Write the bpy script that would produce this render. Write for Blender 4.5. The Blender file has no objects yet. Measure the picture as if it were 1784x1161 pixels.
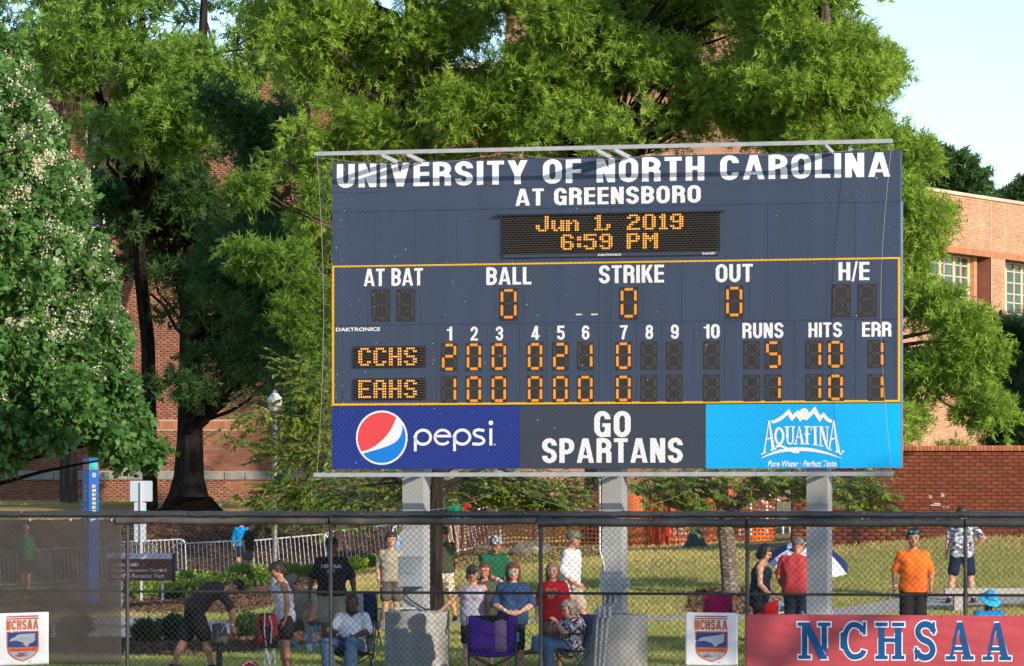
import bpy, math, random, time
import numpy as np
from mathutils import Vector, Matrix
T0=time.time()
random.seed(7); RNG=np.random.default_rng(7)
SC=bpy.context.scene; COL=SC.collection
# ---------------- camera, world, sun, exposure ----------------
F=8400.0; EYE=2.5; HX=892.0; HY=880.0          # focal length in photo pixels, eye height, horizon
cd=bpy.data.cameras.new('camera'); cam=bpy.data.objects.new('camera',cd); COL.objects.link(cam)
cam.location=(0,0,EYE); cam.rotation_euler=(math.radians(90),0,0)
cd.sensor_width=36; cd.lens=36*F/1784; cd.shift_y=(HY-580.5)/1784; cd.clip_start=1; cd.clip_end=3000
SC.camera=cam
SUN_EL=math.radians(19.2); SUN_DIR=(0.76,-0.96)   # horizontal direction towards the sun
az=math.atan2(SUN_DIR[0],SUN_DIR[1])            # clockwise from +Y
w=bpy.data.worlds.new('World'); SC.world=w; w.use_nodes=True
nt=w.node_tree; bg=nt.nodes['Background']
sk=nt.nodes.new('ShaderNodeTexSky'); sk.sky_type='NISHITA'; sk.sun_disc=False
sk.sun_elevation=SUN_EL; sk.sun_rotation=az; sk.altitude=200; sk.air_density=1.0; sk.dust_density=.5; sk.ozone_density=3.6
nt.links.new(sk.outputs[0],bg.inputs[0]); bg.inputs[1].default_value=0.15
sd=bpy.data.lights.new('sun','SUN'); so=bpy.data.objects.new('sun',sd); COL.objects.link(so)
sd.energy=3.7; sd.angle=math.radians(0.5); sd.color=(1.0,0.87,0.70)
hl=math.hypot(*SUN_DIR)
to_sun=Vector((SUN_DIR[0]/hl*math.cos(SUN_EL),SUN_DIR[1]/hl*math.cos(SUN_EL),math.sin(SUN_EL)))
so.rotation_euler=to_sun.to_track_quat('Z','Y').to_euler(); so.location=(30,20,40)
SC.view_settings.view_transform='Standard'; SC.view_settings.look='None'
SC.view_settings.gamma=1; SC.view_settings.use_curve_mapping=False
SC.view_settings.exposure=0.74
try:
    SC.cycles.max_bounces=6; SC.cycles.transparent_max_bounces=12; SC.cycles.diffuse_bounces=3; SC.cycles.glossy_bounces=2
    SC.cycles.use_denoising=True
except Exception: pass

# ---------------- helpers ----------------
def P(px,py,d): return Vector(((px-HX)/F*d, d, EYE+(HY-py)/F*d))      # a photo pixel at a given distance
def Xp(px,d): return (px-HX)/F*d
def Zp(py,d): return EYE+(HY-py)/F*d
def lin(h):
    h=h.lstrip('#'); v=[int(h[i:i+2],16)/255 for i in (0,2,4)]
    return tuple(x/12.92 if x<=.04045 else ((x+.055)/1.055)**2.4 for x in v)
def N(nt,t,**k):
    n=nt.nodes.new(t)
    for a,b in k.items(): setattr(n,a,b)
    return n
MATS={}
def mat(name,c,rough=.7,metal=0,c2=None,scale=3,detail=4,bump=0,bscale=None,spec=.3,attr=None,emis=None,stretch=None,alpha=None,contrast=(.35,.65),coord='Object',obrand=0,vr=1.0,c3=None,scale3=.4,con3=(.45,.65)):
    """principled material: c..c2 mixed by noise, optional per-face tone attribute, bump, emission"""
    if name in MATS: return MATS[name]
    m=bpy.data.materials.new(name); m.use_nodes=True; nt=m.node_tree; p=nt.nodes['Principled BSDF']; L=nt.links.new
    p.inputs['Roughness'].default_value=rough; p.inputs['Metallic'].default_value=metal; p.inputs['Specular IOR Level'].default_value=spec
    p.inputs['Base Color'].default_value=(*c,1); col=None
    tc=N(nt,'ShaderNodeTexCoord'); mp=N(nt,'ShaderNodeMapping'); L(tc.outputs[coord],mp.inputs[0])
    if stretch: mp.inputs['Scale'].default_value=stretch
    def noise(sc,det=4):
        n=N(nt,'ShaderNodeTexNoise'); n.inputs['Scale'].default_value=sc; n.inputs['Detail'].default_value=det; L(mp.outputs[0],n.inputs['Vector']); return n
    def ramp(src,lo,hi):
        r=N(nt,'ShaderNodeMapRange'); r.inputs[1].default_value=lo; r.inputs[2].default_value=hi; r.clamp=True; L(src,r.inputs[0]); return r.outputs[0]
    def mix(f,a,b,bt='MIX'):
        x=N(nt,'ShaderNodeMix',data_type='RGBA',blend_type=bt)
        if isinstance(f,float): x.inputs[0].default_value=f
        else: L(f,x.inputs[0])
        for s,v in ((6,a),(7,b)):
            if isinstance(v,tuple): x.inputs[s].default_value=(*v,1)
            else: L(v,x.inputs[s])
        return x.outputs[2]
    if c2 is not None: col=mix(ramp(noise(scale,detail).outputs[0],*contrast),c,c2)
    if c3 is not None: col=mix(ramp(noise(scale3,3).outputs[0],*con3),col or c,c3)
    if attr:
        a=N(nt,'ShaderNodeAttribute',attribute_name=attr); 
        h=N(nt,'ShaderNodeHueSaturation'); 
        if col is not None: L(col,h.inputs['Color'])
        else: h.inputs['Color'].default_value=(*c,1)
        mr=N(nt,'ShaderNodeMapRange'); mr.inputs[3].default_value=1-.38*vr; mr.inputs[4].default_value=1+.4*vr; L(a.outputs['Fac'],mr.inputs[0]); L(mr.outputs[0],h.inputs['Value'])
        mr=N(nt,'ShaderNodeMapRange'); mr.inputs[3].default_value=.5+.022*vr; mr.inputs[4].default_value=.5-.022*vr
        mu=N(nt,'ShaderNodeMath',operation='MULTIPLY'); mu.inputs[1].default_value=7.31; fr=N(nt,'ShaderNodeMath',operation='FRACT'); L(a.outputs['Fac'],mu.inputs[0]); L(mu.outputs[0],fr.inputs[0]); L(fr.outputs[0],mr.inputs[0]); L(mr.outputs[0],h.inputs['Hue'])
        col=h.outputs[0]
    if obrand:
        oi=N(nt,'ShaderNodeObjectInfo'); h=N(nt,'ShaderNodeHueSaturation'); mr=N(nt,'ShaderNodeMapRange'); mr.inputs[3].default_value=1-obrand; mr.inputs[4].default_value=1+obrand; L(oi.outputs['Random'],mr.inputs[0]); L(mr.outputs[0],h.inputs['Value'])
        if col is not None: L(col,h.inputs['Color'])
        else: h.inputs['Color'].default_value=(*c,1)
        col=h.outputs[0]
    if col is not None: L(col,p.inputs['Base Color'])
    if bump:
        b=N(nt,'ShaderNodeBump'); b.inputs['Strength'].default_value=min(1,bump*10); b.inputs['Distance'].default_value=bump*.1 if bump<1 else .02
        L(noise(bscale or scale*3,5).outputs[0],b.inputs['Height']); L(b.outputs[0],p.inputs['Normal'])
    if emis: p.inputs['Emission Color'].default_value=(*emis[0],1); p.inputs['Emission Strength'].default_value=emis[1]
    if alpha is not None:
        p.inputs['Alpha'].default_value=alpha
    m.diffuse_color=(*c,1); MATS[name]=m; return m
def leafmat(name,c,trans=.35,rough=.5,c2=None):
    if name in MATS: return MATS[name]
    m=bpy.data.materials.new(name); m.use_nodes=True; nt=m.node_tree; L=nt.links.new; p=nt.nodes['Principled BSDF']; out=nt.nodes['Material Output']
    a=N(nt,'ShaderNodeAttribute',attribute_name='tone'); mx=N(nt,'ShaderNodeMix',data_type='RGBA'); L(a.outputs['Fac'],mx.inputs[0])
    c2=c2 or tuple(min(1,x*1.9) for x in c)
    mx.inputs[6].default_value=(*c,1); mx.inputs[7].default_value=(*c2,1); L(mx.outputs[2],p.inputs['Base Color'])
    p.inputs['Roughness'].default_value=rough; p.inputs['Specular IOR Level'].default_value=.25
    t=N(nt,'ShaderNodeBsdfTranslucent'); h=N(nt,'ShaderNodeHueSaturation'); h.inputs['Value'].default_value=1.3; h.inputs['Hue'].default_value=.49; L(mx.outputs[2],h.inputs['Color']); L(h.outputs[0],t.inputs[0])
    ms=N(nt,'ShaderNodeMixShader'); ms.inputs[0].default_value=trans; L(p.outputs[0],ms.inputs[1]); L(t.outputs[0],ms.inputs[2]); L(ms.outputs[0],out.inputs[0])
    MATS[name]=m; return m

def tag(o,label=None,cat=None,group=None,kind=None):
    if label: o['label']=label
    if cat: o['category']=cat
    if group: o['group']=group
    if kind: o['kind']=kind
    return o
def thing(name,label,cat,loc=(0,0,0),rz=0,group=None):
    o=bpy.data.objects.new(name,None); COL.objects.link(o); o.location=loc; o.rotation_euler=(0,0,rz); o.empty_display_size=.2
    return tag(o,label,cat,group)
def link(name,me,parent=None,label=None,loc=None,rot=None):
    o=bpy.data.objects.new(name,me); COL.objects.link(o)
    if parent: o.parent=parent
    if loc is not None: o.location=loc
    if rot is not None: o.rotation_euler=rot
    if label: o['label']=label
    return o
def mesh_np(name,V,Fc,m,smooth=False,tone=None,vcol=None):
    """V (n,3); Fc (k,3) or (k,4) array, or list of lists"""
    me=bpy.data.meshes.new(name); V=np.asarray(V,dtype=np.float32)
    if isinstance(Fc,np.ndarray):
        k,n=Fc.shape; me.vertices.add(len(V)); me.vertices.foreach_set('co',V.ravel())
        me.loops.add(k*n); me.loops.foreach_set('vertex_index',Fc.astype(np.int32).ravel())
        me.polygons.add(k); me.polygons.foreach_set('loop_start',np.arange(0,k*n,n,dtype=np.int32)); me.polygons.foreach_set('loop_total',np.full(k,n,dtype=np.int32))
        if smooth: me.polygons.foreach_set('use_smooth',np.ones(k,dtype=bool))
        me.update(calc_edges=True)
    else:
        me.from_pydata([tuple(v) for v in V.tolist()],[],Fc); 
        if smooth: me.polygons.foreach_set('use_smooth',[True]*len(me.polygons))
        me.update()
    if tone is not None:
        a=me.attributes.new('tone','FLOAT','FACE'); a.data.foreach_set('value',np.asarray(tone,dtype=np.float32))
    if vcol is not None:
        a=me.attributes.new('skin','FLOAT_COLOR','POINT'); a.data.foreach_set('color',np.asarray(vcol,dtype=np.float32).ravel())
    for x in (m if isinstance(m,(list,tuple)) else [m]): me.materials.append(x)
    return me
class MB:
    """collects simple shapes into one mesh"""
    def __init__(s): s.v=[]; s.f=[]; s.mi=[]; s.cur=0
    def add(s,v,f):
        b=len(s.v); s.v+= [tuple(x) for x in v]; s.f+=[[i+b for i in q] for q in f]; s.mi+=[s.cur]*len(f); return s
    def box(s,c,size,M=None,bev=0):
        sx,sy,sz=[x/2 for x in size]; c=Vector(c)
        vs=[Vector((x*sx,y*sy,z*sz)) for z in (-1,1) for y in (-1,1) for x in (-1,1)]
        if M is not None: vs=[M@v for v in vs]
        return s.add([c+v for v in vs],[[0,2,3,1],[4,5,7,6],[0,1,5,4],[2,6,7,3],[0,4,6,2],[1,3,7,5]])
    def hexa(s,a,b):
        """eight corners: quad a (4) and quad b (4), same winding"""
        return s.add(list(a)+list(b),[[3,2,1,0],[4,5,6,7],[0,1,5,4],[1,2,6,5],[2,3,7,6],[3,0,4,7]])
    def tube(s,pts,r,n=8,caps=True,closed=False):
        pts=[Vector(p) for p in pts]; k=len(pts); rs=r if isinstance(r,(list,tuple)) else [r]*k
        b=len(s.v); up=None; rings=[]
        for i,p in enumerate(pts):
            if closed: d=pts[(i+1)%k]-pts[i-1]
            else: d=pts[min(i+1,k-1)]-pts[max(i-1,0)]
            if d.length<1e-9: d=Vector((0,0,1))
            d.normalize()
            if up is None: up=Vector((0,0,1)) if abs(d.z)<.9 else Vector((1,0,0))
            x=d.cross(up); 
            if x.length<1e-6: x=d.orthogonal()
            x.normalize(); up=x.cross(d); y=up
            rings.append([p+(x*math.cos(t)+y*math.sin(t))*rs[i] for t in [2*math.pi*j/n for j in range(n)]])
        s.v+=[tuple(v) for rg in rings for v in rg]; nf=0
        for i in range(k if closed else k-1):
            i2=(i+1)%k
            for j in range(n): s.f.append([b+i*n+j,b+i*n+(j+1)%n,b+i2*n+(j+1)%n,b+i2*n+j]); nf+=1
        if caps and not closed:
            s.f.append([b+j for j in range(n)][::-1]); s.f.append([b+(k-1)*n+j for j in range(n)]); nf+=2
        s.mi+=[s.cur]*nf; return s
    def lathe(s,prof,c=(0,0,0),n=16):
        c=Vector(c); pts=[]; 
        b=len(s.v); k=len(prof)
        for r,z in prof:
            for j in range(n): s.v.append(tuple(c+Vector((r*math.cos(2*math.pi*j/n),r*math.sin(2*math.pi*j/n),z))))
        for i in range(k-1):
            for j in range(n): s.f.append([b+i*n+j,b+i*n+(j+1)%n,b+(i+1)*n+(j+1)%n,b+(i+1)*n+j]); s.mi.append(s.cur)
        s.f.append([b+j for j in range(n)][::-1]); s.f.append([b+(k-1)*n+j for j in range(n)]); s.mi+=[s.cur]*2; return s
    def mesh(s,name,m,smooth=False,tone=None):
        me=bpy.data.meshes.new(name); me.from_pydata(s.v,[],s.f)
        for x in (m if isinstance(m,(list,tuple)) else [m]): me.materials.append(x)
        if any(s.mi): me.polygons.foreach_set('material_index',s.mi)
        if smooth:
            me.polygons.foreach_set('use_smooth',[True]*len(me.polygons)); 
            try: me.set_sharp_from_angle(angle=math.radians(40))
            except Exception: pass
        if tone is not None: a=me.attributes.new('tone','FLOAT','FACE'); a.data.foreach_set('value',tone)
        me.update(); return me
    def obj(s,name,m,parent=None,label=None,smooth=False): return link(name,s.mesh(name,m,smooth),parent,label)

# ---------------- the ground ----------------
GX=np.array([-14,-9,-6,-3,0,3,6,9,14.])
GR=[(-50,[0]*9),(66,[0]*9),(70,[.03]*9),(74,[.05,.05,.05,.08,.12,.14,.15,.16,.16]),(80,[.06,.06,.08,.15,.24,.26,.26,.28,.3]),
(88,[.08,.08,.12,.28,.45,.5,.5,.55,.6]),(94,[.1,.1,.2,.45,.8,.9,1.0,1.1,1.15]),(100,[.12,.15,.35,.7,1.15,1.35,1.6,1.85,1.85]),
(106,[.15,.2,.42,.8,1.45,1.56,1.7,1.9,1.9]),(118,[.18,.35,.5,.85,1.5,1.7,1.9,2,2]),(130,[.2,.46,.6,.95,1.3,1.8,2,2,2]),
(133,[.7,.8,.9,1.3,1.6,1.9,2.1,2.1,2.1]),(138,[2.38,2.4,2.4,2.4,2.4,2.4,2.4,2.4,2.4]),(145,[2.58]*9),(160,[2.6]*9),(4000,[2.6]*9)]
GD=np.array([r[0] for r in GR],float); GZ=np.array([r[1] for r in GR],float)
def gz(x,y):
    x=np.clip(np.asarray(x,float),-14,14); y=np.asarray(y,float)
    i=np.clip(np.searchsorted(GD,y)-1,0,len(GD)-2); j=np.clip(np.searchsorted(GX,x)-1,0,len(GX)-2)
    u=np.clip((y-GD[i])/(GD[i+1]-GD[i]),0,1); v=(x-GX[j])/(GX[j+1]-GX[j])
    u=np.where(y>200,0 if False else u,u)
    return (GZ[i,j]*(1-v)+GZ[i,j+1]*v)*(1-u)+(GZ[i+1,j]*(1-v)+GZ[i+1,j+1]*v)*u
def gzf(x,y): return float(gz(x,y))
def G(px,d,dz=0): x=Xp(px,d); return Vector((x,d,gzf(x,d)+dz))
def drape(name,edgeA,edgeB,dz,m,nu=40,nv=8,parent=None):
    """sheet over the ground between two polylines (x,y)"""
    def res(e,n):
        e=np.array(e,float); s=np.r_[0,np.cumsum(np.hypot(*np.diff(e,axis=0).T))]; t=np.linspace(0,s[-1],n); return np.c_[np.interp(t,s,e[:,0]),np.interp(t,s,e[:,1])]
    A=res(edgeA,nu); B=res(edgeB,nu); t=np.linspace(0,1,nv)[None,:,None]
    XY=A[:,None,:]*(1-t)+B[:,None,:]*t; Z=gz(XY[...,0],XY[...,1])+dz
    V=np.c_[XY.reshape(-1,2),Z.ravel()]; I=np.arange(nu*nv).reshape(nu,nv)
    Q=np.stack([I[:-1,:-1],I[1:,:-1],I[1:,1:],I[:-1,1:]],-1).reshape(-1,4)
    if V[Q[0,1],0]>V[Q[0,0],0] and V[Q[0,3],1]<V[Q[0,0],1]: Q=Q[:,::-1]
    return link(name,mesh_np(name,V,Q,m,True),parent)
# ---------------- ground, path, mulch, grass ----------------
m_lawn=mat('lawn_soil',(.22,.20,.06),.95,c2=(.38,.28,.12),scale=1.3,detail=6,bump=.2,bscale=40,c3=(.46,.29,.14),scale3=.22,con3=(.5,.7),spec=.1)
ys=np.r_[-40,0,40,60,64,np.arange(66,150,.7),155,170,200,260,400,700,1200,2500]
xs=np.r_[-1500,-700,-300,-120,-60,-40,-30,-22,np.arange(-16,16.01,.7),22,30,40,60,120,300,700,1500]
XX,YY=np.meshgrid(xs,ys,indexing='ij'); ZZ=gz(XX,YY)
ZZ+=np.where((YY>67)&(YY<150),.03*np.sin(XX*1.3+YY*.7)*np.sin(YY*.9-XX*.4),0)*0
I=np.arange(XX.size).reshape(XX.shape)
Q=np.stack([I[:-1,:-1],I[1:,:-1],I[1:,1:],I[:-1,1:]],-1).reshape(-1,4)
tag(link('ground',mesh_np('ground',np.c_[XX.ravel(),YY.ravel(),ZZ.ravel()],Q,m_lawn,True)),kind='structure')
m_conc=mat('path_concrete',(.40,.37,.33),.9,c2=(.33,.31,.28),scale=2,bump=.05,bscale=60)
def pl(l): return [(Xp(px,d),d) for px,d in l]
nearE=pl([(-200,85.5),(0,86),(200,86.2),(330,86.4),(420,86.6),(640,86),(900,85.8),(1150,85.8),(1400,86.5),(1600,88.5),(1784,89.3),(2000,90)])
farE=pl([(-200,100),(0,100),(200,99),(330,96),(420,92),(640,87.6),(900,87.2),(1150,87.3),(1400,88.2),(1600,91),(1784,92),(2000,93)])
tag(drape('path',nearE,farE,.012,m_conc,60,5),kind='structure')
m_mulch=mat('mulch_bed',(.10,.055,.035),.95,c2=(.05,.03,.022),scale=14,detail=5,bump=.5,bscale=30,c3=(.17,.10,.065),scale3=5,con3=(.5,.62),spec=.05)
def chips(name,A,B,n,parent,seed=3):
    """bark chips strewn over a bed"""
    r=np.random.default_rng(seed); A=np.array(A);B=np.array(B)
    ti=r.random(n)*(len(A)-1); i=ti.astype(int); f=(ti-i)[:,None]; v=r.random(n)[:,None]
    k=min(len(A),len(B))
    a=A[i]*(1-f)+A[i+1]*f; ib=np.clip(ti/(len(A)-1)*(len(B)-1),0,len(B)-1.001); jb=ib.astype(int); fb=(ib-jb)[:,None]; b=B[jb]*(1-fb)+B[jb+1]*fb
    c=a*(1-v)+b*v; z=gz(c[:,0],c[:,1])+.02+r.random(n)*.03; C=np.c_[c,z]
    d=r.normal(size=(n,3)); d[:,2]*=.35; d/=np.linalg.norm(d,axis=1)[:,None]; s=np.cross(d,r.normal(size=(n,3))); s/=np.linalg.norm(s,axis=1)[:,None]
    L=(.03+.05*r.random(n))[:,None]; W=L*.3
    V=np.stack([C-d*L-s*W,C-d*L+s*W,C+d*L+s*W,C+d*L-s*W],1).reshape(-1,3); Qd=np.arange(4*n).reshape(n,4)
    o=link(name,mesh_np(name,V,Qd,mat('bark_chip',(.13,.075,.048),.95,attr='tone',spec=.05),tone=r.random(n)),parent); o['kind']='stuff'; return o
def bed(label,near,far,nchip,seed):
    A=pl(near);B=pl(far); o=drape('mulch_bed',A,B,.016,m_mulch,40,6); tag(o,kind='structure')
    chips('bark_chips',A,B,nchip,o,seed)
bed('front',[(-100,78),(150,77.5),(300,77),(430,78),(540,80.5),(640,84.6)],[(-100,85.4),(150,85.8),(300,86),(430,86),(540,85.5),(640,85.6)],14000,1)
bed('row',[(-100,102),(180,101.5),(300,99),(420,97),(470,98)],[(-100,126),(180,125),(320,122),(450,121),(600,119)],14000,2)
bed('bank',[(-200,131),(100,131),(310,131),(560,131),(850,128)],[(-200,137),(100,137),(310,137),(560,137.3),(850,137)],9000,3)
bed('tree ring',[(1195,88.3),(1240,87.9),(1300,88.0),(1330,88.6)],[(1205,92),(1240,93.2),(1300,93),(1320,91)],2500,4)
bed('boulders',[(790,103),(860,101),(960,101.5),(1060,103)],[(790,125),(860,122),(960,112),(1060,108)],6000,5)
# grass blades
def inside_bands(x,y):
    px=x/y*F+HX
    ne=np.interp(px,[-200,0,420,640,1150,1400,1600,1784,2000],[85.5,86,86.6,86,85.8,86.5,88.5,89.3,90]); fe=np.interp(px,[-200,0,200,330,420,640,1150,1400,1600,1784,2000],[100,100,99,96,92,87.6,87.3,88.2,91,92,93])
    b=(y>ne-.05)&(y<fe+.05)
    b|=(px<640)&(y>np.interp(px,[-100,150,300,430,540,640],[78,77.5,77,78,80.5,84.6]))&(y<86)
    b|=(px<560)&(y>np.interp(px,[-100,180,300,420,470,560],[102,101.5,99,97,98,110]))&(y<np.interp(px,[-100,180,320,450,600],[126,125,122,121,119]))
    b|=(px<850)&(y>131)&(y<142); b|=(y>100)&(px>1300)|((y>106)&(px>1050))
    return b
def grass(n,seed=5):
    r=np.random.default_rng(seed)
    y=67+r.random(n*2)**1.15*79; x=(r.random(n*2)*2-1)*(.112*y+.3)
    cl=np.sin(x*3.1+np.sin(y*2))*np.sin(y*2.7+np.sin(x*1.7)); keep=~inside_bands(x,y)&(r.random(n*2)<.75+.35*cl); x=x[keep][:n];y=y[keep][:n]; n=len(x)
    z=gz(x,y)-.005; h=(.035+.05*r.random(n))*np.where(y>100,1.3,1); wd=.007+.006*r.random(n)+np.where(y>100,.008,0)
    a=r.random(n)*6.283; ln=r.normal(size=(n,2))*.35*h[:,None]
    s=np.c_[np.cos(a),np.sin(a)*.4]*wd[:,None]
    V=np.zeros((n,3,3)); V[:,0,:2]=np.c_[x,y]-s; V[:,1,:2]=np.c_[x,y]+s; V[:,2,:2]=np.c_[x,y]+ln; V[:,0,2]=z;V[:,1,2]=z;V[:,2,2]=z+h
    # tan patches: dry grass
    dry=.5+.5*np.sin(x*.9+1.3*np.sin(y*.35))*np.cos(y*.42+.5*np.sin(x*.6)); bank=np.interp(y,[66,88,97,99.5,102,104,108],[.2,.5,.22,.9,.5,1.0,.9]); 
    tone=np.clip(.5*dry*bank+.55*bank*r.random(n)+.15*r.random(n),0,1)
    m=leafmat('grass_blade',(.20,.31,.05),.35,.6,(.72,.50,.22))
    tag(link('grass',mesh_np('grass',V.reshape(-1,3),np.arange(3*n).reshape(n,3),m,tone=tone)),'short green lawn with dry tan patches rising to the brick wall','grass',kind='stuff')
grass(310000)

# ---------------- brick walls ----------------
BR=[mat('brick_red',(.30,.12,.065),.9,attr='tone',c2=(.22,.085,.05),scale=9,bump=.04,bscale=50,spec=.15)]
def brick_wall(parent,O,U,W,H,openings,mB,mM,bl=.203,bh=.0677,j=.011,proud=.012,nsep=300,seed=1,skip=None,focus=(.5,.5),wallname='mortar_bed',thick=.3):
    """running-bond wall in the plane O + u*U + v*Z; every brick its own geometry, the nsep nearest the focus as objects"""
    r=random.Random(seed); U=Vector(U).normalized(); Zv=Vector((0,0,1)); Nn=U.cross(Zv)       # outward normal (towards the camera for U=+x)
    O=Vector(O); ops=openings
    # mortar backing: strips between openings
    ue=sorted({0,W}|{a for o in ops for a in (o[0],o[2])}); ve=sorted({0,H}|{a for o in ops for a in (o[1],o[3])}); mb=MB()
    for i in range(len(ue)-1):
        for k in range(len(ve)-1):
            cu=(ue[i]+ue[i+1])/2; cv=(ve[k]+ve[k+1])/2
            if any(o[0]<cu<o[2] and o[1]<cv<o[3] for o in ops): continue
            q=[O+U*a+Zv*b for a,b in ((ue[i],ve[k]),(ue[i+1],ve[k]),(ue[i+1],ve[k+1]),(ue[i],ve[k+1]))]
            mb.hexa([p-Nn*thick for p in q],q)
    mb.obj(wallname,mM,parent)
    bricks=[]
    row=0; v=j/2
    while v+bh-j<H:
        u=-(row%2)*bl/2
        while u<W:
            a=max(u,0)+j/2; b=min(u+bl,W)-j/2
            if b-a>.03:
                segs=[(a,b)]
                for o in ops:
                    if v+bh-j>o[1] and v<o[3]:
                        ns=[]
                        for (s,e) in segs:
                            if e<=o[0] or s>=o[2]: ns.append((s,e))
                            else:
                                if s<o[0]-.03: ns.append((s,o[0]-j/2))
                                if e>o[2]+.03: ns.append((o[2]+j/2,e))
                        segs=ns
                for s,e in segs:
                    if skip is None or not skip((s+e)/2,v): bricks.append((s,e,v,min(v+bh-j,H)))
            u+=bl
        v+=bh; row+=1
    fu,fv=focus[0]*W,focus[1]*H
    bricks.sort(key=lambda b:abs((b[0]+b[1])/2-fu)/1.0+abs(b[2]-fv)*1.0)
    protos={}
    def piece(du,dv,t):
        key=(round(du,3),round(dv,3),t)
        if key not in protos:
            q=[(U*a+Zv*b) for a,b in ((0,0),(du,0),(du,dv),(0,dv))]; c=.002
            f=[(U*a+Zv*b)+Nn*proud for a,b in ((c,c),(du-c,c),(du-c,dv-c),(c,dv-c))]
            mb=MB().add(list(q)+f,[[4,5,6,7],[0,1,5,4],[1,2,6,5],[2,3,7,6],[3,0,4,7]])
            protos[key]=mb.mesh('brick',mB,tone=[.1+.8*t/7]*5)
        return protos[key]
    for (s,e,v,v2) in bricks[:nsep]:
        o=link('brick',piece(e-s,v2-v,r.randrange(8)),parent,loc=O+U*s+Zv*v)
    rest=bricks[nsep:]
    if rest:
        B=np.array(rest); n=len(B); c=.002
        def pt(u,v,p): return np.array(O)[None]+u[:,None]*np.array(U)+v[:,None]*np.array(Zv)+p*np.array(Nn)
        s,e,v,v2=B.T; pr=np.random.default_rng(seed).random(n)[:,None]*.006+proud-.003
        V=np.stack([pt(s,v,0),pt(e,v,0),pt(e,v2,0),pt(s,v2,0),pt(s+c,v+c,pr),pt(e-c,v+c,pr),pt(e-c,v2-c,pr),pt(s+c,v2-c,pr)],1).reshape(-1,3)
        T=np.array([[4,5,6,7],[0,1,5,4],[1,2,6,5],[2,3,7,6],[3,0,4,7]]); Q=(T[None]+8*np.arange(n)[:,None,None]).reshape(-1,4)
        o=link('brickwork',mesh_np('brickwork',V,Q,mB,tone=np.repeat(np.random.default_rng(seed).random(n),5)),parent); o['kind']='stuff'
m_mort=mat('mortar',(.40,.31,.24),.95,c2=(.3,.22,.17),scale=4)
m_mortd=mat('mortar_dark',(.05,.022,.015),.95,c2=(.035,.016,.012),scale=4)
m_bwall=mat('brick_dark_red',(.175,.055,.028),.9,attr='tone',vr=.45,c2=(.12,.034,.018),scale=6,bump=.04,bscale=50,c3=(.05,.02,.014),scale3=.9,con3=(.46,.6),spec=.12,coord='Generated' if False else 'Object')
m_bleft=mat('brick_warm_red',(.25,.095,.055),.9,attr='tone',vr=.7,c2=(.19,.07,.042),scale=6,bump=.04,bscale=50,spec=.12)
# low boundary wall at the right
dW=100.; x0=Xp(1379,dW); x1=Xp(1900,dW); zb=1.55; zt=Zp(776,dW)
w=thing('brick_boundary_wall','weathered dark red brick wall standing on the grass bank at the right','wall',(0,0,0))
brick_wall(w,(x0,dW,zb),(1,0,0),x1-x0,zt-zb-.12,[],m_bwall,m_mortd,bl=.23,bh=.076,seed=2,focus=(.6,.62))
k=0; u=x0
while u<x1:        # soldier coping course, brick on edge
    if k==0: cp=MB().box((.0365,.12,.058),(.069,.36,.11)).mesh('coping_brick',mat('coping_brick',(.36,.13,.06),.9,obrand=.3,c2=(.26,.09,.04),scale=7))
    link('coping_brick',cp,w,loc=(u,dW-.02,zt-.12)); u+=.078; k+=1
MB().box(((x0+x1)/2,dW+.15,zt-.075),(x1-x0,.28,.07)).obj('coping_core',m_mortd,w)
# painted-out patches on the wall (white scuffs)
pb=MB(); r=random.Random(4)
for (px,py,wd,ht) in [(1477,850,10,4),(1481,858,8,4),(1470,865,12,4),(1484,843,6,3),(1640,861,8,4),(1630,878,20,2),(1645,884,14,2),(1475,872,6,4),(1622,866,3,6)]:
    a=P(px,py,dW); s=dW/F
    for q in range(2): pb.box((a.x+r.uniform(-3,3)*s,dW-.015,a.z+r.uniform(-3,3)*s),(wd*s*r.uniform(.4,.9),.004,ht*s))
pb.obj('lime_stain',mat('lime_stain',(.42,.34,.3),.9),w)

# left campus building, far behind the trees
dL=146.; w=thing('brick_campus_building','long red brick campus building behind the left trees with a grey stone band','building')
xa,xb=Xp(-160,dL),Xp(905,dL); zg=2.45; zt=Zp(120,dL)
ops=[]
def lop(pa,pb_,ya,yb): return (Xp(pa,dL)-xa,Zp(yb,dL)-zg,Xp(pb_,dL)-xa,Zp(ya,dL)-zg)
wins=[lop(150,212,320,400),lop(272,312,330,372),lop(395,440,330,372),lop(150,212,180,260),lop(270,330,150,190)]
band=(0,Zp(836,dL)-zg,xb-xa,Zp(822,dL)-zg)
soldier=lop(255,560,734,748)
brick_wall(w,(xa,dL,zg),(1,0,0),xb-xa,zt-zg,wins+[band,soldier],m_bleft,m_mort,seed=5,focus=(.56,.12))
sol=MB().box((.029,-.006,0),(.056,.02,(soldier[3]-soldier[1])-.012)).mesh('soldier_brick',mat('soldier_brick',(.37,.15,.085),.9,obrand=.2))
MB().box((xa+(soldier[0]+soldier[2])/2,dL+.1,zg+(soldier[1]+soldier[3])/2),(soldier[2]-soldier[0],.2,soldier[3]-soldier[1]-.004)).obj('soldier_backing',m_mort,w)
u=xa+soldier[0]
while u<xa+soldier[2]-.06: link('soldier_brick',sol,w,loc=(u,dL,zg+(soldier[1]+soldier[3])/2)); u+=.0677
u=xa; m_stone=mat('stone_band',(.26,.25,.23),.9,c2=(.17,.165,.155),scale=3,bump=.08,bscale=20,obrand=.15); k=0
pxs=[-160,-100,-36,30,94,152,188,223,308,352,391,427,464,520,580,640,700,760,815,905]
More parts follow.
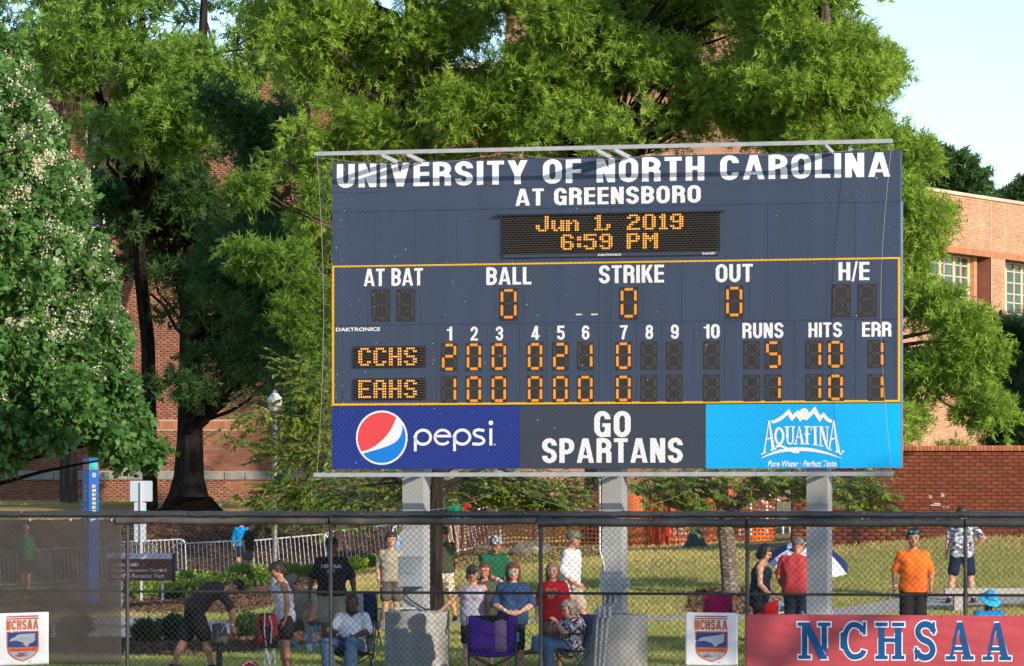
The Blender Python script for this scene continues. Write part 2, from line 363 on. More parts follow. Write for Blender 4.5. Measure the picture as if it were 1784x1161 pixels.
for a,b in zip(pxs[:-1],pxs[1:]):
    A,B=Xp(a,dL),Xp(b,dL); MB().box(((A+B)/2,dL+.08,zg+(band[1]+band[3])/2),(B-A-.02,.28,band[3]-band[1]-.006)).obj('stone_block',m_stone,w)
m_wframe=mat('window_frame_white',(.62,.60,.55),.6); m_glass=mat('dark_glass',(.02,.035,.04),.08,spec=.8)
for o in wins:
    a,b,c,d_=xa+o[0],zg+o[1],xa+o[2],zg+o[3]; f=MB()
    for (q,r_,s,t) in ((a,b,a+.08,d_),(c-.08,b,c,d_),(a+.08,b,c-.08,b+.08),(a+.08,d_-.08,c-.08,d_),((a+c)/2-.025,b+.08,(a+c)/2+.025,d_-.08)): f.box(((q+s)/2,dL+.09,(r_+t)/2),(s-q,.08,t-r_))
    fo=f.obj('window',m_wframe,w); MB().box(((a+c)/2,dL+.16,(b+d_)/2),(c-a-.02,.02,d_-b-.02)).obj('pane',m_glass,fo)
MB().box(((xa+xb)/2,dL+.05,zt+.1),(xb-xa+.3,.5,.2)).obj('coping',mat('coping_pale',(.5,.47,.42),.8),w)
MB().box(((xa+xb)/2,dL+6.3,(zg+zt)/2-.3),(xb-xa,12,zt-zg)).obj('wall',m_mort,w)

# tall brick building behind the central trees
def bricktex(name,c1,c2,mort,sc=1.0,bl=.203,bh=.0677):
    if name in MATS: return MATS[name]
    m=bpy.data.materials.new(name); m.use_nodes=True; nt=m.node_tree; L=nt.links.new; p=nt.nodes['Principled BSDF']
    tc=N(nt,'ShaderNodeTexCoord'); b=N(nt,'ShaderNodeTexBrick'); L(tc.outputs['UV'],b.inputs[0])
    b.inputs['Color1'].default_value=(*c1,1); b.inputs['Color2'].default_value=(*c2,1); b.inputs['Mortar'].default_value=(*mort,1)
    b.inputs['Scale'].default_value=1; b.inputs['Brick Width'].default_value=bl; b.inputs['Row Height'].default_value=bh; b.inputs['Mortar Size'].default_value=.007; b.inputs['Bias'].default_value=-.1; b.inputs['Mortar Smooth'].default_value=.1
    n=N(nt,'ShaderNodeTexNoise'); n.inputs['Scale'].default_value=1.1; n.inputs['Detail'].default_value=5; L(tc.outputs['UV'],n.inputs[0])
    h=N(nt,'ShaderNodeHueSaturation'); mr=N(nt,'ShaderNodeMapRange'); mr.inputs[1].default_value=.3; mr.inputs[2].default_value=.7; mr.inputs[3].default_value=.82; mr.inputs[4].default_value=1.15; L(n.outputs[0],mr.inputs[0]); L(mr.outputs[0],h.inputs['Value']); L(b.outputs[0],h.inputs['Color']); L(h.outputs[0],p.inputs['Base Color'])
    bp=N(nt,'ShaderNodeBump'); bp.inputs['Strength'].default_value=.6; bp.inputs['Distance'].default_value=.01; bp.invert=True; L(b.outputs[1],bp.inputs['Height']); L(bp.outputs[0],p.inputs['Normal'])
    p.inputs['Roughness'].default_value=.9; p.inputs['Specular IOR Level'].default_value=.15; MATS[name]=m; return m
def uvquads(name,quads,m,parent):
    """quads: list of (p0,p1,p2,p3) wall faces, uv in metres (u along p0->p1, v = height)"""
    V=[];Fq=[];UV=[]
    for q in quads:
        b=len(V); V+= [tuple(p) for p in q]; Fq.append([b,b+1,b+2,b+3]); U=(Vector(q[1])-Vector(q[0])); U.z=0
        if U.length<1e-6: U=Vector((1,0,0))
        U.normalize()
        for p in q: UV.append((Vector(p).dot(U),Vector(p).z if abs((Vector(q[2])-Vector(q[0])).z)>1e-4 else Vector(p).y))
    me=bpy.data.meshes.new(name); me.from_pydata(V,[],Fq); l=me.uv_layers.new(name='UV')
    for i,uv in enumerate(UV): l.data[i].uv=uv
    me.materials.append(m); me.update(); return link(name,me,parent)
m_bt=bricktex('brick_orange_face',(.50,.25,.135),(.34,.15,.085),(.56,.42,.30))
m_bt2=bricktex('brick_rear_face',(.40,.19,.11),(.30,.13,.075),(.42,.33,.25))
w=thing('tall_brick_building','tall brick building glimpsed through the central tree crowns','building'); dB=150
a,b,z1=Xp(880,dB),Xp(1452,dB),Zp(-60,dB)
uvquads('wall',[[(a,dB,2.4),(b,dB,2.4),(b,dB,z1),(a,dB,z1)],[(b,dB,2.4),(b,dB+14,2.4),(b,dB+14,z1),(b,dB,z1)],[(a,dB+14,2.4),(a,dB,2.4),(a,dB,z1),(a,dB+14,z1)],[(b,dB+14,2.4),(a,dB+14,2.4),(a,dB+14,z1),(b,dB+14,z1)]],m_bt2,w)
MB().box(((a+b)/2,dB+7,z1+.12),(b-a+.5,14.5,.24)).obj('roof',mat('coping_pale',(.5,.47,.42),.8),w)

# right building, its face running away to the right
w=thing('brick_school_building','sunlit orange brick building with cream-framed windows above the boundary wall','building')
U=Vector((.456,.89,0)).normalized(); NR=Vector((U.y,-U.x,0)); d0=146.; O=P(1560,880,d0); O.z=0
def onR(px,inset=0):    # distance along the face whose projection is px, on the plane inset behind the face
    B=O-NR*inset; k=(px-HX)/F; return (k*B.y-B.x)/(U.x-k*U.y)
def RP(s,z,inset=0): v=O+U*s-NR*inset; return Vector((v.x,v.y,z))
def Rz(px,py,inset=0): v=RP(onR(px,inset),0,inset); return Zp(py,v.y)
s0,s1=onR(1545),onR(1990); zt=Rz(1784,358); zlin=Rz(1727,449); zsold=Rz(1727,461); zsill=Rz(1784,566)
recs=[(onR(1618),onR(1727)),(onR(1750),onR(1870)),(onR(1893),onR(1980))]
mB_=m_bt; quads=[]; prev=s0
for (ra,rb) in recs:
    quads.append([RP(prev,1.5),RP(ra,1.5),RP(ra,zlin),RP(prev,zlin)]); prev=rb
quads.append([RP(prev,1.5),RP(s1,1.5),RP(s1,zlin),RP(prev,zlin)])
quads.append([RP(s0,zlin),RP(s1,zlin),RP(s1,zt),RP(s0,zt)])
for (ra,rb) in recs:
    quads.append([RP(ra,1.5),RP(rb,1.5),RP(rb,zsill-1.2),RP(ra,zsill-1.2)])
uvquads('wall',quads,m_bt,w)
D1=.62
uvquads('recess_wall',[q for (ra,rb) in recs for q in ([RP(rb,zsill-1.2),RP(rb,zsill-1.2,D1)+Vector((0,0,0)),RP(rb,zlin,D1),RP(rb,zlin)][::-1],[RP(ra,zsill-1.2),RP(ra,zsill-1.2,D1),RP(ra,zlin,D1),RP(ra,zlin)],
   [RP(ra,zsill-1.2,D1),RP(rb,zsill-1.2,D1),RP(rb,zlin,D1),RP(ra,zlin,D1)])],bricktex('brick_recess_shade',(.27,.10,.065),(.2,.075,.05),(.22,.12,.08)),w)  # darker copy of the face brick, recess shade painted into its colour
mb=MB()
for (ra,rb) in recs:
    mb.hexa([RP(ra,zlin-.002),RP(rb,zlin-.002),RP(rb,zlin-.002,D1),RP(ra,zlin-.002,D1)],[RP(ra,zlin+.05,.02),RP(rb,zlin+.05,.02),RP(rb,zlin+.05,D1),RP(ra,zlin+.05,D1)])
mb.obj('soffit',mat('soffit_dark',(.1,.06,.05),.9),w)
# soldier lintel bricks, expansion joints, coping blocks
sl=MB().add([tuple(p) for p in (U*0,U*.06,U*.06+Vector((0,0,.2)),Vector((0,0,.2)))]+[tuple(p+NR*.012) for p in (U*0,U*.06,U*.06+Vector((0,0,.2)),Vector((0,0,.2)))],[[4,5,6,7],[0,1,5,4],[1,2,6,5],[2,3,7,6],[3,0,4,7]]).mesh('lintel_brick',mat('lintel_brick',(.43,.18,.09),.9,obrand=.18))
s=s0; 
while s<onR(1800): link('lintel_brick',sl,w,loc=RP(s,zlin+.003)); s+=.0677
for px in (1618,1727,1750,1893):
    s=onR(px); MB().hexa([RP(s-.015,2,-.004),RP(s+.03,2,-.004),RP(s+.03,zt,-.004),RP(s-.015,zt,-.004)],[RP(s-.015,2,-.008),RP(s+.03,2,-.008),RP(s+.03,zt,-.008),RP(s-.015,zt,-.008)]).obj('expansion_joint',mat('joint_sealant',(.6,.45,.32),.8),w)
s=s0; mc=mat('roof_coping',(.62,.5,.38),.7,obrand=.12,c2=(.5,.4,.3),scale=4)
while s<s1:
    e=min(s+1.2,s1)
    MB().hexa([RP(s+.01,zt,-.06),RP(e-.01,zt,-.06),RP(e-.01,zt,.4),RP(s+.01,zt,.4)],[RP(s+.01,zt+.1,-.06),RP(e-.01,zt+.1,-.06),RP(e-.01,zt+.1,.4),RP(s+.01,zt+.1,.4)]).obj('coping_block',mc,w); s=e
m_cream=mat('cream_frame',(.62,.49,.33),.6); m_gl=mat('green_glass',(.05,.115,.11),.12,c2=(.02,.05,.05),scale=1.2,spec=.9)
def rwin(sa,sb,za,zb,ins,cols,rows,lowfrac=.0):
    f=MB(); t=.055
    def bar(a,b,c,d,dep=.0):
        f.hexa([RP(a,b,ins-.02+dep),RP(c,b,ins-.02+dep),RP(c,d,ins-.02+dep),RP(a,d,ins-.02+dep)][::-1],[RP(a,b,ins+.05),RP(c,b,ins+.05),RP(c,d,ins+.05),RP(a,d,ins+.05)][::-1])
    us=[sa+(sb-sa)*c for c in cols]; zs=[za+(zb-za)*r_ for r_ in rows[0]]; 
    for i,u in enumerate(us): hw=t*(1.4 if i in (0,len(us)-1) or rows[1][i] else .55); bar(u-hw,za,u+hw,zb)
    for i,z in enumerate(zs):
        hh=.035 if i in (0,len(zs)-1) else .02
        for a,b in zip(us[:-1],us[1:]): bar(a+.078,z-hh,b-.078,z+hh,.006)
    fo=f.obj('window',m_cream,w)
    for a,b in zip(us[:-1],us[1:]):
        for c,d in zip(zs[:-1],zs[1:]):
            MB().hexa([RP(a+.03,c+.02,ins+.02),RP(b-.03,c+.02,ins+.02),RP(b-.03,d-.02,ins+.02),RP(a+.03,d-.02,ins+.02)][::-1],[RP(a+.03,c+.02,ins+.03),RP(b-.03,c+.02,ins+.03),RP(b-.03,d-.02,ins+.03),RP(a+.03,d-.02,ins+.03)][::-1]).obj('pane',m_gl,fo)
zwb=zsill; ztw=zlin-.02
for (pa,pb_,cols,big) in ((1600,1687,[0,.2,.42,.5,.7,.84,1],[1,0,1,0,1,0,1]),(1738,1840,[0,.13,.27,.4,.55,.7,.85,1],[1,1,0,1,0,1,0,1]),(1885,1960,[0,.2,.4,.6,.8,1],[1,0,1,0,1,1])):
    rwin(onR(pa,D1-.08),onR(pb_,D1-.08),zwb,ztw,D1-.08,cols,([0,.18,.36,.5,.68,.86,1],big))
for px in (1697,1846):
    s=onR(px,D1-.2); MB().hexa([RP(s-.12,1.5,D1-.25),RP(s+.12,1.5,D1-.25),RP(s+.12,zlin,D1-.25),RP(s-.12,zlin,D1-.25)][::-1],[RP(s-.12,1.5,D1),RP(s+.12,1.5,D1),RP(s+.12,zlin,D1),RP(s-.12,zlin,D1)][::-1]).obj('pilaster',mat('pilaster_brick',(.46,.22,.12),.9,c2=(.55,.38,.26),scale=1,stretch=(.01,.01,16),contrast=(.55,.7)),w)
for (ra,rb) in recs: MB().hexa([RP(ra,zsill-.12,-.02),RP(rb,zsill-.12,-.02),RP(rb,zsill-.12,D1),RP(ra,zsill-.12,D1)],[RP(ra,zsill-.03,-.02),RP(rb,zsill-.03,-.02),RP(rb,zsill-.03,D1),RP(ra,zsill-.03,D1)]).obj('sill',mc,w)
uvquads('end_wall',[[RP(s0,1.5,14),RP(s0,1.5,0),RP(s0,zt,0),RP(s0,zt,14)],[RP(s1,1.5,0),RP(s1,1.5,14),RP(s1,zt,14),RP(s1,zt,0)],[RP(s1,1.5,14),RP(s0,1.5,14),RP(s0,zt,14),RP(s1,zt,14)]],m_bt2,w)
MB().hexa([RP(s0+.02,zt-.4,.02),RP(s1,zt-.4,.02),RP(s1,zt-.4,13.9),RP(s0+.02,zt-.4,13.9)],[RP(s0+.02,zt-.1,.02),RP(s1,zt-.1,.02),RP(s1,zt-.1,13.9),RP(s0+.02,zt-.1,13.9)]).obj('roof',mat('roof_felt',(.2,.18,.16),.9),w)
# ---------------- trees ----------------
def unit(a): return a/np.maximum(np.linalg.norm(a,axis=-1,keepdims=True),1e-9)
def leaf_quads(C,D,Nn,L,W,shape='rhomb'):
    """C base, D axis, Nn leaf normal"""
    S=unit(np.cross(D,Nn)); L=L[:,None]; W=W[:,None]; n=len(C)
    if shape=='tri':
        V=np.stack([C+S*W*.8,C+D*L,C-S*W*.8],1); return V.reshape(-1,3),np.arange(3*n).reshape(n,3)
    if shape=='rhomb':
        V=np.stack([C,C+D*L*.45+S*W,C+D*L,C+D*L*.45-S*W],1); return V.reshape(-1,3),np.arange(4*n).reshape(n,4)
    dn=unit(np.cross(S,D)) # broad leaf, gently cupped
    V=np.stack([C,C+D*L*.3+S*W+dn*W*.25,C+D*L*.7+S*W*.75+dn*W*.15,C+D*L,C+D*L*.7-S*W*.75+dn*W*.15,C+D*L*.3-S*W+dn*W*.25],1).reshape(-1,3)
    b=6*np.arange(n)[:,None]; Q=np.concatenate([b+np.array([[0,1,2,3]]),b+np.array([[0,3,4,5]])]); return V,Q
def lobes_in(ells,n,rr,r,depth):
    """random foliage lobes inside ellipses given in photo pixels: (px,py,rx,ry,d)"""
    out=[]; A=[e[2]*e[3] for e in ells]; A=np.array(A)/sum(A); kb=5 if n>60 else 2
    for _ in range(max(1,n//kb)):        # boughs, each carrying a cluster of smaller lobes
        e=ells[r.choice(len(ells),p=A)]; t=r.random()*6.283; q=math.sqrt(r.random())
        px=e[0]+e[2]*q*math.cos(t); py=e[1]+e[3]*q*math.sin(t); d=e[4]+depth*(r.random()*2-1)*math.sqrt(max(0,1-q*q*.8))
        p=P(px,py,d); Rb=(rr[0]+rr[1])*.5*(.7+.6*r.random())*(1.05 if kb==5 else .3)
        for _k in range(kb):
            v=r.normal(size=3); v/=np.linalg.norm(v); v*=Rb*(.45+.55*r.random()); R=(rr[0]+(rr[1]-rr[0])*r.random())*(.72 if kb==5 else 1); out.append((p.x+v[0],p.y+v[1]-.1,p.z+v[2]*.7,R))
    return np.array(out)
def foliage(lobes,twigs,lpt,leafL,leafW,r,droop=.25,tlen=.35,shape='rhomb',flat=.75,spread=.9,tipbright=0):
    """sprays of leaves on twigs that stand out of every lobe"""
    n=len(lobes)*twigs; li=np.repeat(np.arange(len(lobes)),twigs); c=lobes[li,:3]; R=lobes[li,3:4]
    lt_=r.random(len(lobes))
    d=unit(r.normal(size=(n,3))); d[:,1]=np.where(r.random(n)<.35,-np.abs(d[:,1]),d[:,1]); d[:,2]=np.where(r.random(n)<.3,np.abs(d[:,2]),d[:,2])
    rad=(.35+.7*r.random((n,1))**.6); sc=np.array([[1,1,flat]])
    base=c+d*sc*R*rad; ax=unit(d*.8+r.normal(size=(n,3))*.45+np.array([[0,-.1,-droop]]))
    tl=tlen*(.6+.8*r.random((n,1)))
    m=n*lpt; ti=np.repeat(np.arange(n),lpt); s=np.tile((np.arange(lpt)+.5)/lpt,n)[:,None]
    A=ax[ti]; S=unit(np.cross(A,r.normal(size=(n,3))[ti])); 
    C=base[ti]+A*tl[ti]*(s-.2)+np.array([[0,0,-1]])*droop*.25*tl[ti]*s**2
    side=np.where(np.arange(m)%2,1,-1)[:,None]
    D=unit(A*.65+S*side*spread+r.normal(size=(m,3))*.32+np.array([[0,0,-droop*.6]]))
    Nn=unit(np.cross(D,A)+r.normal(size=(m,3))*.45+np.array([[0,0,.35]]))
    L=leafL*(.85+.35*lt_[li][ti])*(.65+.6*r.random(m)); W=leafW*(.7+.5*r.random(m))
    V,Q=leaf_quads(C,D,Nn,L,W,shape)
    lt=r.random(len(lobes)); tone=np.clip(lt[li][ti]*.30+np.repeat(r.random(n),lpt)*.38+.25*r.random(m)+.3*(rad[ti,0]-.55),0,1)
    if shape=='broad': tone=np.concatenate([tone,tone])
    return V,Q,tone,base,ax
def branch_mesh(paths,m,name='trunk',n=7,parent=None):
    mb=MB()
    for pts,r in paths: mb.tube(pts,r,n)
    return mb.obj(name,m,parent,smooth=True)
def wig(a,b,k,amp,r):
    a=Vector(a);b=Vector(b); out=[]
    for i in range(k+1):
        t=i/k; p=a.lerp(b,t); s=amp*math.sin(math.pi*t); out.append(p+Vector((r.uniform(-s,s),r.uniform(-s,s),r.uniform(-s,s)+.6*s)))
    return out
m_bark=mat('bark_grey',(.12,.095,.075),.95,c2=(.055,.045,.038),scale=3,detail=8,stretch=(2.5,2.5,.5),bump=.6,bscale=9,contrast=(.4,.6),spec=.1)
m_barkd=mat('bark_dark',(.034,.027,.022),.95,c2=(.016,.013,.011),scale=3,detail=8,stretch=(2.5,2.5,.45),bump=.8,bscale=8,contrast=(.4,.6),spec=.08)
m_barkc=mat('bark_cherry',(.20,.165,.125),.9,c2=(.11,.09,.07),scale=4,detail=8,stretch=(1,1,3),bump=.5,bscale=12,c3=(.30,.27,.22),scale3=9,con3=(.55,.6),spec=.1)
above_n=45
def tree(name,label,ells,nl,rr,twigs,lpt,leaf,col,trunk,seed,depth=2.5,droop=.06,tlen=.31,bark=None,shape='tri',group=None,nbranch=.6,flat=.75,trans=.35,spread=.9,extra=None,above=None):
    r=np.random.default_rng(seed); rp=random.Random(seed)
    t=thing(name,label,'tree',group=group)
    lob=lobes_in(ells,nl,rr,r,depth)
    if extra: lob=np.r_[lob,np.array([(*P(a,b,d),R) for a,b,d,R in extra])]
    V,Q,tone,base,ax=foliage(lob,twigs,lpt,leaf[0],leaf[1],r,droop,tlen,shape,flat,spread)
    if above:   # the part of the crown that towers over the frame
        la=lobes_in(above,above_n,(.9,1.4),r,depth); V2,Q2,t2,_,_=foliage(la,34,9,.24,.06,r,droop,tlen*1.3,shape,flat,spread); Q=np.r_[Q,Q2+len(V)]; V=np.r_[V,V2]; tone=np.r_[tone,t2]
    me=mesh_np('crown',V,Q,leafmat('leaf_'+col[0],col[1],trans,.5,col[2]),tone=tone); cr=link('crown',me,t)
    # trunk and limbs reaching into the lobes
    paths=[]; stem=[Vector(p) for p,_ in trunk]; rad=[q for _,q in trunk]; paths.append((stem,rad))
    for i,l in enumerate(lob):
        if rp.random()>nbranch: continue
        c=Vector(l[:3]); k=min(range(len(stem)//3,len(stem)),key=lambda k:(stem[k]-c).length+ (4 if stem[k].z>c.z-.2 else 0)); s=stem[k]
        q=wig(s,c,5,.12*(c-s).length**.7*.6,rp); r0=min(rad[k]*.5,.035+.012*(c-s).length); paths.append((q,[r0*(1-.8*j/5) for j in range(6)]))
    branch_mesh(paths,bark or m_bark,'trunk',6,t)
    # small twigs seen in the gaps
    k=min(len(base),1500); idx=r.choice(len(base),k,replace=False); mb=MB()
    for i in idx[:700]:
        l=lob[i//twigs]; mb.tube([Vector(l[:3]),Vector(base[i])],[.012,.005],3,caps=False)
    o=mb.obj('twigs',bark or m_bark,t); o['kind']='stuff'
    return t,lob,cr
def stemz(px,d,pys,rs,lean=0): return [(P(p[0],p[1],d+ (i*lean)),q) for i,(p,q) in enumerate(zip(pys,rs))]
WO=('willow_oak',(.06,.155,.016),(.33,.47,.06)); WD=('dark_oak_shade',(.022,.068,.020),(.075,.15,.035)); PIN=('pin_oak',(.055,.145,.02),(.26,.41,.06))  # dark oak leaves: shade on the left trees is put into the colour
# the four tall oaks behind the scoreboard
gO='tall oaks growing behind the scoreboard'
tree('oak_tree','tall fine-leaved oak rising behind the left half of the scoreboard, crown over its left corner',
  [(560,60,70,110,112),(700,40,150,120,112),(720,150,150,110,112),(620,200,120,90,113),(830,180,100,110,111),(850,60,80,120,113),(760,255,110,25,111.5),(560,330,60,90,113),(500,420,60,60,112)],190,(.55,.95),72,15,(.128,.019),WO,
  stemz(0,112,[((730),905),(728,700),(735,450),(745,250),(720,60),(700,-80)],[.42,.34,.28,.22,.14,.06]),11,group=gO,above=[(720,-200,220,150,112)])
tree('oak_tree','tall fine-leaved oak above the middle of the scoreboard, dark trunk flaring beside the middle post',
  [(1000,40,130,120,110),(960,190,100,80,110),(1120,120,130,130,110),(1200,200,110,70,110),(1080,230,100,40,110),(930,235,60,45,110),(1040,265,110,25,109.5),(1240,40,100,110,111),(1160,0,120,60,112),(890,70,70,110,111)],215,(.55,.95),72,15,(.128,.019),WO,
  stemz(0,109,[((1034),962),(1033,930),(1037,860),(1045,600),(1060,300),(1075,100),(1090,-60)],[.50,.34,.3,.27,.22,.14,.06]),12,bark=m_barkd,group=gO,above=[(1100,-200,230,150,110)])
tree('oak_tree','tall oak at the right end of the scoreboard, low branches hanging over the brick wall',
  [(1400,40,100,110,106),(1440,30,60,80,107),(1470,120,50,60,106),(1420,180,130,90,106),(1350,180,90,80,107),(1490,90,60,80,106),(1530,170,70,70,106),(1555,270,55,60,105),(1600,350,55,45,104),(1590,395,40,28,104),(1600,560,40,60,103),(1640,610,70,50,103),(1610,700,70,70,103),(1662,665,38,40,103),(1690,715,24,26,103),(1610,775,35,25,102.5)],280,(.38,.75),70,14,(.128,.019),WO,
  stemz(0,106,[((1490),960),(1488,800),(1480,600),(1470,400),(1460,220),(1440,40),(1430,-60)],[.36,.3,.26,.22,.18,.12,.05]),13,depth=1.9,group=gO,above=[(1400,-180,150,140,106)],extra=[(1592,470,103.5,.36),(1600,500,103,.32),(1655,520,103,.30),(1640,375,104,.34),(1690,610,103,.26),(1655,790,102.5,.22),(1582,455,103.5,.4),(1578,520,103.5,.4),(1600,430,104,.3)])
# dark mass between the oaks and the left building
tree('oak_tree','dark shaded oak low behind the lamp post, bright sprigs at its edge beside the scoreboard',
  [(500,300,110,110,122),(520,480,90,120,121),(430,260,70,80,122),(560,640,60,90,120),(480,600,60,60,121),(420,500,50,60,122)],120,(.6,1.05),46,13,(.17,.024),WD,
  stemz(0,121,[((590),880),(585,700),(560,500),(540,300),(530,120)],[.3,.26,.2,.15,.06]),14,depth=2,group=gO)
tree('oak_tree','sunlit willowy sprays of a young oak beside the left edge of the scoreboard',
  [(540,350,40,50,108),(500,455,55,22,108),(540,520,45,40,108),(520,600,55,45,108),(430,350,40,35,108),(370,500,32,12,108),(560,700,30,60,108),(450,440,50,30,109)],38,(.28,.5),52,12,(.15,.021),('willow_bright',(.06,.14,.015),(.19,.31,.04)),
  stemz(0,110,[((596),880),(594,700),(590,520),(585,400),(570,300)],[.14,.12,.1,.07,.03]),15,depth=.8,group=gO)
# the pin oak with the thick dark trunk, and the thinner ones by it
tree('pin_oak_tree','big oak at the left with a thick near-black trunk flaring onto the lawn',
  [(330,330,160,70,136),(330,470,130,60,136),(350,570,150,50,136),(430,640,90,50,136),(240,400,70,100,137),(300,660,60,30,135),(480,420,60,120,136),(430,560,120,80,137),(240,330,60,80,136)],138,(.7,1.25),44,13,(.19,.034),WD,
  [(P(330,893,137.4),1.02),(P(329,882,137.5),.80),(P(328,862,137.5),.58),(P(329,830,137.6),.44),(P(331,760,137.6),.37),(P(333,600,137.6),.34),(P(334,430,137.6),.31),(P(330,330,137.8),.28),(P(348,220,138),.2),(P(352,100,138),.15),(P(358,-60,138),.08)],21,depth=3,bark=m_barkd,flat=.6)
tree('pin_oak_tree','tall sunlit oak with pale forked trunk and limbs at upper left',
  [(200,60,130,110,128),(330,80,120,110,128),(250,190,130,70,128),(380,170,80,70,128),(430,60,90,80,130),(160,150,60,90,129),(240,240,80,50,128)],125,(.6,1.1),50,12,(.18,.028),PIN,
  [(P(262,885,138),.24),(P(258,600,137.5),.22),(P(245,480,136),.2),(P(238,360,134),.18),(P(225,250,132),.17),(P(240,120,131),.13),(P(250,-60,130),.08)],22,depth=2.6,nbranch=.7,bark=m_barkd)
r_=random.Random(9); br=MB(); tt=thing('pin_oak_tree','slender pale-barked tree forking into bare sunlit limbs left of the scoreboard','tree')
for pts,rd in (([(336,885),(338,760),(345,600),(385,450),(423,330),(430,180),(440,90),(470,0),(480,-60)],[.2,.18,.17,.15,.14,.13,.1,.07,.05]),([(423,330),(400,200),(385,120),(360,40)],[.12,.1,.08,.04]),([(430,180),(450,110),(462,40),(455,-60)],[.1,.07,.06,.03]),([(430,180),(480,90),(520,60)],[.08,.06,.03]),([(423,330),(470,250),(500,190),(540,120)],[.1,.08,.06,.03]),([(425,260),(410,100),(432,-60)],[.08,.06,.04])):
    br.tube([P(a,b,141.5) for i,(a,b) in enumerate(pts)],rd,7)
br.obj('trunk',mat('bark_pale',(.27,.22,.16),.9,c2=(.17,.135,.10),scale=3,stretch=(2,2,.6),bump=.3,bscale=9),tt,smooth=True)
lob=lobes_in([(440,40,60,60,141),(500,120,50,70,141),(440,210,30,40,141)],22,(.5,.8),np.random.default_rng(8),1.2); V,Q,tone,_,_=foliage(lob,40,12,.17,.026,np.random.default_rng(8)); link('crown',mesh_np('crown',V,Q,leafmat('leaf_pin_oak',PIN[1],.35,.5,PIN[2]),tone=tone),tt)
# trees behind the left building's roof line (top left corner)
tree('shade_tree','dark tree crown in the top left corner, sky showing through it',[(60,50,110,80,141),(120,120,90,70,141),(30,150,60,60,141),(280,30,60,50,142),(520,60,60,70,141)],34,(.7,1.2),42,12,(.2,.03),WD,[(P(120,880,143),.3),(P(115,400,143),.22),(P(100,0,143),.08)],23,depth=1.2)

# flowering broad-leaved tree at the left edge
rC=np.random.default_rng(31); tC=thing('flowering_tree','dense broad-leaved tree at the left edge covered with upright cream blossom clusters','tree')
def catx(py): return np.interp(py,[40,100,150,250,350,450,550,650,720,780,815,840],[-25,22,55,106,146,180,200,212,236,258,266,150])
L=[]
for i in range(330):
    py=40+rC.random()**.85*790; xr=catx(py); px=-150+(xr+150)*(1-rC.random()**1.5*.98)
    if 110<px<200 and py>735: py-=70
    if py>800: py-=25
    edge=(px+150)/(xr+150); d=81.5-2.2*math.sqrt(max(0,1-edge**2))+rC.random()*1.4
    p=P(px-14,py,d); L.append((p.x,p.y,p.z,.24+.18*rC.random()))
L=np.array(L)
V,Q,tone,base,ax=foliage(L,56,6,.135,.050,rC,.35,.2,'rhomb',.55,1.0)
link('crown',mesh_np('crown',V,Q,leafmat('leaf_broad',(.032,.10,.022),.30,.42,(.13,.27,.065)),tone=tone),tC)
# blossoms: small panicles of florets standing on the outer tips
nb=1700; idx=rC.choice(len(L),nb,p=(lambda z:z/z.sum())(np.clip((L[:,2]-Zp(760,80))/4,.01,1)**1.1)); dd=unit(rC.normal(size=(nb,3))+np.array([[0,-.9,.5]])); B=L[idx,:3]+dd*L[idx,3:4]*np.array([[1,1,.7]])*1.05
fl=36; ti=np.repeat(np.arange(nb),fl); C=B[ti]+rC.normal(size=(nb*fl,3))*np.array([[.045,.045,.07]])+np.array([[0,0,.06]]); n=len(C)
D=unit(rC.normal(size=(n,3))); V,Q=leaf_quads(C,D,unit(rC.normal(size=(n,3))),np.full(n,.040)*(.6+.8*rC.random(n)),np.full(n,.018))
o=link('blossoms',mesh_np('blossoms',V,Q,leafmat('petal_cream',(.58,.58,.38),.4,.6,(.80,.79,.57)),tone=rC.random(n)),tC); o['kind']='stuff'
rp=random.Random(3); paths=[([P(-60,1050,82.5),P(-58,700,82.5),P(-60,400,82.5),P(-70,60,82)],[.22,.2,.14,.04])]
for l in L[::3]:
    s=P(-60,min(900,max(100,HY-(l[2]-EYE)*F/82.5+60)),82.5); paths.append((wig(s,l[:3],4,.1,rp),[.05,.04,.03,.02,.01]))
branch_mesh(paths,m_barkd,'trunk',5,tC)

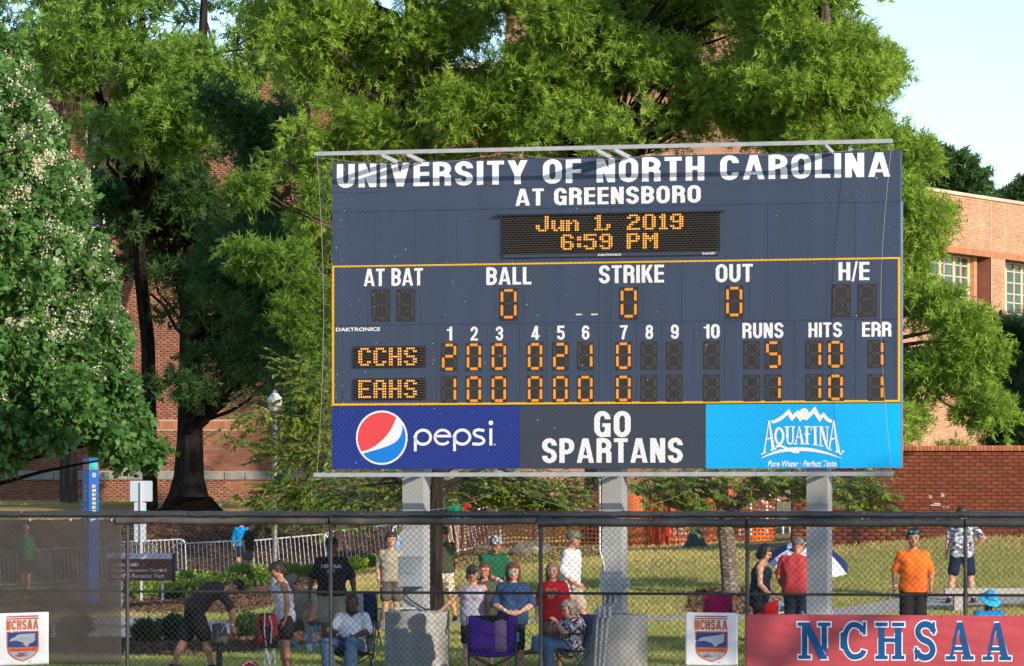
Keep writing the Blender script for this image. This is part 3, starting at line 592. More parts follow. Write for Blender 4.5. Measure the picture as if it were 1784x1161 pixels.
# small tree with long leaflets by the lamp post
def sprays(name,label,cat,stems,col,lsize,r,d_tr,trunk,bark,group=None,npairs=8,dens=1):
    """stems: (px,py,qx,qy,d) leafy twigs drawn as arching sprays"""
    t=thing(name,label,cat,group=group); Cs=[];Ds=[];mb=MB(); 
    for (a,b,c,e,d,k) in stems:
        A=P(a,b,d);B_=P(c,e,d-.3)
        for q in range(int(k*dens)):
            s=r.random(); o=A.lerp(B_,s)+Vector(r.normal(size=3)*.16)
            dr=(B_-A).normalized()+Vector(r.normal(size=3)*.45)+Vector((0,-.2,.05)); dr.normalize(); Lw=.3+.22*r.random(); up=Vector((0,0,1)); side=dr.cross(up).normalized()
            mb.tube([o,o+dr*Lw*.5,o+dr*Lw+Vector((0,0,-.06))],[.006,.004,.002],3,caps=False)
            for j in range(npairs):
                u=(j+1)/npairs; c_=o+dr*Lw*u+Vector((0,0,-.07*u*u))
                for sg in (-1,1): Cs.append(c_); Ds.append((dr*.55+side*sg*.8+Vector((0,0,-.42))+Vector(r.normal(size=3)*.2)).normalized())
    C=np.array(Cs);D=np.array(Ds);n=len(C); V,Q=leaf_quads(C,D,unit(r.normal(size=(n,3))*.4+np.array([[0,-.3,1]])),lsize[0]*(.7+.5*r.random(n)),lsize[1]*(.8+.4*r.random(n)),'broad')
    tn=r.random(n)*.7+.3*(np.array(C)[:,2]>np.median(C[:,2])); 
    link('crown',mesh_np('crown',V,Q,leafmat('leaf_'+col[0],col[1],.4,.4,col[2]),tone=np.r_[tn,tn]),t)
    o=mb.obj('twigs',bark,t); o['kind']='stuff'; branch_mesh(trunk,bark,'trunk',8,t); return t
rs=np.random.default_rng(41)
sprays('ash_sapling','young tree with long drooping leaflets around the lamp post','tree',
 [(560,660,500,640,101,26),(580,690,520,690,101,26),(560,740,430,730,101,30),(520,770,400,768,101,12),(560,790,470,790,101,30),(560,835,470,850,101,34),(520,880,430,880,101,24),(590,760,560,800,101.5,40),(600,860,540,890,101.5,44),(600,640,560,690,101.5,26),(590,720,520,745,101.5,34),(560,880,500,860,102,36)],
 ('ash',(.07,.14,.02),(.23,.30,.05)),(.13,.025),rs,101,[([P(590,960,102),P(588,800,102),P(580,650,102),P(560,600,102)],[.08,.07,.05,.02])]+[([P(588,y,102),P((588+x)/2,y-14,101.5),P(x,y2,101)],[.03,.02,.008]) for y,x,y2 in ((860,440,880),(820,470,850),(780,410,768),(760,440,730),(710,520,690),(680,505,640))],m_bark,dens=1.7)
CH=('cherry',(.065,.13,.014),(.26,.33,.05))
sprays('cherry_tree','small leafy tree with dark lichen-spotted trunk just behind the left scoreboard post','tree',
 [(760,850,640,845,87,44),(760,870,600,880,87.5,34),(760,850,860,850,87,46),(860,850,960,870,86.5,40),(800,840,930,835,87.5,40),(940,860,1000,850,87,20),(640,850,580,840,88,22),(900,870,985,885,86.5,10)],
 CH,(.115,.034),rs,87,[([P(759,1068,86),P(757,1000,86),P(759,920,86),P(762,840,86),P(764,780,86)],[.17,.14,.13,.11,.08])]+[([P(762,y,86.2),P((762+x)/2,y-40,86.4),P(x,y2,86.8)],[.05,.035,.01]) for y,x,y2 in ((880,640,845),(870,600,870),(870,860,850),(850,950,850),(830,900,830))],m_barkd,npairs=6,dens=1.7)
trk=[([P(1275,1062,91.5),P(1274,1040,91.5),P(1271,1000,91.5),P(1266,940,91.5),P(1262,915,91.5)],[.24,.185,.165,.16,.15])]
for q in ([(1262,918),(1235,895),(1170,880),(1110,850),(1080,845)],[(1264,915),(1275,885),(1300,850),(1330,820)],[(1262,905),(1250,870),(1215,840),(1190,815)],[(1262,895),(1262,850),(1255,810)],[(1270,890),(1310,868),(1360,845),(1420,840)],[(1360,845),(1440,850),(1500,860)]):
    trk.append(([P(a,b,91.4) for a,b in q],[.09,.075,.06,.045,.03][:len(q)]))
sprays('cherry_tree','small spreading tree with pale banded trunk in a mulch ring, right of the middle post','tree',
 [(1100,850,1180,840,91,26),(1180,850,1260,830,91,30),(1200,870,1230,860,90.6,14),(1260,840,1380,840,91,34),(1380,850,1420,845,90.8,14),(1300,830,1400,835,91.6,24),(1110,835,1200,830,91.5,24),(1440,845,1500,860,90.8,26),(1490,865,1545,885,90.6,15),(1440,840,1500,835,91.3,16),(1450,870,1470,880,90.6,5),(1090,860,1130,870,90.8,6),(1180,870,1210,880,90.4,5)],
 CH,(.115,.033),rs,91,trk,m_barkc,npairs=6,dens=1.6)
# pine at the right edge and skyline trees
tree('pine_tree','dark green pine rising behind the boundary wall at the right edge',[(1750,650,50,70,110),(1785,720,50,60,110),(1728,730,45,35,109),(1745,585,34,30,110),(1790,600,35,40,110)],125,(.35,.65),80,16,(.15,.010),('pine',(.02,.048,.018),(.05,.095,.03)),
 [(P(1748,950,112),.2),(P(1752,700,112),.15),(P(1745,560,112),.08),(P(1743,540,112),.03)],51,depth=1,bark=m_barkd,flat=.45,tlen=.3,spread=1.2)
gS='trees on the skyline beyond the school building'
tree('skyline_tree','rounded dark green tree on the skyline above the school roof, next to the big oak',[(1630,280,28,30,210),(1655,310,38,30,210),(1685,320,18,22,210),(1600,310,30,40,210)],34,(.7,1.1),50,12,(.26,.06),WD,[(P(1640,700,211),.4),(P(1645,330,211),.2)],52,depth=1.5,group=gS)
tree('skyline_tree','tiny tuft of a treetop peeping over the school roof',[(1745,347,6,5,215),(1745,352,8,6,215)],4,(.18,.28),36,10,(.2,.05),WD,[(P(1745,700,215.5),.2),(P(1745,345,215.5),.05)],53,depth=.3,group=gS)
tree('skyline_tree','treetop cut by the right frame edge above the school roof',[(1784,335,12,18,212),(1800,340,16,20,212)],12,(.35,.6),40,10,(.22,.05),WD,[(P(1795,700,212.5),.3),(P(1790,335,212.5),.08)],54,depth=.8,group=gS)
print('trees',round(time.time()-T0,1))

# shrubs
def shrub(label,px,py_base,d,w_,h,col,seed,leaf=(.075,.024),up=.2,group='shrubs in the mulch beds',n=None):
    r=np.random.default_rng(seed); b=G(px,d); t=thing('shrub',label,'shrub',group=group); R=w_/2
    k=9; L=np.array([(b.x+R*.6*math.cos(a)*q,b.y+R*.6*math.sin(a)*q,b.z+h*(.3+.35*z),R*.45) for a,q,z in zip(r.random(k)*6.28,r.random(k)**.5,r.random(k))]+[(b.x,b.y,b.z+h*.45,R*.6)])
    V,Q,tone,_,_=foliage(L,n or 60,8,leaf[0],leaf[1],r,-up,.12,'rhomb',h/w_*1.1,.8)
    link('foliage',mesh_np('foliage',V,Q,leafmat('leaf_'+col[0],col[1],.3,.35,col[2]),tone=tone),t)
    mb=MB(); 
    for i in range(10): a=r.random()*6.28; mb.tube([b+Vector((0,0,-.02)),b+Vector((math.cos(a)*R*.7,math.sin(a)*R*.5,h*.7))],[.008,.004],4)
    mb.obj('stems',m_bark,t)
HB=('holly_bright',(.09,.20,.02),(.34,.48,.06)); HD=('shrub_dark',(.022,.06,.018),(.06,.12,.04))
gb='rounded bright green shrubs in front of the crowd barriers'
for i,(px,py,d,w_,h,l) in enumerate([(322,1032,115,.62,.55,'bright clipped shrub right beside the brown sign'),(240,1045,112,.7,.5,'leafy shrub under the left part of the brown sign'),(276,1040,113,.6,.4,'leafy shrub under the right part of the brown sign'),(370,1020,118,.55,.4,'low bright shrub between the brown sign and the bending man'),(418,1022,118,.8,.62,'largest bright round shrub, behind the bending man in black'),(456,1020,118,.6,.5,'bright shrub beside the foot of the lamp post'),(507,1000,122,.6,.45,'bright shrub above the back of the crouching man'),(536,1003,122,.45,.3,'small bright shrub left of the man in the black printed shirt'),(619,1004,122,.6,.4,'bright shrub right of the man in the black printed shirt'),(653,990,124,.4,.35,'small bright shrub by the arm of the youth in a grey tee'),(300,1052,109,.7,.5,'dark green shrub below the brown sign'),(405,1052,109,.85,.55,'dark green shrub just beyond the bending man'),(345,1050,108,.6,.5,'dark shrub hidden partly by the bending man back')]):
    shrub(l,px,py,d,w_,h,HB if i<10 else ('holly_mid',(.045,.10,.014),(.14,.22,.03)),60+i,group=gb)
gd='dark upright shrubs in the front mulch bed'
for i,(px,py,d,w_,h,l) in enumerate([(254,1112,83.2,.48,.42,'dark spiky shrub next to the left fence post'),(306,1112,83.4,.46,.46,'dark spiky shrub just left of the bending man'),(430,1100,83.6,.6,.46,'dark spiky shrub between the bending man and the girl with the backpack'),(130,1110,83,.6,.5,'dark shrub blurred behind the black windscreen'),(60,1105,83,.6,.45,'second dark shrub blurred behind the windscreen by the banner')]):
    shrub(l,px,py,d,w_,h,HD,80+i,(.085,.016),.5,gd,60)
print('shrubs',round(time.time()-T0,1))

tree('shade_tree','tall tree standing beyond the right edge, shading the strip by the fence',[(0,0,0,0,0)][:0] or [(4900,-1300,600,560,40),(6300,-1150,600,560,42)],22,(.8,1.3),40,8,(.26,.07),WD,[(P(5600,1405,41),.35),(P(5600,0,41),.25),(P(5600,-900,41),.15)],91,depth=2.5)  # unseen tree, added so its crown shades the foreground strip

above_n=40
for k,(px,d,lab) in enumerate(((2120,107,'tall oak standing just outside the right edge of the frame, nearer one'),(2420,112,'tall oak standing outside the right edge of the frame, farther one'))):
    tree('shade_tree',lab,[(px,300,190,330,d),(px,-300,200,300,d),(px,-700,150,150,d)],85,(.9,1.5),30,9,(.30,.075),WD,[(P(px,940,d+.3),.4),(P(px,400,d+.3),.3),(P(px,-500,d+.3),.12)],95+k,depth=2.2)  # unseen oaks, added to throw shade on the left building and trunks
# ---------------- lettering: stroke glyphs and helper ----------------
def rnd(path,rad,closed=False,n=6):
    out=[]; k=len(path)
    for i,p in enumerate(path):
        if (not closed and i in (0,k-1)) or rad<=0: out.append(p); continue
        a=path[i-1]; b=path[(i+1)%k]; da=math.dist(a,p); db=math.dist(p,b); ra=min(rad,da*.5 if (closed or 0<i-1) else da*.98); rb=min(rad,db*.5 if (closed or i+1<k-1) else db*.98)
        A=(p[0]+(a[0]-p[0])*ra/da,p[1]+(a[1]-p[1])*ra/da); B=(p[0]+(b[0]-p[0])*rb/db,p[1]+(b[1]-p[1])*rb/db)
        for j in range(n+1):
            t=j/n; q=.55; # cubic close to a circle arc
            c1=(A[0]+(p[0]-A[0])*q,A[1]+(p[1]-A[1])*q); c2=(B[0]+(p[0]-B[0])*q,B[1]+(p[1]-B[1])*q); u=1-t
            out.append(tuple(u**3*A[m]+3*u*u*t*c1[m]+3*u*t*t*c2[m]+t**3*B[m] for m in (0,1)))
    ded=[out[0]]
    for q in out[1:]:
        if math.dist(q,ded[-1])>.004: ded.append(q)
    if closed and math.dist(ded[0],ded[-1])<.004: ded.pop()
    return ded
def glyph(ch,a):
    """outline-free condensed gothic: (width, [strokes]); stroke=('s',pts,closed,halfwidth) or ('p',polygon). a = stem width"""
    h=a/2; hh=h*.86; w=.52; L=h; T=1-hh; B=hh; S=[]
    def s(p,closed=False,r=0,k=1.0): S.append(('s',rnd(p,r,closed),closed,h*k))
    def d(x0,y0,x1,y1,hw=None): q=(hw or a*1.08)/2; S.append(('p',[(x0-q,y0),(x0+q,y0),(x1+q,y1),(x1-q,y1)]))
    R=w-h; rr=.24
    if ch=='U': s([(L,1),(L,B),(R,B),(R,1)],r=rr)
    elif ch=='N': s([(L,0),(L,1)]); s([(R,0),(R,1)]); d(L+.01,1,R-.01,0,a*1.05)
    elif ch=='I': w=a; s([(h,0),(h,1)])
    elif ch=='V': w=.56; q=a*.52; d(q,1,w/2,0); d(w-q,1,w/2,0)
    elif ch=='E': w=.45; s([(L,0),(L,1)]); [s([(h,y),(w,y)],k=.86) for y in (B,.515,T)]
    elif ch=='F': w=.43; s([(L,0),(L,1)]); [s([(h,y),(w,y)],k=.86) for y in (.49,T)]
    elif ch=='L': w=.42; s([(L,0),(L,1)]); s([(h,B),(w,B)],k=.86)
    elif ch=='T': w=.48; s([(w/2,0),(w/2,1-a*.5)]); s([(0,T),(w,T)],k=.86)
    elif ch=='H': s([(L,0),(L,1)]); s([(R,0),(R,1)]); s([(h,.52),(R,.52)],k=.86)
    elif ch in 'OQ0': 
        w=.5 if ch=='0' else .54; R=w-h; s([(L,B),(R,B),(R,T),(L,T)],True,r=rr)
    elif ch in 'CG':
        s([(R,.69),(R,T),(L,T),(L,B),(R,B),(R,.31 if ch=='C' else .44)],r=rr)
        if ch=='G': s([(w*.5,.46),(w,.46)],k=.8); s([(R,0),(R,.46)],k=1)
    elif ch=='S': s([(R,.71),(R,T),(L,T),(L,.53),(R,.47),(R,B),(L,B),(L,.29)],r=.2)
    elif ch in 'RPB':
        s([(L,0),(L,1)]); y=.5 if ch!='P' else .44; s([(h,T),(R,T),(R,y),(h,y)],r=.2)
        if ch=='R': s([(w*.4,y),(R,y),(R,0)],r=.15)
        if ch=='B': s([(h,.52),(R,.52),(R,B),(h,B)],r=.2)
    elif ch=='A': w=.60; q=a*.46; d(w/2-.02,1,q,0,a*.92); d(w/2+.02,1,w-q,0,a*.92); s([(w*.25,.25),(w*.75,.25)],k=.68)
    elif ch=='K': s([(L,0),(L,1)]); d(w-a*.45,1,a*1.0,.42,a*1.05); d(a*1.35,.6,w-a*.42,0,a*1.1)
    elif ch=='Y': w=.56; q=a*.52; d(q,1,w/2,.42); d(w-q,1,w/2,.42); s([(w/2,0),(w/2,.47)])
    elif ch=='M': w=.68; R=w-h; s([(L,0),(L,1)]); s([(R,0),(R,1)]); d(L+.02,1,w/2,.1,a); d(R-.02,1,w/2,.1,a)
    elif ch=='/': w=.3; d(w-.06,1.04,.06,-.06,a*.55)
    elif ch=='1': w=.33; s([(w-h,0),(w-h,1)]); s([(0,.76),(w-h,.80)],k=.7)
    elif ch=='2': s([(L,.68),(L,T),(R,T),(R,.56),(L+.02,.16),(L+.02,B)],r=.2); s([(0,B),(w,B)],k=.86)
    elif ch=='3': s([(L,.70),(L,T),(R,T),(R,.53),(w*.35,.53)],r=.19); s([(w*.35,.52),(R,.52),(R,B),(L,B),(L,.3)],r=.19)
    elif ch=='4': s([(w*.66,0),(w*.66,1)]); s([(0,.26),(w+.02,.26)],k=.8); d(w*.66-.03,1,a*.42,.26,a*.85)
    elif ch=='5': s([(w-.02,T),(L+.02,T),(L,.5)]); s([(L,.5),(L,.6),(R,.6),(R,B),(L,B),(L,.27)],r=.19)
    elif ch=='6': s([(R,.72),(R,T),(L,T),(L,.5)],r=.22); s([(L,B),(R,B),(R,.57),(L,.57)],True,r=.2)
    elif ch=='7': s([(0,T),(w,T)],k=.86); s([(w-h*1.1,T),(w*.46,.38),(w*.38,0)],r=.3)
    elif ch=='8': s([(L+.015,.52),(R-.015,.52),(R-.015,T),(L+.015,T)],True,r=.19); s([(L,B),(R,B),(R,.52),(L,.52)],True,r=.2)
    elif ch=='9': s([(L,.43),(R,.43),(R,T),(L,T)],True,r=.2); s([(R,.5),(R,B),(L,B),(L,.28)],r=.22)
    elif ch==' ': w=.24
    else: w=.3
    return w,S
def strip(pts,hw,closed=False,hwf=None):
    """offset a centre line into a ribbon: list of quads (2D)"""
    k=len(pts); Lf=[];Rt=[]
    for i,p in enumerate(pts):
        a=pts[i-1] if (closed or i>0) else None; b=pts[(i+1)%k] if (closed or i<k-1) else None
        def nrm(u,v): d=math.dist(u,v) or 1e-9; return (-(v[1]-u[1])/d,(v[0]-u[0])/d)
        if a is None: n=nrm(p,b); m=1
        elif b is None: n=nrm(a,p); m=1
        else:
            n1=nrm(a,p);n2=nrm(p,b); n=(n1[0]+n2[0],n1[1]+n2[1]); l=math.hypot(*n) or 1e-9; n=(n[0]/l,n[1]/l); m=min(1.6,1/max(.3,n[0]*n1[0]+n[1]*n1[1]))
        q=(hwf(i/(k-1)) if hwf else hw)*m; Lf.append((p[0]+n[0]*q,p[1]+n[1]*q)); Rt.append((p[0]-n[0]*q,p[1]-n[1]*q))
    return Rt,Lf
class Flat:
    """flat print built as thin layers on a surface; put(u,v,w) -> world"""
    def __init__(s,put): s.put=put; s.v=[]; s.f=[]; s.lay=0
    def poly(s,pts,fx=lambda p:p,lay=None):
        b=len(s.v); z=s.lay if lay is None else lay
        s.v+=[s.put(*fx(p),z*.0006) for p in pts]; s.f.append(list(range(b,b+len(pts))))
    def stroke(s,pts,hw,closed=False,fx=lambda p:p,hwf=None):
        Rt,Lf=strip(pts,hw,closed,hwf); k=len(Rt); b=len(s.v)
        for a,c in zip(Rt,Lf): s.v.append(s.put(*fx(a),s.lay*.0006)); s.v.append(s.put(*fx(c),s.lay*.0006))
        for i in range(k if closed else k-1): j=(i+1)%k; s.f.append([b+2*i,b+2*j,b+2*j+1,b+2*i+1])
        s.lay=(s.lay+1)%5
    def obj(s,name,m,parent=None,label=None):
        me=bpy.data.meshes.new(name); me.from_pydata([tuple(v) for v in s.v],[],s.f); me.materials.append(m); me.update(); return link(name,me,parent,label)
def text_strokes(mk,txt,u0,u1,v0,v1,m,parent,a=.2,gap=.085,sp=.26,attach=lambda o:o):
    gs=[glyph(c,a) for c in txt]; tot=sum((sp if c==' ' else g[0]) for c,g in zip(txt,gs))+gap*(len(txt)-1); sx=(u1-u0)/tot; H=v1-v0; x=0
    for c,(gw,S) in zip(txt,gs):
        gw_=sp if c==' ' else gw
        if c==' ': x+=sp+gap; continue
        fl=mk()
        fx=lambda p,x=x:(u0+(p[0]+x)*sx,v0+p[1]*H)
        for st in S:
            if st[0]=='p': fl.poly(st[1][::-1] if True else st[1],fx); fl.lay=(fl.lay+1)%5
            else: fl.stroke(st[1],st[3],st[2],fx)
        x+=gw_+gap; attach(fl.obj('letter',m,parent))
def bfont(txt,u0,u1,v0,v1,put,name,m,parent,bold=0,shear=0,label=None,z=.001):
    """small print with the built-in letter shapes, fitted to a box"""
    c=bpy.data.curves.new(name,'FONT'); c.body=txt; c.offset=bold; c.shear=shear; c.resolution_u=3
    o=bpy.data.objects.new('tmp',c); COL.objects.link(o); bpy.context.view_layer.update(); me=bpy.data.meshes.new_from_object(o.evaluated_get(bpy.context.evaluated_depsgraph_get())); bpy.data.objects.remove(o); bpy.data.curves.remove(c)
    co=np.empty(len(me.vertices)*3,np.float32); me.vertices.foreach_get('co',co); co=co.reshape(-1,3); mn=co.min(0);mx=co.max(0)
    u=u0+(co[:,0]-mn[0])/(mx[0]-mn[0])*(u1-u0); v=v0+(co[:,1]-mn[1])/(mx[1]-mn[1])*(v1-v0)
    new=np.array([tuple(put(float(a),float(b),z)) for a,b in zip(u,v)],np.float32); me.vertices.foreach_set('co',new.ravel()); me.materials.clear(); me.materials.append(m); me.name=name; me.update()
    return link(name,me,parent,label)

# ---------------- the scoreboard ----------------
TH=math.radians(17); BC=P(1073,600,70.6); BU=Vector((math.cos(TH),-math.sin(TH),0)); BN=Vector((-math.sin(TH),-math.cos(TH),0))   # along the board, and out of its face
def uv(px,py,off=0):
    """photo pixel -> metres along / up the board plane shifted by off towards the camera"""
    d=Vector(((px-HX)/F,1,(HY-py)/F)); o=Vector((0,0,EYE)); B=BC+BN*off; t=(B-o).dot(BN)/d.dot(BN); p=o+d*t-B; return p.dot(BU),p.z
def BP(u,v,w=0): return BC+BU*u+Vector((0,0,v))+BN*w
uL,vTL=uv(578.3,282); uR,vTR=uv(1568.5,263.5); vT=(vTL+vTR)/2; vB=(uv(578,817)[1]+uv(1568,816.5)[1])/2
def V_(py,px=578.5): return uv(px,py)[1]
def U_(px,py=560): return uv(px,py)[0]
print('board',round(uR-uL,2),round(vT-vB,2),vTL-vTR)
m_navy=mat('navy_panel',(.034,.053,.100),.5,c2=(.040,.062,.114),scale=5,detail=6,stretch=(1,1,.06),c3=(.037,.055,.096),scale3=4,spec=.4)
m_navyd=mat('navy_shadow_gap',(.02,.028,.05),.8)
m_white=mat('white_vinyl',(.80,.80,.81),.5)
m_steel=mat('galvanised_steel',(.42,.43,.45),.5,metal=.25,c2=(.34,.355,.37),scale=7,detail=6,spec=.5)
m_yel=mat('yellow_stripe',(.78,.42,.006),.5)
board=thing('scoreboard','big navy university baseball scoreboard lit with orange numerals, on three steel posts','scoreboard',tuple(BP(0,-BC.z+.03)))
def att(o): o.parent=board; o.matrix_parent_inverse=Matrix.Translation(-Vector(board.location)); return o
def slab(mb,u0,u1,v0,v1,w0,w1):
    q=[(u0,v0),(u1,v0),(u1,v1),(u0,v1)]; return mb.hexa([BP(a,b,w0) for a,b in q],[BP(a,b,w1) for a,b in q])
DEP=.12
mb=MB(); slab(mb,uL+.01,uR-.01,vB+.01,vT-.01,-DEP,-.012); att(mb.obj('cabinet',m_navyd))
vr=[vT,V_(370.2),V_(464.5),V_(567.5),V_(707.5),vB]
def panels(r,cuts,m=m_navy,label=None,vr_=None):
    v1,v0=(vr[r],vr[r+1]) if vr_ is None else vr_; us=[uL]+[U_(c) for c in cuts]+[uR]
    for a,b in zip(us[:-1],us[1:]): mb=MB(); slab(mb,a+.0022,b-.0022,v0+.003,v1-.003,-DEP-.01 if (a==uL or b==uR) else -.02,0); att(mb.obj('panel',m,label=label))
panels(0,[1064.5]); panels(1,[652,723,795.6,866,1064.5,1262.6,1337,1490]); panels(2,[640.8,732.4,862,911.6,1043.5,1064.5,1120,1187.7,1254,1306,1372.4,1440.6,1538]); panels(3,[597,760.9,848.6,905,952,1043,1064.5,1109,1153,1209,1262,1330,1385,1435,1490,1559])
m_pb=mat('sponsor_blue',(.010,.030,.22),.45); m_gs=mat('slate_panel',(.038,.050,.075),.5); m_aq=mat('sponsor_cyan',(.0,.36,.80),.42,c2=(.0,.42,.84),scale=.6)
vm=V_(763.6)
for a,b,m,l in ((577,905.8,m_pb,'royal blue sponsor panel'),(905.8,1229.8,m_gs,'slate grey slogan panel'),(1229.8,1569.5,m_aq,'bright cyan sponsor panel')):
    ua=uL if a<600 else U_(a,760); ub=uR if b>1560 else U_(b,760)
    for (x0,x1) in (((ua,ub),) if a!=905.8 else ((ua,U_(1064.5,760)),(U_(1064.5,760),ub))):
        for (y0,y1) in ((vB,vm-.001),(vm+.001,vr[4]-.012)):
            mb=MB(); slab(mb,x0+.0012,x1-.0012,y0,y1,-.02,.004); att(mb.obj('sponsor_panel',m,label=l))
# side trim, aluminium edge on the right
mb=MB(); slab(mb,uR-.004,uR+.014,vB,vr[1]-.0,-DEP,-.006); att(mb.obj('edge_trim',mat('edge_trim_blue',(.16,.22,.32),.4,metal=.4)))
# yellow outline
yt=V_(463.5); yb=V_(706.5); tk=.031; mb=MB()
slab(mb,uL+.002,uR-.002,yt-.024,yt+.0,.0,.004); slab(mb,uL+.002,uR-.002,yb-.006,yb+.026,.0,.004); slab(mb,uL+.002,uL+.034,yb+.0262,yt-.0242,0,.004); slab(mb,uR-.034,uR-.002,yb+.0262,yt-.0242,0,.004)
att(mb.obj('outline_stripe',m_yel))
mb=MB(); slab(mb,uL,uR,vr[3]-.004,vr[3]+.004,0,.003); att(mb.obj('seam_flashing',m_navyd))
# lettering
def word(txt,x0,x1,yt_,yb_,a=.2,m=m_white,gap=.085,sp=.26,z=.003):
    u0,v0=uv(x0,yb_); _,v1=uv(x0,yt_); u1=U_(x1,(yt_+yb_)/2); text_strokes(lambda:Flat(lambda u,v,w:BP(u,v,z+w)),txt,u0,u1,v0,v1,m,None,a,gap,sp,att)
word('UNIVERSITY OF NORTH CAROLINA',587,1551,286.5,327.5,.185,gap=.11,sp=.22)
word('AT GREENSBORO',898,1221,329.5,359,.182,gap=.10,sp=.22)
word('AT BAT',634,737,468.8,499,.172,gap=.07,sp=.24); word('BALL',847.4,925.8,466.5,496.8,.172,gap=.085); word('STRIKE',1043.5,1156.8,463,494,.172,gap=.085); word('OUT',1247,1311.6,461,492,.172,gap=.085); word('H/E',1461,1514.7,457.4,489,.172,gap=.05)
for t,a,b,c,d in (('1',778.7,787.9,569.7,593.8),('2',820,832.5,569.7,593.7),('3',863.8,876.6,569.4,593.5),('4',925.8,939.8,568.3,592.4),('5',970.6,984,568,592),('6',1014,1027,567.6,591.8),('7',1080,1093.6,567.2,591.4),('8',1124.7,1138,566.6,591),('9',1168.9,1182.6,566,590.6),('10',1226,1254,565.4,590),('RUNS',1293.5,1365,563.2,589.6),('HITS',1408.6,1467,562.5,588),('ERR',1502,1553,561.8,587)): word(t,a,b,c,d,.172,gap=.085)
word('GO',1035.5,1099,717.1,761.6,.182,gap=.10,z=.007); word('SPARTANS',944.6,1189.8,764.4,806.8,.182,gap=.09,z=.007)
def small(txt,x0,x1,yt_,yb_,bold=.02,shear=0,z=.004,m=m_white): 
    u0,v0=uv(x0,yb_); _,v1=uv(x0,yt_); return att(bfont(txt,u0,U_(x1,yt_),v0,v1,lambda u,v,w:BP(u,v,z+w),'lettering',m,None,bold,shear))
small('DAKTRONICS',585.3,662.5,571.3,577.8,.03); small('DAKTRONICS',1042.8,1083,442.8,446.4,.03,z=.03); small('GALAXY',1224,1248,440,444,.03,z=.03)
for x0,x1,y0,y1 in ((877.5,883,446,448.2),(1003,1014,546.8,549.6),(1030,1041,546.6,549.4)):
    mb=MB(); a,b=uv(x0,y1); c,d=uv(x1,y0); slab(mb,a,c,b,b+.022,.0,.004); att(mb.obj('label_plate',mat('label_cream',(.7,.62,.5),.6)))
# numeral boxes
m_box=mat('numeral_face_black',(.022,.021,.023),.5,c2=(.032,.030,.032),scale=20); m_off=mat('led_unlit',(.075,.072,.072),.5); m_led=mat('led_amber',(.10,.03,.002),.4,emis=((1.0,.33,.022),.66)); m_core=mat('led_core',(.2,.1,.01),.4,emis=((1.0,.55,.10),.95))
SEG={'0':'abcdef','1':'bc','2':'abged','3':'abgcd','4':'fgbc','5':'afgcd','6':'afgedc','7':'abc','8':'abcdefg','9':'abcdfg','':''}
def numeral(cx,ytop,ybot,wpx,ch,refx=None):
    u0,v1=uv(cx-wpx/2,ytop); v0=uv(cx-wpx/2,ybot)[1]; u1=uv(cx+wpx/2,ytop)[0]; W=u1-u0;H=v1-v0
    mb=MB(); slab(mb,u0,u1,v0,v1,.0,.006); bo=att(mb.obj('numeral',m_box))
    l,r_,t,b,mid=.14,.86,.955,.11,.53
    if H<.43: b=.08
    segs={'a':((l+.13,t-.03),(r_-.13,t-.03)),'d':((l+.13,b),(r_-.13,b)),'g':((l+.13,mid),(r_-.13,mid)),'f':((l,t-.07),(l,mid+.05)),'b':((r_,t-.07),(r_,mid+.05)),'e':((l,mid-.05),(l,b+.05)),'c':((r_,mid-.05),(r_,b+.05))}
    for kind in (0,1):
        V=[];Fc=[];Mi=[]
        for s,(p,q) in segs.items():
            lit=s in SEG[ch]
            if lit!=bool(kind): continue
            horiz=s in 'adg'; n=9 if horiz else 12
            for row in (-1,0,1):
                for i in range(n):
                    t_=(i+(.5 if row else 0)+.25)/(n+.25); off=row*.0125
                    cu=u0+W*(p[0]+(q[0]-p[0])*t_)+(0 if horiz else off); cv=v0+H*(p[1]+(q[1]-p[1])*t_)+(off if horiz else 0); R=.0085 if lit else .0055
                    bb=len(V); V+=[tuple(BP(cu+R*math.cos(k*math.pi/3),cv+R*math.sin(k*math.pi/3),.009)) for k in range(6)]; Fc.append(list(range(bb,bb+6))); Mi.append(0)
        if V:
            me=bpy.data.meshes.new('leds'); me.from_pydata(V,[],Fc); me.materials.append(m_led if kind else m_off); me.update(); o=link('lit_segments' if kind else 'unlit_segments',me,bo); o['kind']='stuff'; o.matrix_parent_inverse=Matrix.Identity(4)
xs_=[782.7,826,869.5,932.5,976.6,1020,1086.3,1130.8,1175,1239.8,1310,1347.8,1418,1456,1526.5]
for row,(ya,yb_,vals) in enumerate(((598,647.2,['2','0','0','0','2','1','0','','','','','5','1','0','1']),(655.3,702.5,['1','0','0','0','0','0','0','','','','','1','1','0','1']))):
    for x,c in zip(xs_,vals):
        k=(x-782.7)/(1526.5-782.7); dy=-(5.4 if row==0 else 3.6)*k
        numeral(x,ya+dy,yb_+dy,28.3+.9*k,c)
for x,c,ya,yb_ in ((663.9,'',504.3,561),(707.3,'',504,560.6),(886.4,'0',502.3,559.5),(1095.7,'0',500.3,557.8),(1279.5,'0',498.2,555.5),(1465.7,'',495.3,553.6),(1511.2,'',494.8,553)): numeral(x,ya,yb_,32.3 if x<1400 else 33.5,c)
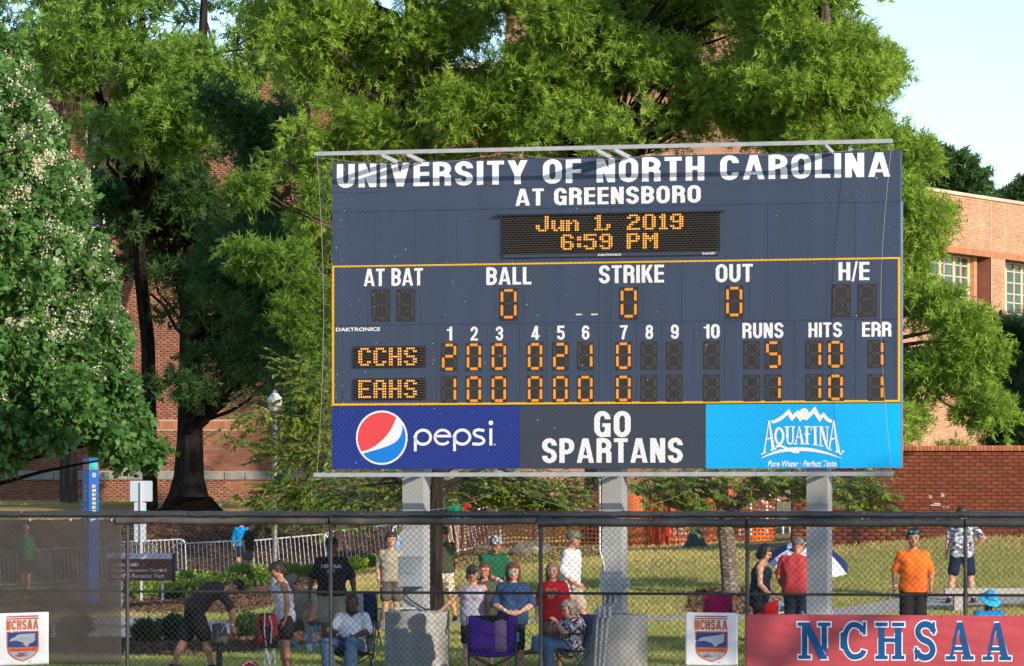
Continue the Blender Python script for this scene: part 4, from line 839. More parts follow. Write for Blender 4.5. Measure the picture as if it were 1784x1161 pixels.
# dot-matrix displays
FNT={'J':["....##","....##","....##","....##","##..##","##..##",".####."],'u':["......","......","##..##","##..##","##..##","##.###",".##.##"],'n':["......","......","##.##.","###.##","##..##","##..##","##..##"],
'1':[".##.","###.",".##.",".##.",".##.",".##.","####"],',':["...","...","...","...",".##",".##","##."],'2':[".####.","##..##","....##","..###.",".##...","##....","######"],'0':[".####.","##..##","##..##","##..##","##..##","##..##",".####."],
'9':[".####.","##..##","##..##",".#####","....##","##..##",".####."],'6':[".####.","##..##","##....","#####.","##..##","##..##",".####."],':':["..","##","##","..","##","##",".."],'5':["######","##....","#####.","....##","....##","##..##",".####."],
'P':["#####.","##..##","##..##","#####.","##....","##....","##...."],'M':["##...##","###.###","#######","##.#.##","##...##","##...##","##...##"],'C':[".####.","##..##","##....","##....","##....","##..##",".####."],'H':["##..##","##..##","##..##","######","##..##","##..##","##..##"],
'S':[".####.","##..##","##....",".####.","....##","##..##",".####."],'E':["######","##....","##....","#####.","##....","##....","######"],'A':[".####.","##..##","##..##","######","##..##","##..##","##..##"]}
m_lou=mat('louvre_brown',(.045,.038,.034),.6,c2=(.07,.06,.052),scale=30); m_lb=mat('louvre_recess',(.012,.010,.010),.8)
def matrix(x0,x1,ya,yb_,cols,rows,texts,refx=None):
    u0,v1=uv(x0,ya); v0=uv(x0,yb_)[1]; u1=U_(x1,(ya+yb_)/2); du=(u1-u0)/cols; dv=(v1-v0)/rows
    mb=MB(); slab(mb,u0-.02,u1+.02,v0-.02,v1+.02,0,.008); bo=att(mb.obj('message_display',m_lb))
    lm=MB(); 
    q=[(0,0),(cols*du+.01,0),(cols*du+.01,dv*.34),(0,dv*.34)]
    for i in range(rows+1):
        mb=MB(); a=u0-.012; b=u1+.012; z=v0+i*dv-dv*.17; h=dv*.30
        mb.hexa([BP(a,z,.008),BP(b,z,.008),BP(b,z+h,.008),BP(a,z+h,.008)],[BP(a+.004,z-dv*.1,.042),BP(b-.004,z-dv*.1,.042),BP(b-.004,z+h*.5,.042),BP(a+.004,z+h*.5,.042)]); o=mb.obj('louvre',m_lou,bo); o.matrix_parent_inverse=Matrix.Identity(4)
    V=[];Fc=[];Mi=[]
    for txt,row0,startcols in texts:
        for ch,c0 in zip(txt,startcols):
            for rr,line in enumerate(FNT[ch]):
                for cc,x in enumerate(line):
                    if x!='#': continue
                    cu=u0+(c0+cc+.5)*du; cv=v1-(row0+rr+.5)*dv
                    for R,z,mi in ((.46,.030,0),(.27,.034,1)):
                        bb=len(V); V+=[tuple(BP(cu+R*du*math.cos(k*math.pi/4+.39),cv+R*min(du,dv)*1.02*math.sin(k*math.pi/4+.39),z+.012)) for k in range(8)]; Fc.append(list(range(bb,bb+8))); Mi.append(mi)
    me=bpy.data.meshes.new('lamps'); me.from_pydata(V,[],Fc); me.materials.append(m_led); me.materials.append(m_core); me.polygons.foreach_set('material_index',Mi); me.update(); o=link('lit_lamps',me,bo); o['kind']='stuff'; o.matrix_parent_inverse=Matrix.Identity(4)
matrix(876.5,1252,376.5,443,96,17,[('Jun1,2019',.3,[15,21.5,28,39,45,55.7,62.7,69.8,75]),('6:59PM',8.6,[25.8,32.6,35.6,42.5,55.7,62.8])] if False else
 [('Jun',.4,[15,22,28.5]),('1',.4,[41.3]),(',',.4,[45.6]),('2',.4,[55.7]),('0',.4,[62.7]),('1',.4,[70]),('9',.4,[74.9]),('6:59',8.7,[26.2,33.5,36.4,43.5]),('PM',8.7,[55.6,62.7])])
matrix(617.9,739.6,606.2,638.4,32,7,[('CCHS',0,[2,9,16,23])]); matrix(617.9,739.6,662.2,694.5,32,7,[('EAHS',0,[2,9,16,23])])
mb=MB(); a,b=uv(866,376); c=U_(1261,370); slab(mb,a,c,b-.004,b+.014,0,.085); a2=U_(876.5,446);c2=U_(1253,446); vb_=uv(876.5,449.5)[1]; slab(mb,a2,c2,vb_-.006,vb_+.004,0,.03); att(mb.obj('display_hood',m_navyd))
mb=MB(); vv=uv(876.5,443.8)[1]; slab(mb,a2,c2,vb_+.0045,vv,0,.028); att(mb.obj('display_sill',m_navy))
# sponsor marks: globe and rounded script
gu,gv=uv(665.3,762.9); R=uv(665.3+45,762.9)[0]-gu
f=Flat(lambda u,v,w:BP(gu+u*R,gv+v*R,.007+w)); circ=lambda r,n=48:[(r*math.cos(2*math.pi*i/n),r*math.sin(2*math.pi*i/n)) for i in range(n)]
f.poly(circ(1.0)); att(f.obj('logo_disc',m_white))
def arcp(r,a0,a1,n=24): return [(r*math.cos(math.radians(a0+(a1-a0)*i/n)),r*math.sin(math.radians(a0+(a1-a0)*i/n))) for i in range(n+1)]
def bez(p0,p1,p2,p3,n=16): return [tuple((1-t)**3*p0[k]+3*(1-t)**2*t*p1[k]+3*(1-t)*t*t*p2[k]+t**3*p3[k] for k in (0,1)) for t in [i/n for i in range(n+1)]]
r1=.93
red=arcp(r1,53,213); e=red[-1]; s_=red[0]; red=red+bez(e,(-.15,-.38),(.38,.15),s_)[1:-1]
f=Flat(lambda u,v,w:BP(gu+u*R,gv+v*R,.009+w)); f.poly(red); att(f.obj('logo_red',mat('logo_red',(.75,.06,.07),.45)))
blue=arcp(r1,219,397); e=blue[-1]; s_=blue[0]; e=(r1*math.cos(math.radians(30)),r1*math.sin(math.radians(30))); blue=arcp(r1,219,390); blue=blue+bez(blue[-1],(.84,-.32),(.1,-.32),blue[0])[1:-1]
f=Flat(lambda u,v,w:BP(gu+u*R,gv+v*R,.009+w)); f.poly(blue); att(f.obj('logo_blue',mat('logo_blue',(.0,.20,.68),.45)))
# rounded script: coordinates in units of x-height
u0,v0=uv(721.5,777); u1=U_(859,777); vx=uv(721.5,747.3)[1]; X=vx-v0
f=Flat(lambda u,v,w:BP(u0+u*X,v0+v*X,.008+w)); t=.085
def ring(cx,a0,a1,rx=.44,ry=.5-t,n=22): return [(cx+rx*math.cos(math.radians(a0+(a1-a0)*i/n)),.5+ry*math.sin(math.radians(a0+(a1-a0)*i/n))) for i in range(n+1)]
W_=(u1-u0)/X; sc=W_/4.62
for cx in (.53,2.83): f.stroke([((cx-.45)*sc,-.32),((cx-.45)*sc,.5)]+[(x*sc,y) for x,y in ring(cx-.0,180,-172,.45)],t)
f.stroke([(x*sc,y) for x,y in [(1.24,.56),(2.12,.56)]+ring(1.68,8,322,.45)],t*.9)
f.stroke([(x*sc,y) for x,y in rnd([(4.12,.86),(3.62,.98),(3.45,.62),(4.15,.42),(4.05,.06),(3.42,.1)],.3)],t); f.stroke([(4.50*sc,0),(4.50*sc,1.0)],t*1.05)
f.poly([(4.50*sc+.14*math.cos(k*math.pi/6),1.32+.14*math.sin(k*math.pi/6)) for k in range(12)]); f.poly([(4.72*sc+.05*math.cos(k*math.pi/4),.05+.05*math.sin(k*math.pi/4)) for k in range(8)])
att(f.obj('lettering',m_white,None))
# water brand mark: mountains with sun, tall serif letters on an arc, swoosh
def zq(x,y): return uv(1310+x/9.678,700+y/9.675)
f=Flat(lambda u,v,w:BP(u,v,.008+w)); q=lambda pts:[zq(*p) for p in pts]
def cpoly(pts): f.poly(q(pts)[::-1]); f.lay=(f.lay+1)%5
top=[(325,335),(390,312),(480,260),(560,190),(628,122),(680,215),(745,150),(785,150),(800,170)]
bot=[(335,365),(400,362),(480,325),(540,280),(605,225),(672,330),(750,250),(808,340),(880,285)]
def band(t_,b_):
    for i in range(len(t_)-1): f.poly(q([t_[i],t_[i+1],b_[i+1],b_[i]])[::-1])
    f.lay=(f.lay+1)%5
band([(325,325),(400,300),(500,240),(565,180),(628,120)],[(332,365),(400,360),(485,320),(545,272),(605,225)]); band([(628,120),(685,225)],[(605,225),(672,330)]); band([(685,225),(775,145),(800,165)],[(672,330),(750,250),(765,262)])
band([(790,160),(960,190),(1070,80)],[(750,250),(925,318),(1048,200)]); cpoly([(765,262),(808,340),(880,285),(925,318),(960,250),(960,190),(800,165)]); band([(1070,80),(1150,240)],[(1048,200),(1142,348)]); band([(1150,240),(1210,178)],[(1142,348),(1205,265)]); band([(1210,178),(1260,240),(1310,290),(1358,312)],[(1205,265),(1250,320),(1300,350),(1350,357)])
cpoly([(880+82*math.cos(k*math.pi/12),200-88*math.sin(k*math.pi/12)) for k in range(24)])
def st(pts,hw,closed=False): f.stroke(q(pts),hw/9.675/118,closed)
def leg(x0,y0,x1,y1,w0,w1): cpoly([(x0-w0,y0),(x0+w0,y0),(x1+w1,y1),(x1-w1,y1)])
leg(290,320,205,880,6,14); leg(292,320,365,815,10,28); st([(240,640),(325,610)],12); st([(158,890),(248,850)],11); st([(315,825),(415,785)],11)
st(rnd([(465,745),(395,640),(400,500),(465,425),(530,520),(530,640)],90,True),20,True)
st([(595,425),(600,620)],21); st(rnd([(600,600),(602,705),(660,712),(692,690),(695,600),(695,425)],60),13); st([(548,425),(640,425)],9); st([(655,425),(730,425)],9)
leg(800,415,735,710,6,11); leg(802,415,855,712,9,24); st([(762,600),(830,600)],9); st([(705,712),(775,712)],9); st([(820,712),(900,712)],9)
st([(925,425),(930,715)],21); st([(878,425),(1005,425)],10); st([(1000,425),(1005,485)],8); st([(885,548),(980,548)],10); st([(885,712),(970,715)],9)
st([(1065,425),(1072,730)],22); st([(1020,425),(1110,425)],9); st([(1020,722),(1110,735)],9)
leg(1155,415,1160,745,10,12); leg(1165,415,1265,760,26,20); leg(1272,415,1272,700,9,9); st([(1130,425),(1200,425)],9); st([(1235,425),(1300,425)],9); st([(1125,738),(1205,752)],9)
leg(1380,318,1305,800,6,14); leg(1382,318,1462,870,12,30); st([(1335,640),(1418,608)],12); st([(1255,775),(1345,820)],11); st([(1410,835),(1520,890)],12)
f.stroke(q([(405,755),(480,745),(560,770),(640,820),(720,850),(800,850)]),.016)
f.stroke(q(bez((165,955),(500,760),(1000,740),(1505,955),24)),.02,hwf=lambda t:.004+.024*math.sin(math.pi*t))
cpoly([(1538+20*math.cos(k*math.pi/5),840-20*math.sin(k*math.pi/5)) for k in range(10)])
att(f.obj('lettering',m_white,None)); small('Pure Water · Perfect Taste',1338,1457.7,802.8,813.5,.02,.25,z=.008)
# droppings and dust specks on the left of the board
rr=random.Random(12); f=Flat(lambda u,v,w:BP(u,v,.010+w))
for _ in range(210):
    k=rr.random()**1.7; u=uL+.05+(uR-uL-.1)*k; v=vB+.05+(vT-vB-.1)*rr.random(); R=.003+.006*rr.random()**3; f.poly([(u+R*math.cos(j*1.05+.2),v+R*(1.3 if rr.random()<.3 else 1)*math.sin(j*1.05+.2)) for j in range(6)])
o=att(f.obj('dust_specks',mat('dust_speck',(.6,.6,.58),.9))); o['kind']='stuff'
# beams carrying the net, struts, posts, footings
OFF=.62
def beam(xa,ya,xb,yb_,off,h):
    u0,v0=uv(xa,ya,off); u1,v1=uv(xb,yb_,off); v=(v0+v1)/2; return u0,u1,v
u0,u1,v=beam(548.5,267,1555.5,247,OFF,.07); vtop=v
mb=MB(); slab(mb,u0,u1,v-.029,v+.029,OFF-.008,OFF+.008); att(mb.obj('top_beam',m_steel))
for px in (655,700,1030,1062,1432):
    us=uv(px,258,OFF)[0]; mb=MB(); a=BP(us,vtop-.036,OFF); b=BP(us+(.12 if px<1400 else 0),vT-.06,-.12); dx=BU*.024
    mb.hexa([a-dx,a+dx,a+dx+Vector((0,0,.06)),a-dx+Vector((0,0,.06))],[b-dx,b+dx,b+dx+Vector((0,0,.06)),b-dx+Vector((0,0,.06))]); att(mb.obj('strut',m_steel))
u0b,u1b,vbm=beam(547.5,826,1555.5,827.5,OFF,.07)
mb=MB(); slab(mb,u0b,u1b,vbm-.03,vbm+.03,OFF-.03,OFF+.03); att(mb.obj('bottom_beam',m_steel)); vbot=vbm
posts=[(701,745),(1049,1091),(1405,1449)]; m_post=mat('post_painted_grey',(.36,.36,.35),.6,c2=(.31,.315,.32),scale=2.2,detail=7,bump=.03,c3=(.26,.27,.28),scale3=5,con3=(.6,.75))
for px0,px1 in posts:
    a=uv(px0,850,-DEP-.02)[0]; b=uv(px1-8,850,-DEP-.02)[0]; d_=b-a; mb=MB(); g=-BC.z-.25
    slab(mb,a,b,g,vT-.1,-DEP-.045,-DEP-.02); slab(mb,a,b,g,vT-.1,-DEP-d_-.03,-DEP-d_-.005); slab(mb,(a+b)/2-.012,(a+b)/2+.012,g,vT-.1,-DEP-d_-.004,-DEP-.046)
    # boxed side plate
    slab(mb,b-.006,b,g,vT-.1,-DEP-d_-.004,-DEP-.046); att(mb.obj('post',m_post))
    mb=MB(); slab(mb,a+.0,b,vbm-.031,vbm+.031,-DEP-.018,OFF-.032) if False else None
    for q_ in (a+.02,b-.06):
        mb=MB(); slab(mb,q_,q_+.04,vbm-.028,vbm+.028,-DEP-.019,OFF-.031); att(mb.obj('bracket',m_steel))
# concrete footings (each its own thing)
m_cc=mat('footing_concrete',(.36,.355,.335),.9,c2=(.28,.28,.265),scale=2.5,detail=7,bump=.1,bscale=25,c3=(.22,.22,.17),scale3=1.6,con3=(.6,.72),stretch=(2,2,.5))
for i,(xa,xb,yt_,lab) in enumerate(((670,783,1062,'round pale concrete footing under the left scoreboard post'),(1016,1128,1068,'stained concrete footing with conduits under the middle scoreboard post'),(1372,1482,1075,'concrete footing under the right scoreboard post behind the red banner'))):
    px=(posts[i][0]+posts[i][1]-8)/2; c=BP(uv(px,850,-DEP-.2)[0],0,-DEP-.2); R=(xb-xa)/2/F*c.y; zt=Zp(yt_,c.y-R*.7); x=Xp((xa+xb)/2,c.y)
    ft=thing('concrete_footing',lab,'concrete footing',(x,c.y,-.03)); mb=MB()
    if i==1: mb.lathe([(R,0),(R,zt*.98),(R-.02,zt)],(0,0,0),28)
    else:
        pr=[(R,0)]; nb=5
        for k in range(nb): z0=zt*k/nb; pr+= [(R,z0+.01),(R,z0+zt/nb-.016),(R-.008,z0+zt/nb-.008)]
        pr+=[(R-.03,zt)]; mb.lathe(pr,(0,0,0),32)
    mb.obj('pier',m_cc,ft,smooth=True)
    MB().box((Xp(px,c.y)-x,0,zt+.045),(.52,.46,.028)).obj('base_plate',m_steel,ft)
    for bx,by in ((-.21,-.18),(.21,-.18),(-.21,.18),(.21,.18)): MB().lathe([(.022,0),(.022,.02),(.012,.021),(.012,.05)],(Xp(px,c.y)-x+bx,by,zt+.059),6).obj('anchor_bolt',m_steel,ft)
# equipment on the posts
m_boxp=mat('enclosure_grey',(.33,.36,.38),.55,c2=(.28,.31,.33),scale=6,bump=.02)
def pbox(xa,xb,ya,yb_,off0,off1,name,label,cat,extra=None):
    a,b=uv(xa,yb_,off1); c,d=uv(xb,ya,off1); t=thing(name,label,cat,tuple(BP((a+c)/2,b,off1))); mb=MB(); slab(mb,a,c,b,d,off0,off1-.015); slab(mb,a-.008,c+.008,b-.008,d+.008,off1-.0148,off1)
    mb.obj('enclosure',m_boxp,t).matrix_parent_inverse=Matrix.Translation(-Vector(t.location))
    mb=MB(); slab(mb,a-.012,c+.012,d+.0085,d+.028,off0,off1+.012); mb.obj('lid',m_boxp,t).matrix_parent_inverse=Matrix.Translation(-Vector(t.location))
    mb=MB(); slab(mb,(a+c)/2-.05,(a+c)/2+.05,(b+d)/2-.012,(b+d)/2+.012,off1+.0005,off1+.02); mb.obj('latch',m_steel,t).matrix_parent_inverse=Matrix.Translation(-Vector(t.location))
    return t
pbox(694,735,973,1021,-DEP-.019,-DEP+.20,'electrical_box','galvanised electrical box on the left scoreboard post','electrical box')
pbox(1046,1083,999,1034,-DEP-.019,-DEP+.11,'electrical_box','flat grey electrical box on the middle scoreboard post','electrical box')
pbox(1083.5,1095,1010,1024,-DEP-.019,-DEP+.07,'outlet_box','small round-edged outlet box right of the grey box on the middle post','outlet box')
t=thing('conduit_bundle','three steel conduits running down over the stained middle footing','conduits',tuple(BP(uv(1062,1060,.1)[0],-BC.z,.15))); 
fr=-DEP-.19+.54
for k,px in enumerate((1053,1062,1071)):
    a=uv(px+1,1030,-DEP+.03)[0]; pts=[BP(a,V_(1034,1060),-DEP+.03),BP(a,V_(1052,1060),-DEP+.04),BP(a,V_(1060,1060),fr+.0),BP(a-.02,V_(1085,1060),fr+.03),BP(a-.06-.02*k,V_(1185,1060),fr+.05)]
    mb=MB().tube(pts,.02,8); o=mb.obj('conduit',m_steel,t,smooth=True); o.matrix_parent_inverse=Matrix.Translation(-Vector(t.location))
    mb=MB(); mb.tube([pts[2]+Vector((0,-.0,.03)),pts[2]+Vector((0,-.01,-.13))],.032,8); o=mb.obj('coupling',m_steel,t,smooth=True); o.matrix_parent_inverse=Matrix.Translation(-Vector(t.location))
t=thing('downpipe','thin pale conduit down the left side of the middle scoreboard post','conduit',tuple(BP(uv(1045,850)[0],-BC.z+.8,-.2)))
o=MB().tube([BP(uv(1044,700,-DEP)[0],V_(780,1050),-DEP-.03),BP(uv(1044,850,-DEP)[0],V_(960,1050),-DEP-.03),BP(uv(1052,850,-DEP)[0],V_(985,1050),-DEP+.0),BP(uv(1054,850,-DEP)[0],V_(998,1050),-DEP+.02)],.016,8).obj('pipe',m_steel,t,smooth=True); o.matrix_parent_inverse=Matrix.Translation(-Vector(t.location))
t=thing('cable_coil','black cable looped on the left scoreboard post above its footing','cable',tuple(BP(uv(712,1060,-DEP)[0],-BC.z+1,-DEP)))
cp=[BP(uv(704+38*(1-math.cos(a))*.5,1040,-DEP+.02)[0],V_(1026+36*math.sin(a/2),720),-DEP+.03) for a in [i*math.pi/12 for i in range(13)]]
o=MB().tube(cp+[cp[-1]+BU*.25+Vector((0,0,.0))],.013,6).obj('cable',mat('cable_black',(.02,.02,.022),.5),t,smooth=True); o.matrix_parent_inverse=Matrix.Translation(-Vector(t.location))
# protective net hung between the beams
def net():
    t=thing('protective_net','thin diamond netting stretched between the steel beams over the scoreboard face','net',tuple(BP(0,vbot,OFF)))
    f0=lambda s:(1-s) ; u0_,u1_=u0+.03,u1-.02; vt,vb=vtop-.03,vbot+.03
    def pt(u,v,w=0):   # billow: sags towards the board in the middle, edges bow inward
        s=(v-vb)/(vt-vb); q=(u-u0_)/(u1_-u0_); bow=.10*math.sin(math.pi*min(1,max(0,s))); uu=u0_+bow*(1-q)*1+(u-u0_)*(1-bow*1.6/(u1_-u0_)); return BP(uu,v,OFF-.03-.18*math.sin(math.pi*min(1,max(0,s)))*math.sin(math.pi*q)+w)
    def ed(q,top): return (vt-.14*abs(math.sin(q*math.pi*3.0))*(1-.15*q)-.02) if top else vb
    pitch=.074; Wn=u1_-u0_; Hn=vt-vb; mb=[]; V=[];Fc=[]
    def rib(pts,r):
        b=len(V)
        for i,p in enumerate(pts):
            d=(pts[min(i+1,len(pts)-1)]-pts[max(i-1,0)]).normalized(); s=d.cross(BN).normalized()*r
            V.append(p+s);V.append(p-s+BN*0); V.append(p+BN*r*1.4)
        for i in range(len(pts)-1):
            for a,b2 in ((0,1),(1,2),(2,0)): Fc.append([b+3*i+a,b+3*i+b2,b+3*i+3+b2,b+3*i+3+a])
    n=int((Wn+Hn*.95)/pitch)
    for sgn in (1,-1):
        for k in range(n+1):
            st_=k*pitch-(Hn*.95 if sgn>0 else 0); pts=[]
            sr=sorted((-st_/(sgn*Hn*.95),(Wn-st_)/(sgn*Hn*.95))); sa,sb=max(0,sr[0]),min(1,sr[1])
            if sb-sa<.01: continue
            for j in range(13):
                s=sa+(sb-sa)*j/12; u=u0_+st_+sgn*s*Hn*.95; 
                if -1e-6<=u-u0_<=Wn+1e-6:
                    q=(u-u0_)/Wn; v=vb+Hn*s
                    if v<=ed(q,True)+.03: pts.append(pt(u,v,0.002*sgn))
            if len(pts)>1: rib(pts,.0012)
    o=link('netting',mesh_np('netting',np.array([tuple(v) for v in V]),np.array(Fc),mat('net_twine',(.10,.10,.10),.8)),t); o['kind']='stuff'; o.matrix_parent_inverse=Matrix.Translation(-Vector(t.location))
    mw=mat('edge_rope',(.3,.28,.25),.8)
    for k in range(3):     # drooping top edge rope between the struts
        pts=[pt(u0_+Wn*(k+j/12)/3,ed((k+j/12)/3,True),.01) for j in range(13)]; o=MB().tube(pts,.0032,5).obj('edge_rope',mw,t); o.matrix_parent_inverse=Matrix.Translation(-Vector(t.location))
    for q in (0,1):
        pts=[pt(u0_+Wn*q,vb+Hn*j/14,.01) for j in range(15)]; o=MB().tube(pts,.0032,5).obj('edge_rope',mw,t); o.matrix_parent_inverse=Matrix.Translation(-Vector(t.location))
    # slack skirt below the bottom beam
    V.clear();Fc.clear(); pitch=.07
    def ps(u,s): q=(u-u0_)/Wn; dr=.08+.42*abs(math.sin(q*math.pi*3))**.7; return BP(u,vb-.06-dr*s,OFF-.02-.25*s)
    n=int(Wn/pitch)
    for sgn in (1,-1):
        for k in range(-6,n+6):
            pts=[]
            for j in range(9):
                s=j/8; u=u0_+k*pitch+sgn*s*.5
                if u0_<=u<=u1_: pts.append(ps(u,s))
            if len(pts)>1: rib(pts,.0012)
    o=link('slack_netting',mesh_np('slack_netting',np.array([tuple(v) for v in V]),np.array(Fc),MATS['net_twine']),t); o['kind']='stuff'; o.matrix_parent_inverse=Matrix.Translation(-Vector(t.location))
    pts=[ps(u0_+Wn*j/60,1) for j in range(61)]; o=MB().tube(pts,.0032,5).obj('edge_rope',mw,t); o.matrix_parent_inverse=Matrix.Translation(-Vector(t.location))
net()
print('board done',round(time.time()-T0,1))
# ---------------- outfield fence ----------------
def fd(px): # distance of the fence plane along a pixel column: from 68.2 at the left edge to 64.8 at the right
    a=P(0,880,68.2); b=P(1784,880,64.8); k=(px-HX)/F; dx,dy=b.x-a.x,b.y-a.y; t=(k*a.y-a.x)/(dx-k*dy); return a.y+dy*t
FU=(P(1784,880,64.8)-P(0,880,68.2)).normalized(); FN=Vector((FU.y,-FU.x,0))
def FP(px,py,off=0): 
    d=fd(px); v=P(px,py,d); return v+FN*off
def fz(py,px): return Zp(py,fd(px))
fence=thing('outfield_fence','black chain-link outfield fence with padded top rail crossing the whole foreground','fence',tuple(P(892,880,fd(892))-Vector((0,0,2.5))))
fence.location.z=0
def attf(o): o.parent=fence; o.matrix_parent_inverse=Matrix.Translation(-Vector(fence.location)); return o
m_blk=mat('fence_black_vinyl',(.022,.023,.025),.42,c2=(.03,.03,.032),scale=8,spec=.5); m_pad=mat('rail_pad_black',(.030,.032,.036),.38,c2=(.045,.046,.05),scale=9,stretch=(2,2,2),spec=.6)
m_tarp=mat('rolled_tarp',(.085,.078,.070),.65,c2=(.06,.055,.05),scale=5,bump=.1,bscale=12)
H_top,H_mid=Zp(897.5,66.5),Zp(1033.5,66.5)
ppx=[-150,222,576,942,1302,1682,2060]
for px in ppx:
    b=FP(px,880); mb=MB().tube([Vector((b.x,b.y,-.05)),Vector((b.x,b.y,H_top))],.029,10); attf(mb.obj('post',m_blk,smooth=True))
    mb=MB().tube([Vector((b.x,b.y,H_mid-.03)),Vector((b.x,b.y,H_mid+.03))],.036,10); attf(mb.obj('band',m_blk,smooth=True))
for a,b in zip(ppx[:-1],ppx[1:]):
    A,B=FP(a,880),FP(b,880)
    for z,r,nm in ((H_top-.02,.02,'top_rail'),(H_mid,.019,'mid_rail'),(.06,.012,'bottom_rail')):
        attf(MB().tube([Vector((A.x,A.y,z))+FU*.03,Vector((B.x,B.y,z))-FU*.03],r,8).obj(nm,m_blk,smooth=True))
    # wire mesh of this panel: diagonal wires, over and under
    L=(B-A); L.z=0; W_=L.length; Hh=H_top-.08; p=.0865; V=[];Fc=[]
    def wire(s0,z0,s1,z1,o):
        q0=A+FU*s0+FN*o;q0.z=z0;q1=A+FU*s1+FN*o;q1.z=z1; d=(q1-q0).normalized(); s=d.cross(FN)*.0027; b_=len(V)
        for q in (q0,q1): V.append(q+s);V.append(q-s);V.append(q+FN*.0046)
        for i,j in ((0,1),(1,2),(2,0)): Fc.append([b_+i,b_+j,b_+3+j,b_+3+i])
    k=1.0 # slope of the wires (dz/ds)
    n=int((W_+Hh)/p)+1
    for i in range(n):
        s=i*p-Hh
        a0=max(0,s); a1=min(W_,s+Hh)
        if a1>a0: wire(a0,.05+(a0-s),a1,.05+(a1-s),.0215); wire(W_-a0,.05+(a0-s),W_-a1,.05+(a1-s),.0165)
    o=attf(link('chain_link',mesh_np('chain_link',np.array([tuple(v) for v in V]),np.array(Fc),m_blk))); o['kind']='stuff'
# corrugated top pads in lengths, and the rolled windscreen under them
cuts=[-120,38,330,640,660,905,928,1100,1212,1510,1670,1900]
rr=random.Random(5)
zz=lambda px:Zp(896.5,66.5)+.0
for a,b in zip([-120,40,330,632,918,1212,1508,1672],[36,328,628,915,1209,1505,1670,1900]):
    A,B=FP(a,880),FP(b,880); n=max(6,int((B-A).length/.12)); jz=rr.uniform(-.006,.006); pts=[];rs=[]
    for i in range(n+1): q=A.lerp(B,i/n); q.z=zz(a)+jz*(i/n)+.004*math.sin(i*1.7+a); pts.append(q+FN*.0); rs.append(.044+(.0018 if i%3 else -.002))
    attf(MB().tube(pts,rs,12).obj('rail_pad',m_pad,smooth=True))
for a,b,m in ((205,573,m_tarp),(577,935,m_tarp),(939,1300,m_pad),(1304,1680,m_pad),(1684,1900,m_pad)):
    A,B=FP(a,880),FP(b,880); n=int((B-A).length/.05); pts=[];rs=[]; ph=rr.random()*9
    for i in range(n+1):
        q=A.lerp(B,i/n); sag=.008*math.sin(i*.21+ph)+.005*math.sin(i*.083+ph*2); q.z=Zp(908.5+(2.2 if m==m_pad else 0),66.5)-sag*.6; pts.append(q+FN*.03); pin=max(0,1-abs(((i*.05)%1.05)-.5)/.05); rs.append(.050+(.008 if m==m_pad else 0)+.004*math.sin(i*.33+ph)-.010*pin)
    attf(MB().tube(pts,rs,12).obj('rolled_windscreen',m,smooth=True))
# hanging windscreen at the left: woven mesh, part of the light passes
def screenmat():
    m=bpy.data.materials.new('windscreen_mesh'); m.use_nodes=True; nt=m.node_tree; L=nt.links.new; p=nt.nodes['Principled BSDF']; p.inputs['Base Color'].default_value=(.052,.046,.042,1); p.inputs['Roughness'].default_value=.8
    n=N(nt,'ShaderNodeTexNoise'); n.inputs['Scale'].default_value=2.2; n.inputs['Detail'].default_value=4; mr=N(nt,'ShaderNodeMapRange'); mr.inputs[1].default_value=.3; mr.inputs[2].default_value=.7; mr.inputs[3].default_value=.50; mr.inputs[4].default_value=.68
    tc=N(nt,'ShaderNodeTexCoord'); L(tc.outputs['Object'],n.inputs[0]); L(n.outputs[0],mr.inputs[0]); t=N(nt,'ShaderNodeBsdfTransparent'); mx=N(nt,'ShaderNodeMixShader'); L(mr.outputs[0],mx.inputs[0]); L(t.outputs[0],mx.inputs[1]); L(p.outputs[0],mx.inputs[2]); L(mx.outputs[0],nt.nodes['Material Output'].inputs[0]); return m
